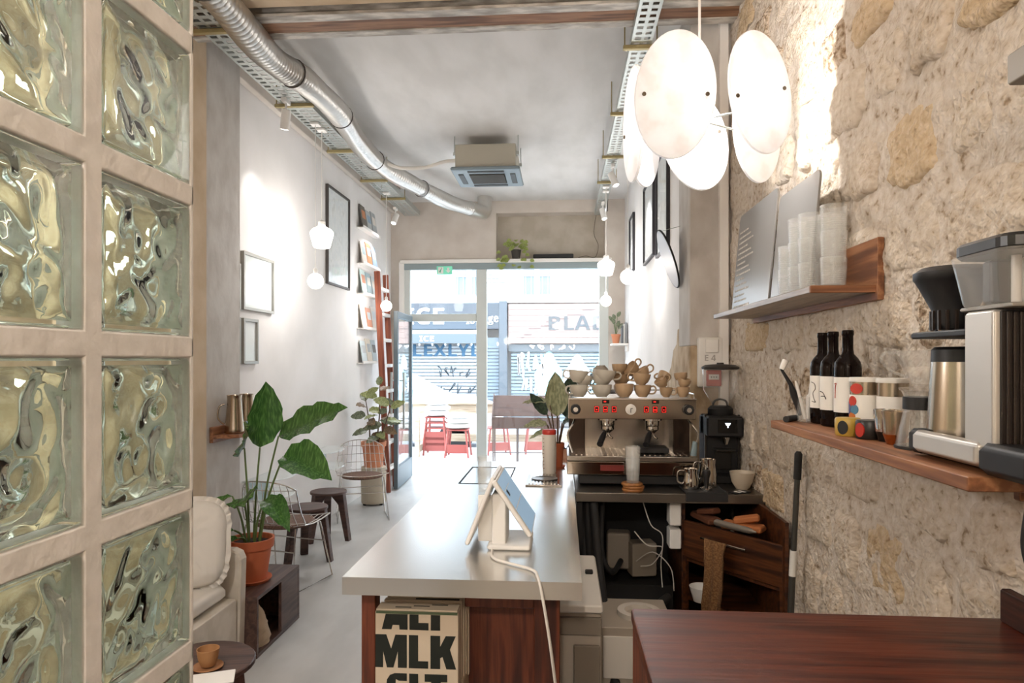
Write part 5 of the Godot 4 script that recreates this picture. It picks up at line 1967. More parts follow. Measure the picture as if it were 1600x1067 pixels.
	_cup("tan cup stacked above the handled tan cup, window side handle", Vector3(0.4, y, -3.580), 0.046, 0.058, tan, PI + 0.1, gp, Vector3(0, 0, 0.12))
	_cup("tan cup tipped over the stacked tan cup towards the grinder", Vector3(0.425, y + 0.03, -3.600), 0.045, 0.056, tan, 0.1, gp, Vector3(0, 0, 0.55))
	_cup("small tan cup lying on its side on the small cups", Vector3(0.525, y - 0.008, -3.590), 0.033, 0.048, tan, 0.1, gp, Vector3(0.2, 0, 0.7))
	_cup("small tan cup leaning back above the lying one", Vector3(0.51, y + 0.016, -3.620), 0.036, 0.048, tan, PI - 0.6, gp, Vector3(0.7, 0, 0.2))
	_cup("small tan cup stacked at the grinder end, lower", Vector3(0.615, y - 0.012, -3.580), 0.036, 0.045, tan, 2.4, gp, Vector3(0, 0, 0.25), false)
	_cup("small tan cup stacked at the grinder end, upper", Vector3(0.608, y + 0.016, -3.590), 0.036, 0.045, tan, 2.0, gp, Vector3(0, 0, -0.12), false)
	_cup("tan cup in the back row behind the handleless cup", Vector3(0.315, y - 0.005, -3.680), 0.046, 0.058, tan, 0.4, gp, Vector3(0, 0, 0.2))
	_cup("tan handleless cup on top of the back row", Vector3(0.3, y + 0.052, -3.690), 0.042, 0.055, tan, 0.0, gp, Vector3.ZERO, false)
	_cup("tan cup balanced at the very top, handle up", Vector3(0.39, y + 0.062, -3.660), 0.042, 0.052, tan, 0.2, gp, Vector3(0.3, 0, 1.0))
	_cup("tan cup in the back row under the cup at the top", Vector3(0.315, 1.3565, -3.690), 0.046, 0.058, tan, 2.0, gp)
	_cup("cream cup upside down behind the stacked cream cups", Vector3(0.2, y + 0.1, -3.690), 0.048, 0.055, M("glaze_grey", hexc("8f877b"), 0.4), 0.0, gp, Vector3(PI, 0, 0), false)
	# grinder
	t = thing("coffee_grinder", "black coffee grinder with clear hopper beside the stone wall", "coffee grinder", Vector3(0.852, 0.9, -3.77))
	g = Geo.new()
	g.box(Vector3(0, 0.02, 0), Vector3(0.2, 0.04, 0.24), 0.006)
	part(g, "base", mats["black_plastic"], t)
	g = Geo.new()
	g.box(Vector3(0, 0.19, -0.05), Vector3(0.19, 0.32, 0.13), 0.012)
	g.box(Vector3(0, 0.295, 0.01), Vector3(0.19, 0.11, 0.19), 0.012)
	part(g, "body", mats["black_plastic"], t)
	g = Geo.new()
	g.box(Vector3(-0.088, 0.19, 0.02), Vector3(0.012, 0.33, 0.02), 0.003)
	g.box(Vector3(0.088, 0.19, 0.02), Vector3(0.012, 0.33, 0.02), 0.003)
	part(g, "side_rail", M("rail_grey", hexc("4c4844"), 0.3, 0.8), t)
	g = Geo.new()
	g.box(Vector3(0.01, 0.3, 0.1065), Vector3(0.1, 0.07, 0.003), 0.001)
	var ds := part(g, "display", mats["black_gloss"], t)
	g = Geo.new()
	g.prism(PackedVector2Array([Vector2(-0.004, 0.317), Vector2(0.026, 0.317), Vector2(0.02, 0.305), Vector2(0.014, 0.303), Vector2(0.014, 0.292), Vector2(0.008, 0.292), Vector2(0.008, 0.303), Vector2(0.002, 0.305)]), 0.108, 0.109)
	part(g, "lit_symbol_light", glow("screen_white", Color(0.9, 0.95, 1.0), 0.9), ds)
	g = Geo.new()
	g.at(Vector3(0.01, 0.2, 0.06)).lathe(V2([0, 0, 0.012, 0, 0.022, 0.03, 0.024, 0.045, 0, 0.045]), 16)
	part(g, "chute", mats["chrome"], t)
	g = Geo.new()
	g.box(Vector3(0.005, 0.17, 0.05), Vector3(0.1, 0.012, 0.08), 0.003)
	g.box(Vector3(0.005, 0.11, 0.02), Vector3(0.09, 0.1, 0.01), 0.003)
	part(g, "fork", M("fork_grey", hexc("35322f"), 0.35, 0.6), t)
	g = Geo.new()
	g.at(Vector3(0, 0.35, -0.02)).lathe(V2([0, 0, 0.062, 0, 0.066, 0.01, 0.066, 0.035, 0.05, 0.05, 0.0, 0.05]), 28)
	part(g, "collar", mats["black_soft"], t)
	g = Geo.new()
	g.tube(curve([Vector3(-0.04, 0.395, -0.02), Vector3(-0.03, 0.425, -0.02), Vector3(0, 0.435, -0.02), Vector3(0.03, 0.425, -0.02), Vector3(0.04, 0.395, -0.02)], 5), 0.006, 6)
	part(g, "collar_handle", mats["black_soft"], t)
	g = Geo.new()
	g.at(Vector3(0, 0.4, -0.02)).lathe(V2([0.04, 0, 0.05, 0.02, 0.09, 0.085, 0.095, 0.2]), 32)
	part(g, "hopper", glass_pane("hopper_clear", Color(0.95, 0.93, 0.9, 0.12), 0.04), t)
	g = Geo.new()
	g.at(Vector3(0, 0.6, -0.02)).lathe(V2([0, -0.006, 0.085, -0.006, 0.098, 0.0, 0.1, 0.01, 0.08, 0.022, 0.02, 0.026, 0.018, 0.034, 0, 0.034]), 32)
	part(g, "lid", M("lid_brown_black", hexc("2b2622"), 0.5), t)

func build_counter_things() -> void:
	var white: Material = mats["white_plastic"]
	# payment terminal with two tilted screens
	var t := thing("payment_terminal", "white tent-shaped payment terminal with a blue screen on the steel bar", "payment terminal", Vector3(-0.19, 0.9, -2.42))
	var g := Geo.new()
	g.box(Vector3(0.005, 0.01, 0), Vector3(0.15, 0.02, 0.22), 0.008)
	part(g, "base", white, t)
	g = Geo.new()
	g.box(Vector3(-0.03, 0.1, 0.02), Vector3(0.05, 0.18, 0.14), 0.006)
	part(g, "column", white, t)
	g = Geo.new()
	g.at(Vector3(0.018, 0.148, -0.02), Vector3(0, 0, -0.97)).box(Vector3.ZERO, Vector3(0.225, 0.018, 0.31), 0.006)
	var scr := part(g, "clerk_screen", white, t)
	g = Geo.new()
	g.at(Vector3(0.018, 0.148, -0.02), Vector3(0, 0, -0.97)).box(Vector3(0, 0.0095, 0), Vector3(0.205, 0.001, 0.285))
	part(g, "blue_display", glow("display_blue", hexc("8fa8bd"), 0.35, hexc("5f7a90")), scr)
	g = Geo.new()
	g.at(Vector3(0.018, 0.148, -0.02), Vector3(0, 0, -0.97)).box(Vector3(0.01, 0.0103, 0), Vector3(0.003, 0.0006, 0.285))
	g.at(Vector3(0.018, 0.148, -0.02), Vector3(0, 0, -0.97)).box(Vector3(-0.06, 0.0103, 0.05), Vector3(0.002, 0.0006, 0.16))
	part(g, "display_lines", mats["paper_white"], scr)
	g = Geo.new()
	g.at(Vector3(0.018, 0.148, -0.02), Vector3(0, 0, -0.97)).box(Vector3(-0.045, 0.0103, 0.09), Vector3(0.022, 0.0008, 0.03))
	part(g, "display_button", M("button_dark", hexc("3d4c57"), 0.4), scr)
	g = Geo.new()
	g.at(Vector3(-0.092, 0.135, -0.02), Vector3(0, 0, 1.19)).box(Vector3.ZERO, Vector3(0.25, 0.016, 0.28), 0.006)
	part(g, "customer_screen", white, t)
	g = Geo.new()
	g.box(Vector3(-0.075, 0.1, 0.06), Vector3(0.06, 0.16, 0.006), 0.002)
	part(g, "web", white, t)
	g = Geo.new()
	g.tube(curve([Vector3(-0.24, 0.906, -2.3), Vector3(-0.22, 0.9055, -2.2), Vector3(-0.1, 0.9055, -2.1), Vector3(-0.075, 0.906, -2.02), Vector3(-0.062, 0.87, -1.985), Vector3(-0.04, 0.75, -1.965), Vector3(-0.015, 0.55, -1.98), Vector3(0.02, 0.2, -2.05), Vector3(0.03, 0.01, -2.1)], 8), 0.0045, 7)
	single(g, "terminal_cable", M("cable_white", hexc("d9d4cc"), 0.6), "white cable running from the payment terminal over the bar edge", "cable")
	# stacked tumblers by the sink
	var tm := _tumbler("ribbed glass tumbler standing by the sink, lower of two", Vector3(-0.387, 0.9, -3.36), 0.036, 0.11, "tumblers by the sink")
	copy(tm, "ribbed glass tumbler nested in the one by the sink", Vector3(-0.387, 0.965, -3.36))
	# rinser plate
	t = thing("glass_rinser", "square steel glass rinser plate set on the bar", "rinser", Vector3(-0.1, 0.9, -3.67))
	g = Geo.new()
	g.box(Vector3(0, 0.004, 0), Vector3(0.19, 0.008, 0.34), 0.003)
	part(g, "plate", mats["machine_steel"], t)
	g = Geo.new()
	for k in 9:
		g.box(Vector3(-0.075 + k * 0.01875, 0.0095, 0.0), Vector3(0.008, 0.003, 0.29))
	part(g, "ribs", mats["chrome"], t)
	g = Geo.new()
	g.at(Vector3(0, 0.011, 0)).lathe(V2([0, 0.004, 0.02, 0.004, 0.05, 0.002, 0.06, 0.006, 0.07, 0.004, 0.07, 0, 0, 0]), 28)
	part(g, "spray_ring", M("ring_dark", hexc("6f6b66"), 0.3, 0.9), t)
	# milk bottle with red lid
	t = thing("plastic_bottle", "white plastic bottle with a red cap on the bar", "bottle", Vector3(-0.08, 0.9, -3.93))
	g = Geo.new()
	g.lathe(V2([0, 0, 0.034, 0, 0.039, 0.006, 0.041, 0.1, 0.041, 0.215, 0.038, 0.222, 0, 0.222]), 28)
	part(g, "body", M("bottle_white", hexc("d8d0c4"), 0.5), t)
	g = Geo.new()
	g.lathe(V2([0, 0.222, 0.039, 0.222, 0.041, 0.226, 0.041, 0.244, 0.037, 0.25, 0, 0.25]), 28)
	part(g, "cap", M("cap_red", hexc("c4392c"), 0.4), t)
	g = Geo.new()
	for k in 9:
		g.box(Vector3(-0.03, 0.03 + k * 0.021, 0.0285), Vector3(0.01, 0.003, 0.001))
	part(g, "scale_marks", mats["badge_red"], t)
	# broad-leaved plant behind the bottle
	var p := thing("broad_leaf_plant", "broad-leaved plant in a terracotta pot behind the espresso machine", "plant", Vector3(-0.035, 0.9, -4.12))
	_pot(p, 0.03, 0.04, 0.15, mats["terracotta"], 0.03)
	g = Geo.new()
	g.lathe(V2([0, 0, 0.042, 0, 0.05, 0.014, 0.044, 0.014, 0.036, 0.008, 0, 0.008]), 24)
	part(g, "saucer", mats["terracotta"], p)
	var dk := surf("leaf_dark_green", [[0.3, hexc("26352c")], [0.7, hexc("3d4f3d")]], Vector3(5, 5, 5), 0.35, 0.02, 3, 0.0, 0.03, Vector3.ZERO, false)
	var pl := surf("leaf_sage", [[0.3, hexc("7c8160")], [0.7, hexc("a3a582")]], Vector3(5, 2, 5), 0.4, 0.02, 3, 0.0, 0.03, Vector3.ZERO, false)
	for q in [[Vector3(0.0, 0.31, 0), Vector3(-0.05, 1, 0.1), Vector3(0.2, -0.1, 1), 0.27, 0.14, pl, 0.0], [Vector3(0.05, 0.3, -0.02), Vector3(0.15, 1, -0.05), Vector3(0.3, 0, 1), 0.27, 0.13, dk, 0.0], [Vector3(-0.05, 0.4, 0.02), Vector3(-1, 0.12, 0.1), Vector3(0.1, 1, 0.4), 0.16, 0.08, pl, 0.03], [Vector3(-0.06, 0.32, 0.02), Vector3(-0.6, 0.75, 0.2), Vector3(0.4, 0.1, 1), 0.17, 0.07, dk, 0.0], [Vector3(-0.06, 0.26, 0.03), Vector3(-1, 0.25, 0.1), Vector3(0.1, 0.9, 0.5), 0.15, 0.08, pl, 0.05], [Vector3(-0.04, 0.23, 0.03), Vector3(-1, -0.1, 0.2), Vector3(0, 0.9, 0.5), 0.13, 0.05, pl, 0.04], [Vector3(0.03, 0.27, 0.03), Vector3(0.7, 0.5, 0.4), Vector3(-0.3, 0.8, 0.5), 0.12, 0.06, dk, 0.02]]:
		var tip: Vector3 = q[0]
		g = Geo.new()
		g.tube(curve([Vector3(tip.x * 0.2, 0.13, 0), tip * Vector3(0.6, 0.75, 0.7), tip], 4), 0.005, 6)
		part(g, "stem", mats["stem_brown"], p)
		_leaf(p, q[5], tip, q[1].normalized(), q[2].normalized(), q[3], q[4], q[6], 0.2)
	# glass on wooden coasters before the machine
	var cm := wood("coaster_wood", "7a4a24", "96602f", "ad7740", 0, 0.5)
	for k in 3:
		g = Geo.new()
		g.lathe(V2([0, 0, 0.05, 0, 0.053, 0.004, 0.053, 0.009, 0.05, 0.013, 0, 0.013]), 24)
		single(g, "wooden_coaster", cm, "round wooden coaster before the espresso machine, %s of three" % ["lowest", "middle", "topmost"][k], "coaster", Vector3(0.345 + [0.0, 0.004, -0.004][k], 0.9 + k * 0.0135, -3.43), 0.7 * k, "wooden coasters")
	tm = _tumbler("tall glass tumbler on the wooden coasters", Vector3(0.345, 0.9408, -3.43), 0.037, 0.12, "tumblers on the coasters")
	copy(tm, "glass tumbler nested on top of the coaster glass", Vector3(0.345, 1.0, -3.43))
	# pitchers, mat, tamper, bowl
	g = Geo.new()
	g.box(Vector3(0, 0.005, 0), Vector3(0.2, 0.01, 0.22), 0.003)
	g.box(Vector3(0, -0.012, 0.115), Vector3(0.2, 0.045, 0.008), 0.002)
	single(g, "rubber_mat", mats["black_soft"], "black rubber tamping mat on the espresso worktop edge", "mat", Vector3(0.69, 0.9, -3.465))
	for q in [[Vector3(0.63, 0.9105, -3.445), 0.04, 0.1, "shorter steel milk pitcher next to the machine"], [Vector3(0.725, 0.9105, -3.5), 0.044, 0.14, "taller steel milk pitcher beside the grinder"]]:
		t = thing("milk_pitcher", q[3], "pitcher", q[0], 0.0, "steel milk pitchers")
		var r: float = q[1]
		var h: float = q[2]
		g = Geo.new()
		g.lathe(V2([0, 0, r, 0, r * 1.03, 0.006, r, h * 0.45, r * 0.82, h * 0.8, r * 0.9, h, r * 0.86, h, r * 0.78, h * 0.8, r * 0.9, 0.012, 0, 0.012]), 28)
		part(g, "jug", mats["chrome"], t)
		g = Geo.new()
		g.tube(curve([Vector3(-r * 0.8, h * 0.88, 0), Vector3(-r * 1.5, h * 0.85, 0), Vector3(-r * 1.6, h * 0.4, 0), Vector3(-r * 1.05, h * 0.25, 0)], 5), 0.005, 7)
		part(g, "handle", mats["chrome"], t)
	t = thing("coffee_tamper", "black-handled steel tamper on the rubber mat", "tamper", Vector3(0.7, 0.9105, -3.41))
	g = Geo.new()
	g.lathe(V2([0, 0, 0.029, 0, 0.029, 0.012, 0.012, 0.022, 0, 0.022]), 24)
	part(g, "foot", mats["chrome"], t)
	g = Geo.new()
	g.lathe(V2([0, 0.02, 0.011, 0.02, 0.014, 0.06, 0.021, 0.085, 0.018, 0.098, 0, 0.102]), 20)
	part(g, "grip", mats["black_plastic"], t)
	g = Geo.new()
	g.lathe(V2([0, 0, 0.03, 0, 0.034, 0.006, 0.052, 0.035, 0.062, 0.085, 0.058, 0.085, 0.047, 0.036, 0.028, 0.012, 0, 0.01]), 32)
	single(g, "ceramic_bowl", M("bowl_cream", hexc("bfb19c"), 0.45), "cream ceramic bowl at the stone wall end of the worktop", "bowl", Vector3(0.9, 0.9, -3.52))
	g = Geo.new()
	g.box(Vector3(0, 0.003, 0), Vector3(0.1, 0.004, 0.05), 0.001)
	var lab := single(g, "label_card", mats["black_plastic"], "small black card with white stripes by the cream bowl", "card", Vector3(0.86, 0.9, -3.41), 0.5)
	g = Geo.new()
	for k in 2:
		g.box(Vector3(-0.015 + k * 0.03, 0.0056, 0), Vector3(0.013, 0.001, 0.044))
	part(g, "stripe", mats["paper_white"], lab)
	# cartons under the bar front
	var fl := M("carton_white", hexc("c9baa4"), 0.8)
	var ink := M("carton_ink", hexc("10170f"), 0.7)
	for k in 1:
		t = thing("milk_carton", "white carton printed with huge black MLK lettering", "carton", Vector3(-0.447, 0.0, -2.04 - 0.05))
		g = Geo.new()
		g.box(Vector3(0, 0.66, 0), Vector3(0.258, 0.24, 0.06), 0.003)
		part(g, "box", fl, t)
		g = Geo.new()
		g.box(Vector3(0, 0.783, 0), Vector3(0.252, 0.006, 0.058), 0.001)
		part(g, "top_flap", fl, t)
		g = Geo.new()
		for j in 3:
			g.box(Vector3(-0.045 + j * 0.055, 0.7865, 0.012 - 0.012 * j), Vector3(0.05, 0.001, 0.005))
		part(g, "top_print", ink, t)
		g = Geo.new()
		g.box(Vector3(0, 0.776, 0.0306), Vector3(0.252, 0.008, 0.001))
		part(g, "tape_edge", M("tape_green", hexc("4c5a3e"), 0.5), t)
		_block_letters(t, ink)
	# further cartons behind it, stacked on edge
	for k in 4:
		t = thing("milk_carton", "white printed carton packed behind the MLK carton, %s" % ["first in line", "second in line", "third in line", "last in line"][k], "carton", Vector3(-0.443 + k * 0.004, 0.0, -2.148 - k * 0.0235))
		g = Geo.new()
		g.box(Vector3(0, 0.66, 0), Vector3(0.25, 0.255 + k * 0.006, 0.022), 0.002)
		part(g, "box", fl, t)
		g = Geo.new()
		g.box(Vector3(0.045, 0.7885 + k * 0.003, 0), Vector3(0.14, 0.002, 0.008))
		part(g, "top_print", ink, t)
	g = Geo.new()
	g.box(Vector3(0, 0.27, 0), Vector3(0.27, 0.54, 0.16), 0.004)
	single(g, "carton_crate", M("crate_board", hexc("b3a288"), 0.85), "plain cardboard crate carrying the milk cartons", "crate", Vector3(-0.445, 0.0, -2.155))

func _block_letters(t: Node3D, ink: Material) -> void:
	var z0 := 0.0301
	var z1 := 0.0306
	var P := func(pts: Array) -> Geo:
		var poly := PackedVector2Array()
		for i in range(0, pts.size(), 2):
			poly.append(Vector2(pts[i], pts[i + 1]))
		return Geo.new().prism(poly, z0, z1)
	# M L K, bold condensed, 53 px tall in the middle of the face
	var y0 := 0.607
	var y1 := 0.708
	part(P.call([-0.128, y0, -0.104, y0, -0.104, y0 + 0.05, -0.092, y0, -0.072, y0, -0.058, y0 + 0.05, -0.058, y0, -0.03, y0, -0.03, y1, -0.066, y1, -0.079, y0 + 0.058, -0.094, y1, -0.128, y1]), "letter", ink, t)
	part(P.call([-0.024, y0, 0.036, y0, 0.036, y0 + 0.022, 0.005, y0 + 0.022, 0.005, y1, -0.024, y1]), "letter", ink, t)
	part(P.call([0.043, y0, 0.073, y0, 0.073, y0 + 0.033, 0.08, y0 + 0.037, 0.092, y0, 0.122, y0, 0.103, y0 + 0.06, 0.121, y1, 0.09, y1, 0.073, y0 + 0.068, 0.073, y1, 0.043, y1]), "letter", ink, t)
	# lower halves of A L T on the flap
	y0 = 0.724
	y1 = 0.771
	part(P.call([-0.108, y0, -0.078, y0, -0.074, y0 + 0.014, -0.054, y0 + 0.014, -0.053, y0, -0.028, y0, -0.028, y1, -0.096, y1]), "letter", ink, t)
	part(P.call([-0.022, y0, 0.037, y0, 0.037, y0 + 0.022, 0.006, y0 + 0.022, 0.006, y1, -0.022, y1]), "letter", ink, t)
	part(P.call([0.044, y0, 0.073, y0, 0.073, y1, 0.044, y1]), "letter", ink, t)
	# tops of C I T
	y1 = 0.59
	y0 = 0.542
	part(P.call([-0.03, y1, -0.068, y1, -0.083, y1 - 0.006, -0.092, y1 - 0.02, -0.094, y0, -0.066, y0, -0.064, y1 - 0.018, -0.055, y1 - 0.023, -0.03, y1 - 0.023]), "letter", ink, t)
	part(P.call([-0.023, y0, 0.005, y0, 0.005, y1, -0.023, y1]), "letter", ink, t)
	part(P.call([0.045, y0, 0.075, y0, 0.075, y1 - 0.023, 0.095, y1 - 0.023, 0.095, y1, 0.025, y1, 0.025, y1 - 0.023, 0.045, y1 - 0.023]), "letter", ink, t)

func build_shelves() -> void:
	# ---- upper shelf
	var t := thing("glass_shelf", "upper wooden wall shelf holding menu boards and stacked tumblers", "shelf", Vector3(0.85, 1.765, -2.815))
	var g := Geo.new()
	g.box(Vector3(0, 0, 0), Vector3(0.2, 0.022, 1.33), 0.003)
	part(g, "plank", wood("plank_grey_brown", "6d5a4a", "8a7763", "9c8a77", 2, 0.35), t)
	g = Geo.new()
	g.box(Vector3(0.0, 0.0, 0.668), Vector3(0.2, 0.024, 0.012), 0.003)
	part(g, "end_band", mats["shelf_x"], t)
	g = Geo.new()
	g.box(Vector3(0.103, 0.06, 0.01), Vector3(0.022, 0.19, 1.35), 0.003)
	part(g, "backboard", mats["shelf_z"], t)
	# menu boards
	var slate := M("board_slate", hexc("8f8c88"), 0.28, 0.3)
	for q in [[-3.175, 0.6, 0.485, "slate menu board with rows of small white text"], [-2.62, 0.44, 0.43, "plain slate board behind the stacked tumblers"]]:
		var b := thing("menu_board", q[3], "menu board", Vector3(0.84, 1.777, q[0]), 0.0, "slate boards on the upper shelf")
		b.rotation.z = -0.09
		g = Geo.new()
		g.at(Vector3.ZERO, Vector3(0, -PI / 2, 0)).prism(PackedVector2Array(Array(rrect(q[1], q[2], 0.03, 4)).map(func(p): return p + Vector2(0, q[2] / 2))), -0.004, 0.004, 0.001)
		part(g, "panel", slate, b)
		if q[1] > 0.5:
			var rng := RandomNumberGenerator.new()
			rng.seed = 31
			for row in 15:
				g = Geo.new()
				var z := -0.27
				while z < -0.02 - 0.05 * (row % 3):
					var l := rng.randf_range(0.012, 0.035)
					g.box(Vector3(-0.0045, 0.03 + row * 0.026, z + l / 2), Vector3(0.001, 0.008, l))
					z += l + 0.009
				var o := part(g, "chalk_line", M("chalk", hexc("cfc9c0"), 0.8), b)
				o.set_meta("kind", "stuff")
	# stacked tumblers
	var gp := "tumblers on the upper shelf"
	var k := 0
	var first: Node3D = null
	for q in [[0.82, -2.55, 2, "farthest short stack"], [0.83, -2.47, 3, "narrow second stack"], [0.835, -2.38, 3, "stack in the middle"], [0.9, -2.4, 3, "stack at the back"], [0.86, -2.25, 3, "stack nearest the shelf end"]]:
		for j in q[2]:
			var label := "ribbed tumbler, %s of the %s on the upper shelf" % [["bottom one", "second one", "top one"][j], q[3]]
			var p := Vector3(q[0], 1.7765 + j * 0.083, q[1])
			if first == null:
				first = _tumbler(label, p, 0.041, 0.1, gp, 9)
			else:
				copy(first, label, p)
			k += 1
	# ---- lower shelf
	t = thing("equipment_shelf", "lower wooden wall shelf holding bottles and the coffee brewer", "shelf", Vector3(0.823, 1.337, -1.775))
	g = Geo.new()
	g.box(Vector3.ZERO, Vector3(0.27, 0.026, 1.11), 0.003)
	part(g, "plank", mats["shelf_z"], t)
	g = Geo.new()
	for z in [-0.45, 0.0, 0.45]:
		g.box(Vector3(0.07, -0.03, z), Vector3(0.12, 0.034, 0.02), 0.003)
	part(g, "bracket", mats["shelf_z"], t)
	var sy := 1.3505
	# pen pot and brush
	t = thing("pen_jar", "clear jar of pens and markers at the far end of the lower shelf", "jar", Vector3(0.785, sy, -2.27))
	g = Geo.new()
	g.lathe(V2([0, 0, 0.03, 0, 0.032, 0.004, 0.032, 0.08, 0.029, 0.08, 0.028, 0.006, 0, 0.006]), 24)
	part(g, "jar", glass_pane("jar_clear", Color(0.95, 0.95, 0.93, 0.1), 0.03), t)
	for q in [[-0.015, 0.01, -0.25, "white"], [0.0, 0.012, 0.1, "white"], [0.012, -0.01, 0.3, "black"], [0.014, 0.012, 0.22, "white"]]:
		g = Geo.new()
		g.at(Vector3(q[0] * 0.4, 0.01, q[1] * 0.4), Vector3(0.0, 0, -q[2])).tube([Vector3.ZERO, Vector3(0, 0.11, 0), Vector3(0, 0.125, 0)], [0.0055, 0.0055, 0.003], 8)
		part(g, "pen", mats["white_plastic"] if q[3] == "white" else mats["black_plastic"], t)
	t = thing("cleaning_brush", "black brush with white bristles leaning in the pen jar", "brush", Vector3(0.765, sy + 0.02, -2.275))
	g = Geo.new()
	g.tube([Vector3(0, 0, 0), Vector3(-0.02, 0.07, 0), Vector3(-0.03, 0.1, 0), Vector3(-0.06, 0.15, 0.0)], [0.006, 0.012, 0.007, 0.004], 8)
	part(g, "handle", mats["black_plastic"], t)
	g = Geo.new()
	g.tube([Vector3(-0.058, 0.148, 0), Vector3(-0.045, 0.178, 0)], [0.009, 0.011], 10)
	part(g, "bristles", mats["paper_white"], t)
	t = thing("small_spray_bottle", "small white bottle with brown cap behind the pen jar", "bottle", Vector3(0.81, sy, -2.3))
	g = Geo.new()
	g.lathe(V2([0, 0, 0.016, 0, 0.017, 0.003, 0.017, 0.08, 0.009, 0.088, 0, 0.088]), 18)
	part(g, "body", mats["paper_white"], t)
	g = Geo.new()
	g.lathe(V2([0, 0.088, 0.01, 0.088, 0.01, 0.108, 0, 0.108]), 14)
	part(g, "cap", M("cap_brown", hexc("6b4630"), 0.5), t)
	g = Geo.new()
	g.at(Vector3(-0.04, 0.012, 0.0), Vector3(0, 0, PI / 2)).tube([Vector3(0, -0.045, 0), Vector3(0, 0.045, 0)], 0.01, 10)
	single(g, "black_marker", mats["black_plastic"], "short black marker lying at the far shelf end", "marker", Vector3(0.76, sy - 0.002, -2.3), 0.9)
	# wine bottles
	var bot := M("bottle_dark", hexc("120a08"), 0.06)
	bot.metallic_specular = 0.3
	for i in 3:
		t = thing("wine_bottle", ["dark wine bottle farthest along the shelf, grey drawing on label", "dark wine bottle between its two neighbours, black figure on label", "dark wine bottle nearest the jars, red mark on label"][i], "bottle", Vector3([0.81, 0.808, 0.812][i], sy, [-2.205, -2.115, -2.02][i]), 0.0, "dark wine bottles")
		g = Geo.new()
		g.lathe(V2([0, 0.004, 0.028, 0.0, 0.034, 0.003, 0.0365, 0.012, 0.0365, 0.175, 0.034, 0.192, 0.026, 0.205, 0.0165, 0.216, 0.0145, 0.23, 0.0145, 0.268, 0.016, 0.27, 0.016, 0.281, 0.014, 0.284, 0, 0.284]), 32)
		part(g, "glass", bot, t)
		g = Geo.new()
		var rows := []
		for r in 2:
			var row := PackedVector3Array()
			for j in 15:
				var a := deg_to_rad(150.0 + 105.0 * j / 14)
				row.append(Vector3(cos(a) * 0.0369, 0.05 + r * 0.1, -sin(a) * 0.0369))
			rows.append(row)
		g.grid(rows, false, false)
		var lb := part(g, "paper_label", mats["paper_white"], t)
		g = Geo.new()
		var an := deg_to_rad(205.0)
		var c := Vector3(cos(an), 0, -sin(an)) * 0.0373
		var sd := Vector3(-sin(an), 0, -cos(an))
		var drawing: Array = [[[-0.008, 0.13], [0.004, 0.125], [0.008, 0.11], [-0.002, 0.095], [0.004, 0.075], [0.008, 0.068], [-0.006, 0.07]], [[-0.014, 0.105], [-0.002, 0.1], [0.008, 0.082], [0.004, 0.09], [-0.01, 0.09]], [[-0.012, 0.13], [-0.006, 0.132], [-0.009, 0.122], [-0.01, 0.09]]][i]
		var path := []
		for pt in drawing:
			path.append(c + sd * pt[0] + Vector3.UP * pt[1])
		g.tube(curve(path, 4), 0.0012, 5)
		part(g, "drawing", M("ink_%s" % ["grey", "black", "red"][i], hexc(["5f5a55", "2a2624", "a8392c"][i]), 0.7), lb)
	# coffee tins with clear tops
	var coat := [["b83a2a", "jar printed with a red oval and coloured dots beside the wine bottles"], ["cfc8bd", "clear-topped jar with plain white label behind the steel cups"]]
	for i in 2:
		t = thing("coffee_jar", coat[i][1], "jar", Vector3([0.815, 0.85][i], sy, [-1.915, -1.835][i]), 0.0, "coffee jars")
		g = Geo.new()
		g.lathe(V2([0, 0, 0.037, 0, 0.038, 0.004, 0.038, 0.105, 0, 0.105]), 32)
		part(g, "label_wrap", mats["paper_white"], t)
		g = Geo.new()
		g.lathe(V2([0, 0.105, 0.0375, 0.105, 0.0375, 0.14, 0, 0.14]), 32)
		part(g, "clear_top", M("tin_bare", hexc("b8ac9b"), 0.2, 0.9), t)
		g = Geo.new()
		g.lathe(V2([0, 0.14, 0.039, 0.14, 0.04, 0.144, 0.038, 0.152, 0, 0.152]), 32)
		part(g, "lid", mats["white_plastic"], t)
		if i == 0:
			var cols := [["dot_red", "c23a2a"], ["dot_blue", "4c7f9c"], ["dot_orange", "c9722f"], ["dot_purple", "5e6494"]]
			var spots := [[195.0, 0.088, 0.014], [205.0, 0.066, 0.013], [192.0, 0.045, 0.013], [160.0, 0.066, 0.02], [214.0, 0.122, 0.014]]
			for d in 5:
				g = Geo.new()
				var a := deg_to_rad(spots[d][0])
				g.at(Vector3(cos(a), 0, -sin(a)) * 0.0378 + Vector3.UP * spots[d][1], Vector3(0, a + PI / 2, 0)).prism(oval(spots[d][2] * (1.2 if d == 4 else 0.9), spots[d][2], 20), -0.002, 0.0016)
				var m: Array = cols[d % 4]
				if d == 4:
					m = cols[0]
				part(g, "printed_dot", M(m[0], hexc(m[1]), 0.6), t)
	# small tins
	for i in 2:
		t = thing("tea_tin", ["small yellow and black tin in front of the coffee jars", "small black and red tin next to the steel cups"][i], "tin", Vector3([0.748, 0.772][i], sy, [-1.86, -1.79][i]), 0.0, "small printed tins")
		g = Geo.new()
		g.lathe(V2([0, 0, 0.029, 0, 0.032, 0.004, 0.032, 0.042, 0.029, 0.047, 0, 0.047]), 28)
		part(g, "body", M(["tin_yellow", "tin_black"][i], hexc(["b8963f", "1d1a19"][i]), 0.4), t)
		g = Geo.new()
		var a := deg_to_rad([225.0, 205.0][i])
		g.at(Vector3(cos(a), 0, -sin(a)) * 0.0315 + Vector3.UP * 0.023, Vector3(0, a + PI / 2, 0)).prism(oval(0.013, 0.018, 20), -0.003, 0.0016)
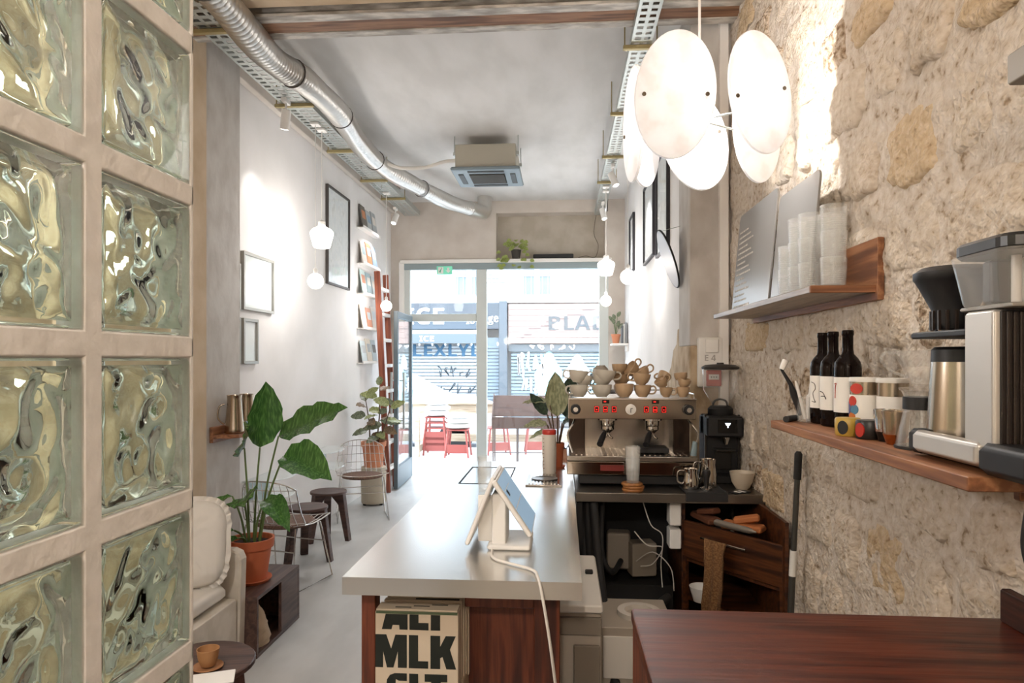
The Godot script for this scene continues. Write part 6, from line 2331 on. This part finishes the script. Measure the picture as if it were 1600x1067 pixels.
		part(g, "printed_dot", mats["black_plastic"] if i == 0 else M("tin_red", hexc("b03026"), 0.4), t)
	# steel cups
	for i in 2:
		t = thing("steel_cup", ["steel beaker beside the small tins", "copper-footed steel beaker beside the glass server"][i], "cup", Vector3([0.79, 0.782][i], sy, [-1.735, -1.675][i]), 0.0, "steel beakers")
		g = Geo.new()
		g.lathe(V2([0, 0, 0.018, 0, 0.027, 0.025, 0.03, 0.078, 0.028, 0.078, 0.025, 0.026, 0, 0.01]), 28)
		part(g, "vessel", mats["chrome"] if i == 0 else mats["steel_warm"], t)
		g = Geo.new()
		g.lathe(V2([0, -0.0004, 0.0185, 0.0, 0.0275, 0.024, 0, 0.024]), 28)
		part(g, "foot", mats["black_gloss"] if i == 0 else M("copper", hexc("a8622f"), 0.25, 0.9), t)
	# glass server with dripper
	t = thing("glass_server", "conical glass coffee server with black collar and handle", "server", Vector3(0.805, sy, -1.6))
	var gl := glass_pane("tumbler_clear")
	g = Geo.new()
	g.lathe(V2([0, 0, 0.05, 0, 0.054, 0.006, 0.05, 0.03, 0.036, 0.09, 0.035, 0.115, 0.042, 0.13, 0.04, 0.13, 0.033, 0.115, 0.034, 0.09, 0.048, 0.03, 0.05, 0.008, 0, 0.006]), 32)
	part(g, "vessel", glass_pane("server_glass", Color(0.97, 0.97, 0.95, 0.08), 0.02), t)
	g = Geo.new()
	g.lathe(V2([0.037, 0.088, 0.039, 0.088, 0.039, 0.116, 0.037, 0.116]), 32)
	part(g, "collar", mats["black_plastic"], t)
	g = Geo.new()
	g.tube(curve([Vector3(0.0, 0.11, 0.04), Vector3(-0.005, 0.11, 0.075), Vector3(-0.005, 0.03, 0.085), Vector3(-0.005, 0.015, 0.07)], 5), 0.008, 8)
	part(g, "handle", mats["black_plastic"], t)
	g = Geo.new()
	g.lathe(V2([0.0, -0.0, 0.056, 0.0, 0.056, 0.006, 0.0, 0.006]), 28)
	part(g, "stand", mats["black_plastic"], t)
	t = thing("glass_dripper", "clear glass pour-over dripper with loop handle on the server", "dripper", Vector3(0.805, sy + 0.1305, -1.6))
	g = Geo.new()
	g.lathe(V2([0.012, 0.012, 0.022, 0.014, 0.058, 0.085, 0.06, 0.09, 0.057, 0.09, 0.02, 0.018]), 32)
	part(g, "cone", glass_pane("server_glass"), t)
	g = Geo.new()
	g.lathe(V2([0.0, 0.0, 0.045, 0.0, 0.047, 0.005, 0.02, 0.008, 0.014, 0.014, 0, 0.014]), 32)
	part(g, "flange", mats["server_glass"], t)
	g = Geo.new()
	g.tube(curve([Vector3(-0.05, 0.08, 0.0), Vector3(-0.08, 0.085, 0), Vector3(-0.088, 0.065, 0), Vector3(-0.06, 0.04, 0.0), Vector3(-0.03, 0.03, 0)], 5), 0.0035, 7)
	part(g, "loop_handle", gl, t)
	_brewer(sy)

func _brewer(sy: float) -> void:
	var t := thing("coffee_brewer", "silver and black filter coffee brewer with clear water tank", "coffee maker", Vector3(0.8, sy, -1.3))
	var blk: Material = mats["black_plastic"]
	var alu := M("alu_brushed", hexc("c9c4bd"), 0.35, 0.6)
	var g := Geo.new()
	g.box(Vector3(0.03, 0.03, -0.19), Vector3(0.2, 0.05, 0.05), 0.01)
	g.box(Vector3(0.03, 0.03, 0.13), Vector3(0.24, 0.055, 0.14), 0.014)
	g.box(Vector3(0.03, 0.02, -0.03), Vector3(0.18, 0.03, 0.3), 0.004)
	part(g, "base", blk, t)
	g = Geo.new()
	g.box(Vector3(-0.07, 0.034, -0.055), Vector3(0.03, 0.044, 0.225), 0.01)
	part(g, "base_trim", alu, t)
	g = Geo.new()
	g.box(Vector3(0.03, 0.165, 0.045), Vector3(0.21, 0.24, 0.088), 0.006)
	part(g, "tower", alu, t)
	g = Geo.new()
	g.box(Vector3(0.035, 0.165, 0.09), Vector3(0.2, 0.235, 0.006), 0.002)
	var fr := part(g, "ribbed_face", M("rib_base", hexc("1a1310"), 0.3), t)
	g = Geo.new()
	for k in 9:
		g.box(Vector3(-0.055 + k * 0.0105, 0.165, 0.094), Vector3(0.005, 0.232, 0.005), 0.0015)
	part(g, "ribs", M("rib_brown", hexc("2c221c"), 0.35), fr)
	# filter basket over the flask
	g = Geo.new()
	g.at(Vector3(0.0, 0, -0.165)).lathe(V2([0, 0.262, 0.035, 0.262, 0.04, 0.275, 0.04, 0.3, 0.062, 0.345, 0.07, 0.36, 0.074, 0.365, 0.074, 0.378, 0.06, 0.388, 0, 0.388]), 32)
	part(g, "filter_basket", blk, t)
	g = Geo.new()
	for k in 16:
		var a := TAU * k / 16
		g.box(Vector3(cos(a) * 0.041, 0.28, -0.165 + sin(a) * 0.041), Vector3(0.005, 0.04, 0.005))
	part(g, "basket_ribs", mats["rib_brown"], t)
	g = Geo.new()
	g.box(Vector3(0.0, 0.25, -0.12), Vector3(0.12, 0.014, 0.2), 0.004)
	part(g, "basket_bracket", blk, t)
	# water tank
	g = Geo.new()
	var rows := []
	for q in [[0.288, 0.1, 0.07], [0.3, 0.105, 0.078], [0.385, 0.118, 0.092]]:
		var row := PackedVector3Array()
		for p in rrect(q[1] * 2, q[2] * 2, 0.03, 5):
			row.append(Vector3(0.035 + p.x, q[0], 0.045 - p.y))
		rows.append(row)
	g.grid(rows, true, false)
	part(g, "water_tank", glass_pane("tank_clear", Color(0.85, 0.84, 0.82, 0.22), 0.04), t)
	g = Geo.new()
	g.box(Vector3(0.035, 0.291, 0.045), Vector3(0.2, 0.008, 0.15), 0.003)
	part(g, "tank_floor", M("tank_plate", hexc("8d877f"), 0.3), t)
	g = Geo.new()
	g.at(Vector3(0.035, 0, 0.045), Vector3(PI / 2, 0, 0)).prism(rrect(0.225, 0.175, 0.035, 5), -0.41, -0.382, 0.006)
	part(g, "tank_lid", M("lid_black", hexc("1b1918"), 0.35), t)
	g = Geo.new()
	g.tube([Vector3(-0.02, 0.295, 0.06), Vector3(-0.02, 0.38, 0.06)], 0.008, 10)
	g.tube([Vector3(0.04, 0.295, 0.03), Vector3(0.04, 0.38, 0.03)], 0.03, 14)
	part(g, "siphon", M("siphon_white", hexc("d6d2cb"), 0.3), t)
	g = Geo.new()
	g.box(Vector3(0.0, 0.34, 0.0), Vector3(0.07, 0.08, 0.03), 0.006)
	part(g, "float", mats["rib_base"], t)
	# thermal flask under the basket
	var f := thing("thermal_flask", "steel thermal flask with black lid under the brewer basket", "flask", Vector3(0.815, sy, -1.472))
	g = Geo.new()
	g.lathe(V2([0, 0, 0.056, 0, 0.062, 0.005, 0.062, 0.02, 0.052, 0.195, 0, 0.195]), 36)
	part(g, "vessel", M("flask_steel", hexc("c2b8aa"), 0.2, 1.0), f)
	g = Geo.new()
	g.lathe(V2([0, 0.195, 0.052, 0.195, 0.051, 0.22, 0.045, 0.226, 0, 0.226]), 36)
	part(g, "lid", blk, f)
	g = Geo.new()
	g.tube(curve([Vector3(0.05, 0.18, 0.0), Vector3(0.09, 0.18, 0), Vector3(0.095, 0.06, 0), Vector3(0.055, 0.05, 0)], 5), 0.009, 8)
	part(g, "handle", blk, f)
	g = Geo.new()
	g.tube(curve([Vector3(0.77, sy + 0.02, -1.18), Vector3(0.735, sy - 0.03, -1.14), Vector3(0.73, 1.24, -1.14), Vector3(0.76, 1.16, -1.12), Vector3(0.83, 1.08, -1.05), Vector3(0.93, 1.02, -0.9)], 7), 0.0045, 7)
	single(g, "brewer_cord", mats["black_soft"], "black power cord hanging from the coffee brewer", "cord")

func build_under_counter() -> void:
	# angled drawer cabinet in the corner
	var t := thing("corner_cabinet", "dark wooden corner cabinet with one wide drawer under the worktop", "cabinet", Vector3(0, 0, 0))
	var m: Material = wood("cabinet_brown", "2c160d", "45240f", "5d3418", 0, 0.45)
	var g := Geo.new()
	g.box(Vector3(0.6, 0.425, -3.69), Vector3(0.02, 0.85, 0.44), 0.003)
	part(g, "side_panel", m, t)
	g = Geo.new()
	g.at(Vector3.ZERO, Vector3(PI / 2, 0, 0)).prism(PackedVector2Array([Vector2(0.61, -3.46), Vector2(0.95, -3.0), Vector2(0.95, -3.92), Vector2(0.61, -3.92)]), -0.57, -0.55)
	g.at(Vector3.ZERO, Vector3(PI / 2, 0, 0)).prism(PackedVector2Array([Vector2(0.61, -3.46), Vector2(0.95, -3.0), Vector2(0.95, -3.92), Vector2(0.61, -3.92)]), -0.38, -0.36)
	part(g, "shelf_board", m, t)
	g = Geo.new()
	g.box(Vector3(0.945, 0.43, -3.4), Vector3(0.018, 0.86, 0.86), 0.003)
	part(g, "wall_panel", m, t)
	var drawer := Node3D.new()
	drawer.name = "drawer"
	drawer.position = Vector3(0.775, 0.66, -3.235)
	drawer.rotation.y = deg_to_rad(-53.6)
	t.add_child(drawer)
	g = Geo.new()
	g.box(Vector3(0, 0, 0), Vector3(0.57, 0.185, 0.022), 0.004)
	part(g, "drawer_front", m, drawer)
	g = Geo.new()
	g.tube([Vector3(-0.14, 0.04, 0.045), Vector3(0.12, 0.04, 0.045)], 0.006, 8)
	for x in [-0.11, 0.09]:
		g.tube([Vector3(x, 0.04, 0.01), Vector3(x, 0.04, 0.045)], 0.004, 6)
	part(g, "bar_handle", mats["chrome"], drawer)
	g = Geo.new()
	g.box(Vector3(-0.279, -0.33, 0), Vector3(0.02, 0.5, 0.025), 0.003)
	g.box(Vector3(0.279, -0.33, 0), Vector3(0.02, 0.5, 0.025), 0.003)
	part(g, "post", m, drawer)
	# towel on the handle
	t = thing("hanging_towel", "brown towel hanging over the cabinet's bar handle", "towel", Vector3(0.735, 0.7, -3.245))
	t.rotation.y = deg_to_rad(-53.6)
	var fn := FastNoiseLite.new()
	fn.seed = 6
	fn.frequency = 7.0
	g = Geo.new()
	var rows := []
	for i in 25:
		var row := PackedVector3Array()
		var s := i / 24.0
		for j in 11:
			var q := j / 10.0 - 0.5
			var y := 0.012 - s * 0.4
			var z := 0.062 + 0.008 * sin(q * 14.0 + s * 2.0) + 0.006 * fn.get_noise_2d(q * 2.0, s * 2.0)
			if i < 3:
				z = 0.035 + i * 0.009
				y = 0.006 + [0.0, 0.006, 0.004][i]
			row.append(Vector3(q * (0.125 - 0.02 * s) + 0.01 * sin(s * 5.0), y, z))
		rows.append(row)
	g.grid(rows, false, false, true)
	var back := []
	for r in rows:
		var row := PackedVector3Array()
		for p in r:
			row.append(p - Vector3(0, 0.002, 0.006))
		back.append(row)
	g.grid(back, false, false)
	part(g, "cloth", surf("towel_brown", [[0.3, hexc("6b4a2c")], [0.7, hexc("8a6540")]], Vector3(6, 6, 6), 1.0, 0.03, 4, 0.2, 0.05, Vector3.ZERO, false), t)
	# paper bags in the open top
	for q in [[Vector3(0.83, 0.776, -3.24), 0.6, "b06a3a", "orange kraft paper bag lying in the cabinet's open top"], [Vector3(0.7, 0.773, -3.42), 1.3, "5a3018", "dark brown paper bag at the back of the cabinet top"]]:
		g = Geo.new()
		g.box(Vector3.ZERO, Vector3(0.2, 0.035, 0.08), 0.012)
		g.at(Vector3(0.0, 0.02, 0.0), Vector3(0, 0.3, 0.2)).box(Vector3(0.02, 0.012, 0), Vector3(0.12, 0.03, 0.06), 0.01)
		single(g, "paper_bag", M("kraft_" + q[2], hexc(q[2]), 0.8), q[3], "bag", q[0], -q[1])
	g = Geo.new()
	g.at(Vector3.ZERO, Vector3(0, 0, PI / 2)).tube([Vector3(0, -0.12, 0), Vector3(0, -0.08, 0), Vector3(0, 0.1, 0), Vector3(0, 0.11, 0)], [0.003, 0.014, 0.016, 0.012], 12)
	single(g, "foil_roll", M("foil_grey", hexc("9b958c"), 0.35, 0.7), "grey foil packet across the open cabinet top", "packet", Vector3(0.78, 0.786, -3.19), deg_to_rad(-53))
	g = Geo.new()
	g.lathe(V2([0, 0, 0.04, 0, 0.06, 0.07, 0.056, 0.07, 0.038, 0.008, 0, 0.008]), 28)
	single(g, "white_bowl", mats["white_plastic"], "white bowl low inside the corner cabinet", "bowl", Vector3(0.67, 0.382, -3.37))
	# broom pole against the stone
	t = thing("broom_pole", "long black and grey broom pole leaning on the stone wall", "broom", Vector3(0.87, 0, -2.76))
	g = Geo.new()
	g.tube([Vector3(0, 0.03, 0), Vector3(0.028, 0.7, 0)], 0.013, 12)
	part(g, "lower_tube", M("pole_grey", hexc("4d4c48"), 0.4, 0.5), t)
	g = Geo.new()
	g.tube([Vector3(0.028, 0.7, 0), Vector3(0.0335, 0.8, 0)], 0.0135, 12)
	part(g, "pale_band", mats["white_plastic"], t)
	g = Geo.new()
	g.tube([Vector3(0.0335, 0.8, 0), Vector3(0.047, 1.08, 0)], 0.011, 12)
	part(g, "upper_tube", mats["pole_grey"], t)
	g = Geo.new()
	g.tube([Vector3(0.047, 1.08, 0), Vector3(0.052, 1.18, 0), Vector3(0.0525, 1.19, 0)], [0.015, 0.015, 0.008], 12)
	part(g, "grip", mats["black_soft"], t)
	g = Geo.new()
	g.box(Vector3(-0.02, 0.03, 0), Vector3(0.06, 0.06, 0.26), 0.01)
	part(g, "head", mats["black_soft"], t)
	# appliance under the bar
	t = thing("undercounter_icemaker", "white and grey under-counter appliance beside the bar front", "appliance", Vector3(-0.09, 0, -2.62))
	g = Geo.new()
	g.box(Vector3(0, 0.35, 0), Vector3(0.44, 0.68, 0.56), 0.006)
	part(g, "cabinet", M("appliance_beige", hexc("b3aa9d"), 0.4), t)
	g = Geo.new()
	g.box(Vector3(0, 0.705, 0.0), Vector3(0.45, 0.03, 0.6), 0.008)
	part(g, "lid", mats["white_plastic"], t)
	g = Geo.new()
	g.box(Vector3(0.04, 0.645, 0.285), Vector3(0.36, 0.06, 0.02), 0.004)
	part(g, "front_band", M("band_grey", hexc("857b6f"), 0.4), t)
	g = Geo.new()
	g.box(Vector3(0.17, 0.3, 0.285), Vector3(0.09, 0.56, 0.014), 0.004)
	part(g, "door", M("door_taupe", hexc("7d7265"), 0.4), t)
	g = Geo.new()
	g.box(Vector3(0.19, 0.726, -0.05), Vector3(0.03, 0.012, 0.03), 0.003)
	part(g, "hinge", mats["black_plastic"], t)
	# drawer unit and grinder box in the gap
	t = thing("storage_unit", "small white drawer unit on the floor in the dark gap", "storage unit", Vector3(0.3, 0, -2.95))
	g = Geo.new()
	g.box(Vector3(0, 0.24, 0), Vector3(0.3, 0.46, 0.34), 0.005)
	part(g, "case", mats["appliance_beige"], t)
	for k in 2:
		g = Geo.new()
		g.box(Vector3(0, 0.15 + k * 0.2, 0.172), Vector3(0.28, 0.17, 0.012), 0.003)
		part(g, "drawer", mats["white_plastic"], t)
	g = Geo.new()
	g.at(Vector3(0.0, 0.478, 0)).lathe(V2([0.06, 0, 0.09, 0, 0.09, 0.02, 0.06, 0.02, 0.06, 0]), 28)
	single(g, "cable_coil", mats["cable_white"], "coil of white cable on the drawer unit", "cable", Vector3(0.32, -0.008, -2.93))
	# white dispenser boxes under the worktop
	for k in 2:
		g = Geo.new()
		g.box(Vector3.ZERO, Vector3(0.06, 0.1 + 0.02 * k, 0.1), 0.008)
		single(g, "socket_box", mats["white_plastic"], ["lower white junction box beside the cabinet", "upper white junction box beside the cabinet"][k], "junction box", Vector3(0.555, 0.66 + 0.125 * k, -3.48))
	g = Geo.new()
	g.box(Vector3(0, 0.09, 0), Vector3(0.14, 0.18, 0.1), 0.01)
	single(g, "router_box", M("box_putty", hexc("9a9083"), 0.5), "white plastic box among the cables under the worktop", "router", Vector3(0.42, 0.4, -3.7), 0.2)
	g = Geo.new()
	g.box(Vector3(0, 0.1, 0), Vector3(0.13, 0.2, 0.1), 0.015)
	single(g, "water_filter", M("filter_pale", hexc("a39a8e"), 0.5), "pale plastic water filter housing under the worktop", "water filter", Vector3(0.3, 0.42, -3.75), -0.1)
	g = Geo.new()
	g.box(Vector3(0, 0.19, 0), Vector3(0.4, 0.38, 0.26), 0.006)
	single(g, "black_crate", mats["black_soft"], "black crate on the floor under the worktop carrying the boxes", "crate", Vector3(0.37, 0.0, -3.72))
	var hoses := [[[0.12, 0.84, -3.42], [0.13, 0.6, -3.35], [0.15, 0.45, -3.2], [0.3, 0.38, -3.1], [0.5, 0.42, -3.3]], [[0.15, 0.84, -3.4], [0.17, 0.55, -3.2], [0.2, 0.3, -2.85], [0.24, 0.08, -2.6], [0.26, 0.015, -2.5]], [[0.2, 0.84, -3.5], [0.19, 0.6, -3.4], [0.24, 0.5, -3.4], [0.3, 0.5, -3.6]], [[0.11, 0.84, -3.46], [0.11, 0.5, -3.3], [0.16, 0.3, -3.0], [0.19, 0.02, -2.7]]]
	var hl := ["thick black hose sagging across the gap under the worktop", "thick black hose dropping to the floor beside the table", "black hose curling to the water filter", "black hose running down by the bar appliance"]
	for k in 4:
		g = Geo.new()
		var pts := []
		for q in hoses[k]:
			pts.append(Vector3(q[0], q[1], q[2]))
		g.tube(curve(pts, 7), [0.02, 0.022, 0.014, 0.017][k], 10)
		single(g, "black_hose", mats["black_soft"], hl[k], "hose", Vector3.ZERO, 0.0, "black hoses under the worktop")
	var wires := [[[0.4, 0.84, -3.5], [0.44, 0.72, -3.48], [0.5, 0.66, -3.5], [0.5, 0.5, -3.55], [0.5, 0.4, -3.5]], [[0.36, 0.68, -3.5], [0.42, 0.62, -3.47], [0.5, 0.6, -3.5], [0.46, 0.5, -3.56], [0.4, 0.48, -3.58]], [[0.38, 0.5, -3.6], [0.46, 0.56, -3.56], [0.54, 0.5, -3.5], [0.55, 0.4, -3.45]]]
	var wl := ["thin white wire hanging from under the worktop", "thin white wire looping beside the router", "thin white wire arching over the router"]
	for k in 3:
		g = Geo.new()
		var pts := []
		for q in wires[k]:
			pts.append(Vector3(q[0], q[1], q[2]))
		g.tube(curve(pts, 6), 0.003, 6)
		single(g, "white_wire", mats["cable_white"], wl[k], "wire", Vector3.ZERO, 0.0, "white wires under the worktop")

# smooth union of tapering capsules, meshed as surface nets
func blob(g: Geo, bones: Array, cell: float, soft: float) -> PackedInt32Array:
	var lo := Vector3(1e9, 1e9, 1e9)
	var hi := -lo
	for b in bones:
		var rm: float = maxf(b[2], b[3]) + cell * 2.5
		lo = lo.min(b[0] - Vector3.ONE * rm).min(b[1] - Vector3.ONE * rm)
		hi = hi.max(b[0] + Vector3.ONE * rm).max(b[1] + Vector3.ONE * rm)
	var n := Vector3i(((hi - lo) / cell).ceil()) + Vector3i.ONE
	var f := PackedFloat32Array()
	f.resize(n.x * n.y * n.z)
	f.fill(1.0)
	var own := PackedInt32Array()
	own.resize(f.size())
	var best := f.duplicate()
	for bi in bones.size():
		var b: Array = bones[bi]
		var a: Vector3 = b[0]
		var e: Vector3 = b[1]
		var r0: float = b[2]
		var r1: float = b[3]
		var rm := maxf(r0, r1) + maxf(soft, cell * 2.0) * 1.2
		var i0 := Vector3i(((a.min(e) - Vector3.ONE * rm - lo) / cell).floor()).clamp(Vector3i.ZERO, n - Vector3i.ONE)
		var i1 := Vector3i(((a.max(e) + Vector3.ONE * rm - lo) / cell).ceil()).clamp(Vector3i.ZERO, n - Vector3i.ONE)
		var ab := e - a
		var l2 := maxf(ab.length_squared(), 1e-9)
		for z in range(i0.z, i1.z + 1):
			for y in range(i0.y, i1.y + 1):
				for x in range(i0.x, i1.x + 1):
					var p := lo + Vector3(x, y, z) * cell
					var s := clampf((p - a).dot(ab) / l2, 0.0, 1.0)
					var d := (p - a - ab * s).length() - lerpf(r0, r1, s)
					var k := x + n.x * (y + n.y * z)
					var q := f[k]
					if d < best[k]:
						best[k] = d
						own[k] = bi
					var h := maxf(soft - absf(q - d), 0.0) / soft
					f[k] = minf(q, d) - h * h * soft * 0.25
	var vid := {}
	var owner := PackedInt32Array()
	var first := g.v.size()
	for z in n.z - 1:
		for y in n.y - 1:
			for x in n.x - 1:
				var k := x + n.x * (y + n.y * z)
				var inside := 0
				for c in 8:
					if f[k + (c & 1) + n.x * ((c >> 1 & 1) + n.y * (c >> 2))] < 0.0:
						inside += 1
				if inside == 0 or inside == 8:
					continue
				var sum := Vector3.ZERO
				var cnt := 0
				for c in 8:
					for ax in 3:
						if c >> ax & 1:
							continue
						var d := c | (1 << ax)
						var fa := f[k + (c & 1) + n.x * ((c >> 1 & 1) + n.y * (c >> 2))]
						var fb := f[k + (d & 1) + n.x * ((d >> 1 & 1) + n.y * (d >> 2))]
						if (fa < 0.0) != (fb < 0.0):
							var pa := Vector3(c & 1, c >> 1 & 1, c >> 2)
							var pb := Vector3(d & 1, d >> 1 & 1, d >> 2)
							sum += pa.lerp(pb, fa / (fa - fb))
							cnt += 1
				var gr := Vector3(f[k + 1] - f[k], f[k + n.x] - f[k], f[k + n.x * n.y] - f[k])
				gr += Vector3(f[k + 1 + n.x] - f[k + n.x], f[k + n.x + 1] - f[k + 1], f[k + n.x * n.y + 1] - f[k + 1])
				vid[k] = g.put(lo + (Vector3(x, y, z) + sum / cnt) * cell, gr)
				owner.append(own[k])
	for z in range(1, n.z - 1):
		for y in range(1, n.y - 1):
			for x in range(1, n.x - 1):
				var k := x + n.x * (y + n.y * z)
				var a := f[k] < 0.0
				for ax in 3:
					var st: int = [1, n.x, n.x * n.y][ax]
					if a == (f[k + st] < 0.0):
						continue
					var u: int = [n.x, n.x * n.y, 1][ax]
					var w: int = [n.x * n.y, 1, n.x][ax]
					var q := [k - u - w, k - w, k, k - u]
					if not (vid.has(q[0]) and vid.has(q[1]) and vid.has(q[2]) and vid.has(q[3])):
						continue
					if a:
						g.tri_ix(vid[q[0]], vid[q[1]], vid[q[2]])
						g.tri_ix(vid[q[0]], vid[q[2]], vid[q[3]])
					else:
						g.tri_ix(vid[q[0]], vid[q[2]], vid[q[1]])
						g.tri_ix(vid[q[0]], vid[q[3]], vid[q[2]])
	return owner

func hand_bones(wrist: Vector3, dir: Vector3, back: Vector3, side: float) -> Array:
	# palm and five fingers, lightly curled; back is the back of the hand, side which way the thumb lies
	var d := dir.normalized()
	var b := (back - d * back.dot(d)).normalized()
	var s := d.cross(b) * side
	var out := [[wrist - d * 0.02, wrist + d * 0.01, 0.024, 0.022]]
	for k in 4:
		var off: float = [0.028, 0.010, -0.010, -0.027][k]
		var kn: Vector3 = wrist + d * [0.083, 0.087, 0.083, 0.074][k] + s * off
		out.append([wrist + s * off * 0.55 + d * 0.012, kn, 0.015, 0.0115])
		var l: float = [0.040, 0.044, 0.041, 0.032][k]
		var p := kn
		var a := d
		for j in 3:
			var ang: float = [0.35, 0.5, 0.4][j]
			a = (a * cos(ang) - b * sin(ang)).normalized()
			var nb := (b * cos(ang) + d * sin(ang))
			var q: Vector3 = p + a * l * [1.0, 0.65, 0.5][j]
			out.append([p, q, 0.0098 - j * 0.0009, 0.009 - j * 0.0009])
			p = q
	var t0 := wrist + d * 0.022 + s * 0.022 - b * 0.006
	var t1 := t0 + (d * 0.55 + s * 0.7 - b * 0.25).normalized() * 0.036
	var t2 := t1 + (d * 0.8 + s * 0.4 - b * 0.3).normalized() * 0.032
	var t3 := t2 + (d * 0.95 + s * 0.1 - b * 0.3).normalized() * 0.026
	out += [[t0, t1, 0.015, 0.0115], [t1, t2, 0.0112, 0.0102], [t2, t3, 0.0102, 0.008]]
	return out

func build_person() -> void:
	var st := _stool("dark round stool under the seated person behind the machine", Vector3(0.312, 0, -4.85), 0.3, 0.46, 0.16)
	st.set_meta("label", "dark round stool under the seated person behind the machine")
	var t := thing("person", "person in a dark teal sweater seated behind the espresso machine, one hand showing", "person", Vector3(0.312, 0.0, -4.85))
	var J := func(x: float, y: float, z: float) -> Vector3: return Vector3(x, y, z)
	var bones := []
	# trunk: cloth = 0, skin = 1, trousers = 2
	var kind := []
	var add := func(a: Vector3, b: Vector3, r0: float, r1: float, k: int):
		bones.append([a, b, r0, r1])
		kind.append(k)
	add.call(J.call(-0.07, 0.55, 0), J.call(0.07, 0.55, 0), 0.11, 0.11, 2)
	add.call(J.call(0, 0.6, 0.0), J.call(0, 0.78, -0.01), 0.115, 0.12, 0)
	add.call(J.call(-0.07, 0.88, -0.01), J.call(0.07, 0.88, -0.01), 0.105, 0.105, 0)
	add.call(J.call(-0.13, 0.98, -0.01), J.call(0.13, 0.98, -0.01), 0.068, 0.068, 0)
	add.call(J.call(0, 1.02, -0.01), J.call(0, 1.1, 0.01), 0.052, 0.048, 1)
	# legs, knees forward
	for s in [-1.0, 1.0]:
		add.call(J.call(s * 0.08, 0.55, 0.02), J.call(s * 0.13, 0.52, 0.36), 0.085, 0.06, 2)
		add.call(J.call(s * 0.13, 0.52, 0.36), J.call(s * 0.13, 0.1, 0.33), 0.058, 0.04, 2)
		add.call(J.call(s * 0.13, 0.05, 0.31), J.call(s * 0.14, 0.04, 0.47), 0.045, 0.036, 2)
	# arms: one rests at the bar end, one in the lap
	var elbow: Vector3 = J.call(-0.31, 0.84, 0.13)
	var wrist: Vector3 = J.call(-0.318, 0.95, 0.33)
	add.call(J.call(-0.18, 0.99, -0.01), elbow, 0.056, 0.044, 0)
	add.call(elbow, wrist, 0.042, 0.031, 0)
	var elbow2: Vector3 = J.call(0.24, 0.76, 0.03)
	var wrist2: Vector3 = J.call(0.1, 0.7, 0.22)
	add.call(J.call(0.18, 0.99, -0.01), elbow2, 0.056, 0.044, 0)
	add.call(elbow2, wrist2, 0.042, 0.03, 0)
	var g := Geo.new()
	var own := blob(g, bones, 0.016, 0.05)
	var cols := []
	for k in own:
		cols.append(kind[k])
	# head
	var hb := [[Vector3(0, 1.2, 0.02), Vector3(0, 1.235, 0.0), 0.078, 0.088], [Vector3(0, 1.15, 0.045), Vector3(0, 1.13, 0.06), 0.05, 0.036], [Vector3(0, 1.195, 0.105), Vector3(0, 1.172, 0.115), 0.01, 0.014], [Vector3(-0.083, 1.19, 0.01), Vector3(-0.087, 1.165, 0.01), 0.016, 0.01], [Vector3(0.083, 1.19, 0.01), Vector3(0.087, 1.165, 0.01), 0.016, 0.01], [Vector3(-0.015, 1.143, 0.093), Vector3(0.015, 1.143, 0.093), 0.008, 0.008], [Vector3(0, 1.05, 0.0), Vector3(0, 1.15, 0.015), 0.05, 0.05]]
	for k in blob(g, hb, 0.008, 0.02):
		cols.append(1)
	for h in [[wrist, Vector3(0.15, -0.45, 0.8), Vector3(-0.3, 0.8, 0.4), -1.0], [wrist2, Vector3(-0.4, -0.15, 0.6), Vector3(0.1, 1, 0.1), 1.0]]:
		for k in blob(g, hand_bones(h[0], h[1], h[2], h[3]), 0.0045, 0.008):
			cols.append(1)
	var pal := [hexc("2c3b40").srgb_to_linear(), hexc("b98a70").srgb_to_linear(), hexc("2a2b30").srgb_to_linear()]
	var cc := PackedColorArray()
	for k in cols:
		cc.append(pal[k])
	var arr := []
	arr.resize(Mesh.ARRAY_MAX)
	arr[Mesh.ARRAY_VERTEX] = g.v
	arr[Mesh.ARRAY_NORMAL] = g.n
	arr[Mesh.ARRAY_COLOR] = cc
	arr[Mesh.ARRAY_INDEX] = g.ix
	var am := ArrayMesh.new()
	am.add_surface_from_arrays(Mesh.PRIMITIVE_TRIANGLES, arr)
	var m := M("person_colours", Color.WHITE, 0.75)
	m.vertex_color_use_as_albedo = true
	part(am, "body", m, t)
	g = Geo.new()
	blob(g, [[Vector3(0, 1.225, -0.015), Vector3(0, 1.255, -0.005), 0.09, 0.092], [Vector3(-0.06, 1.19, -0.03), Vector3(0.06, 1.19, -0.03), 0.05, 0.05], [Vector3(-0.04, 1.285, 0.05), Vector3(0.04, 1.285, 0.05), 0.035, 0.035]], 0.01, 0.03)
	part(g, "hair", M("hair_dark", hexc("2b211b"), 0.7), t)
	g = Geo.new()
	for s in [-1.0, 1.0]:
		g.ball(Vector3(s * 0.03, 1.2, 0.089), Vector3(0.011, 0.008, 0.006), 10, 8)
	part(g, "eyes", M("eye_dark", hexc("3a2e28"), 0.3), t)
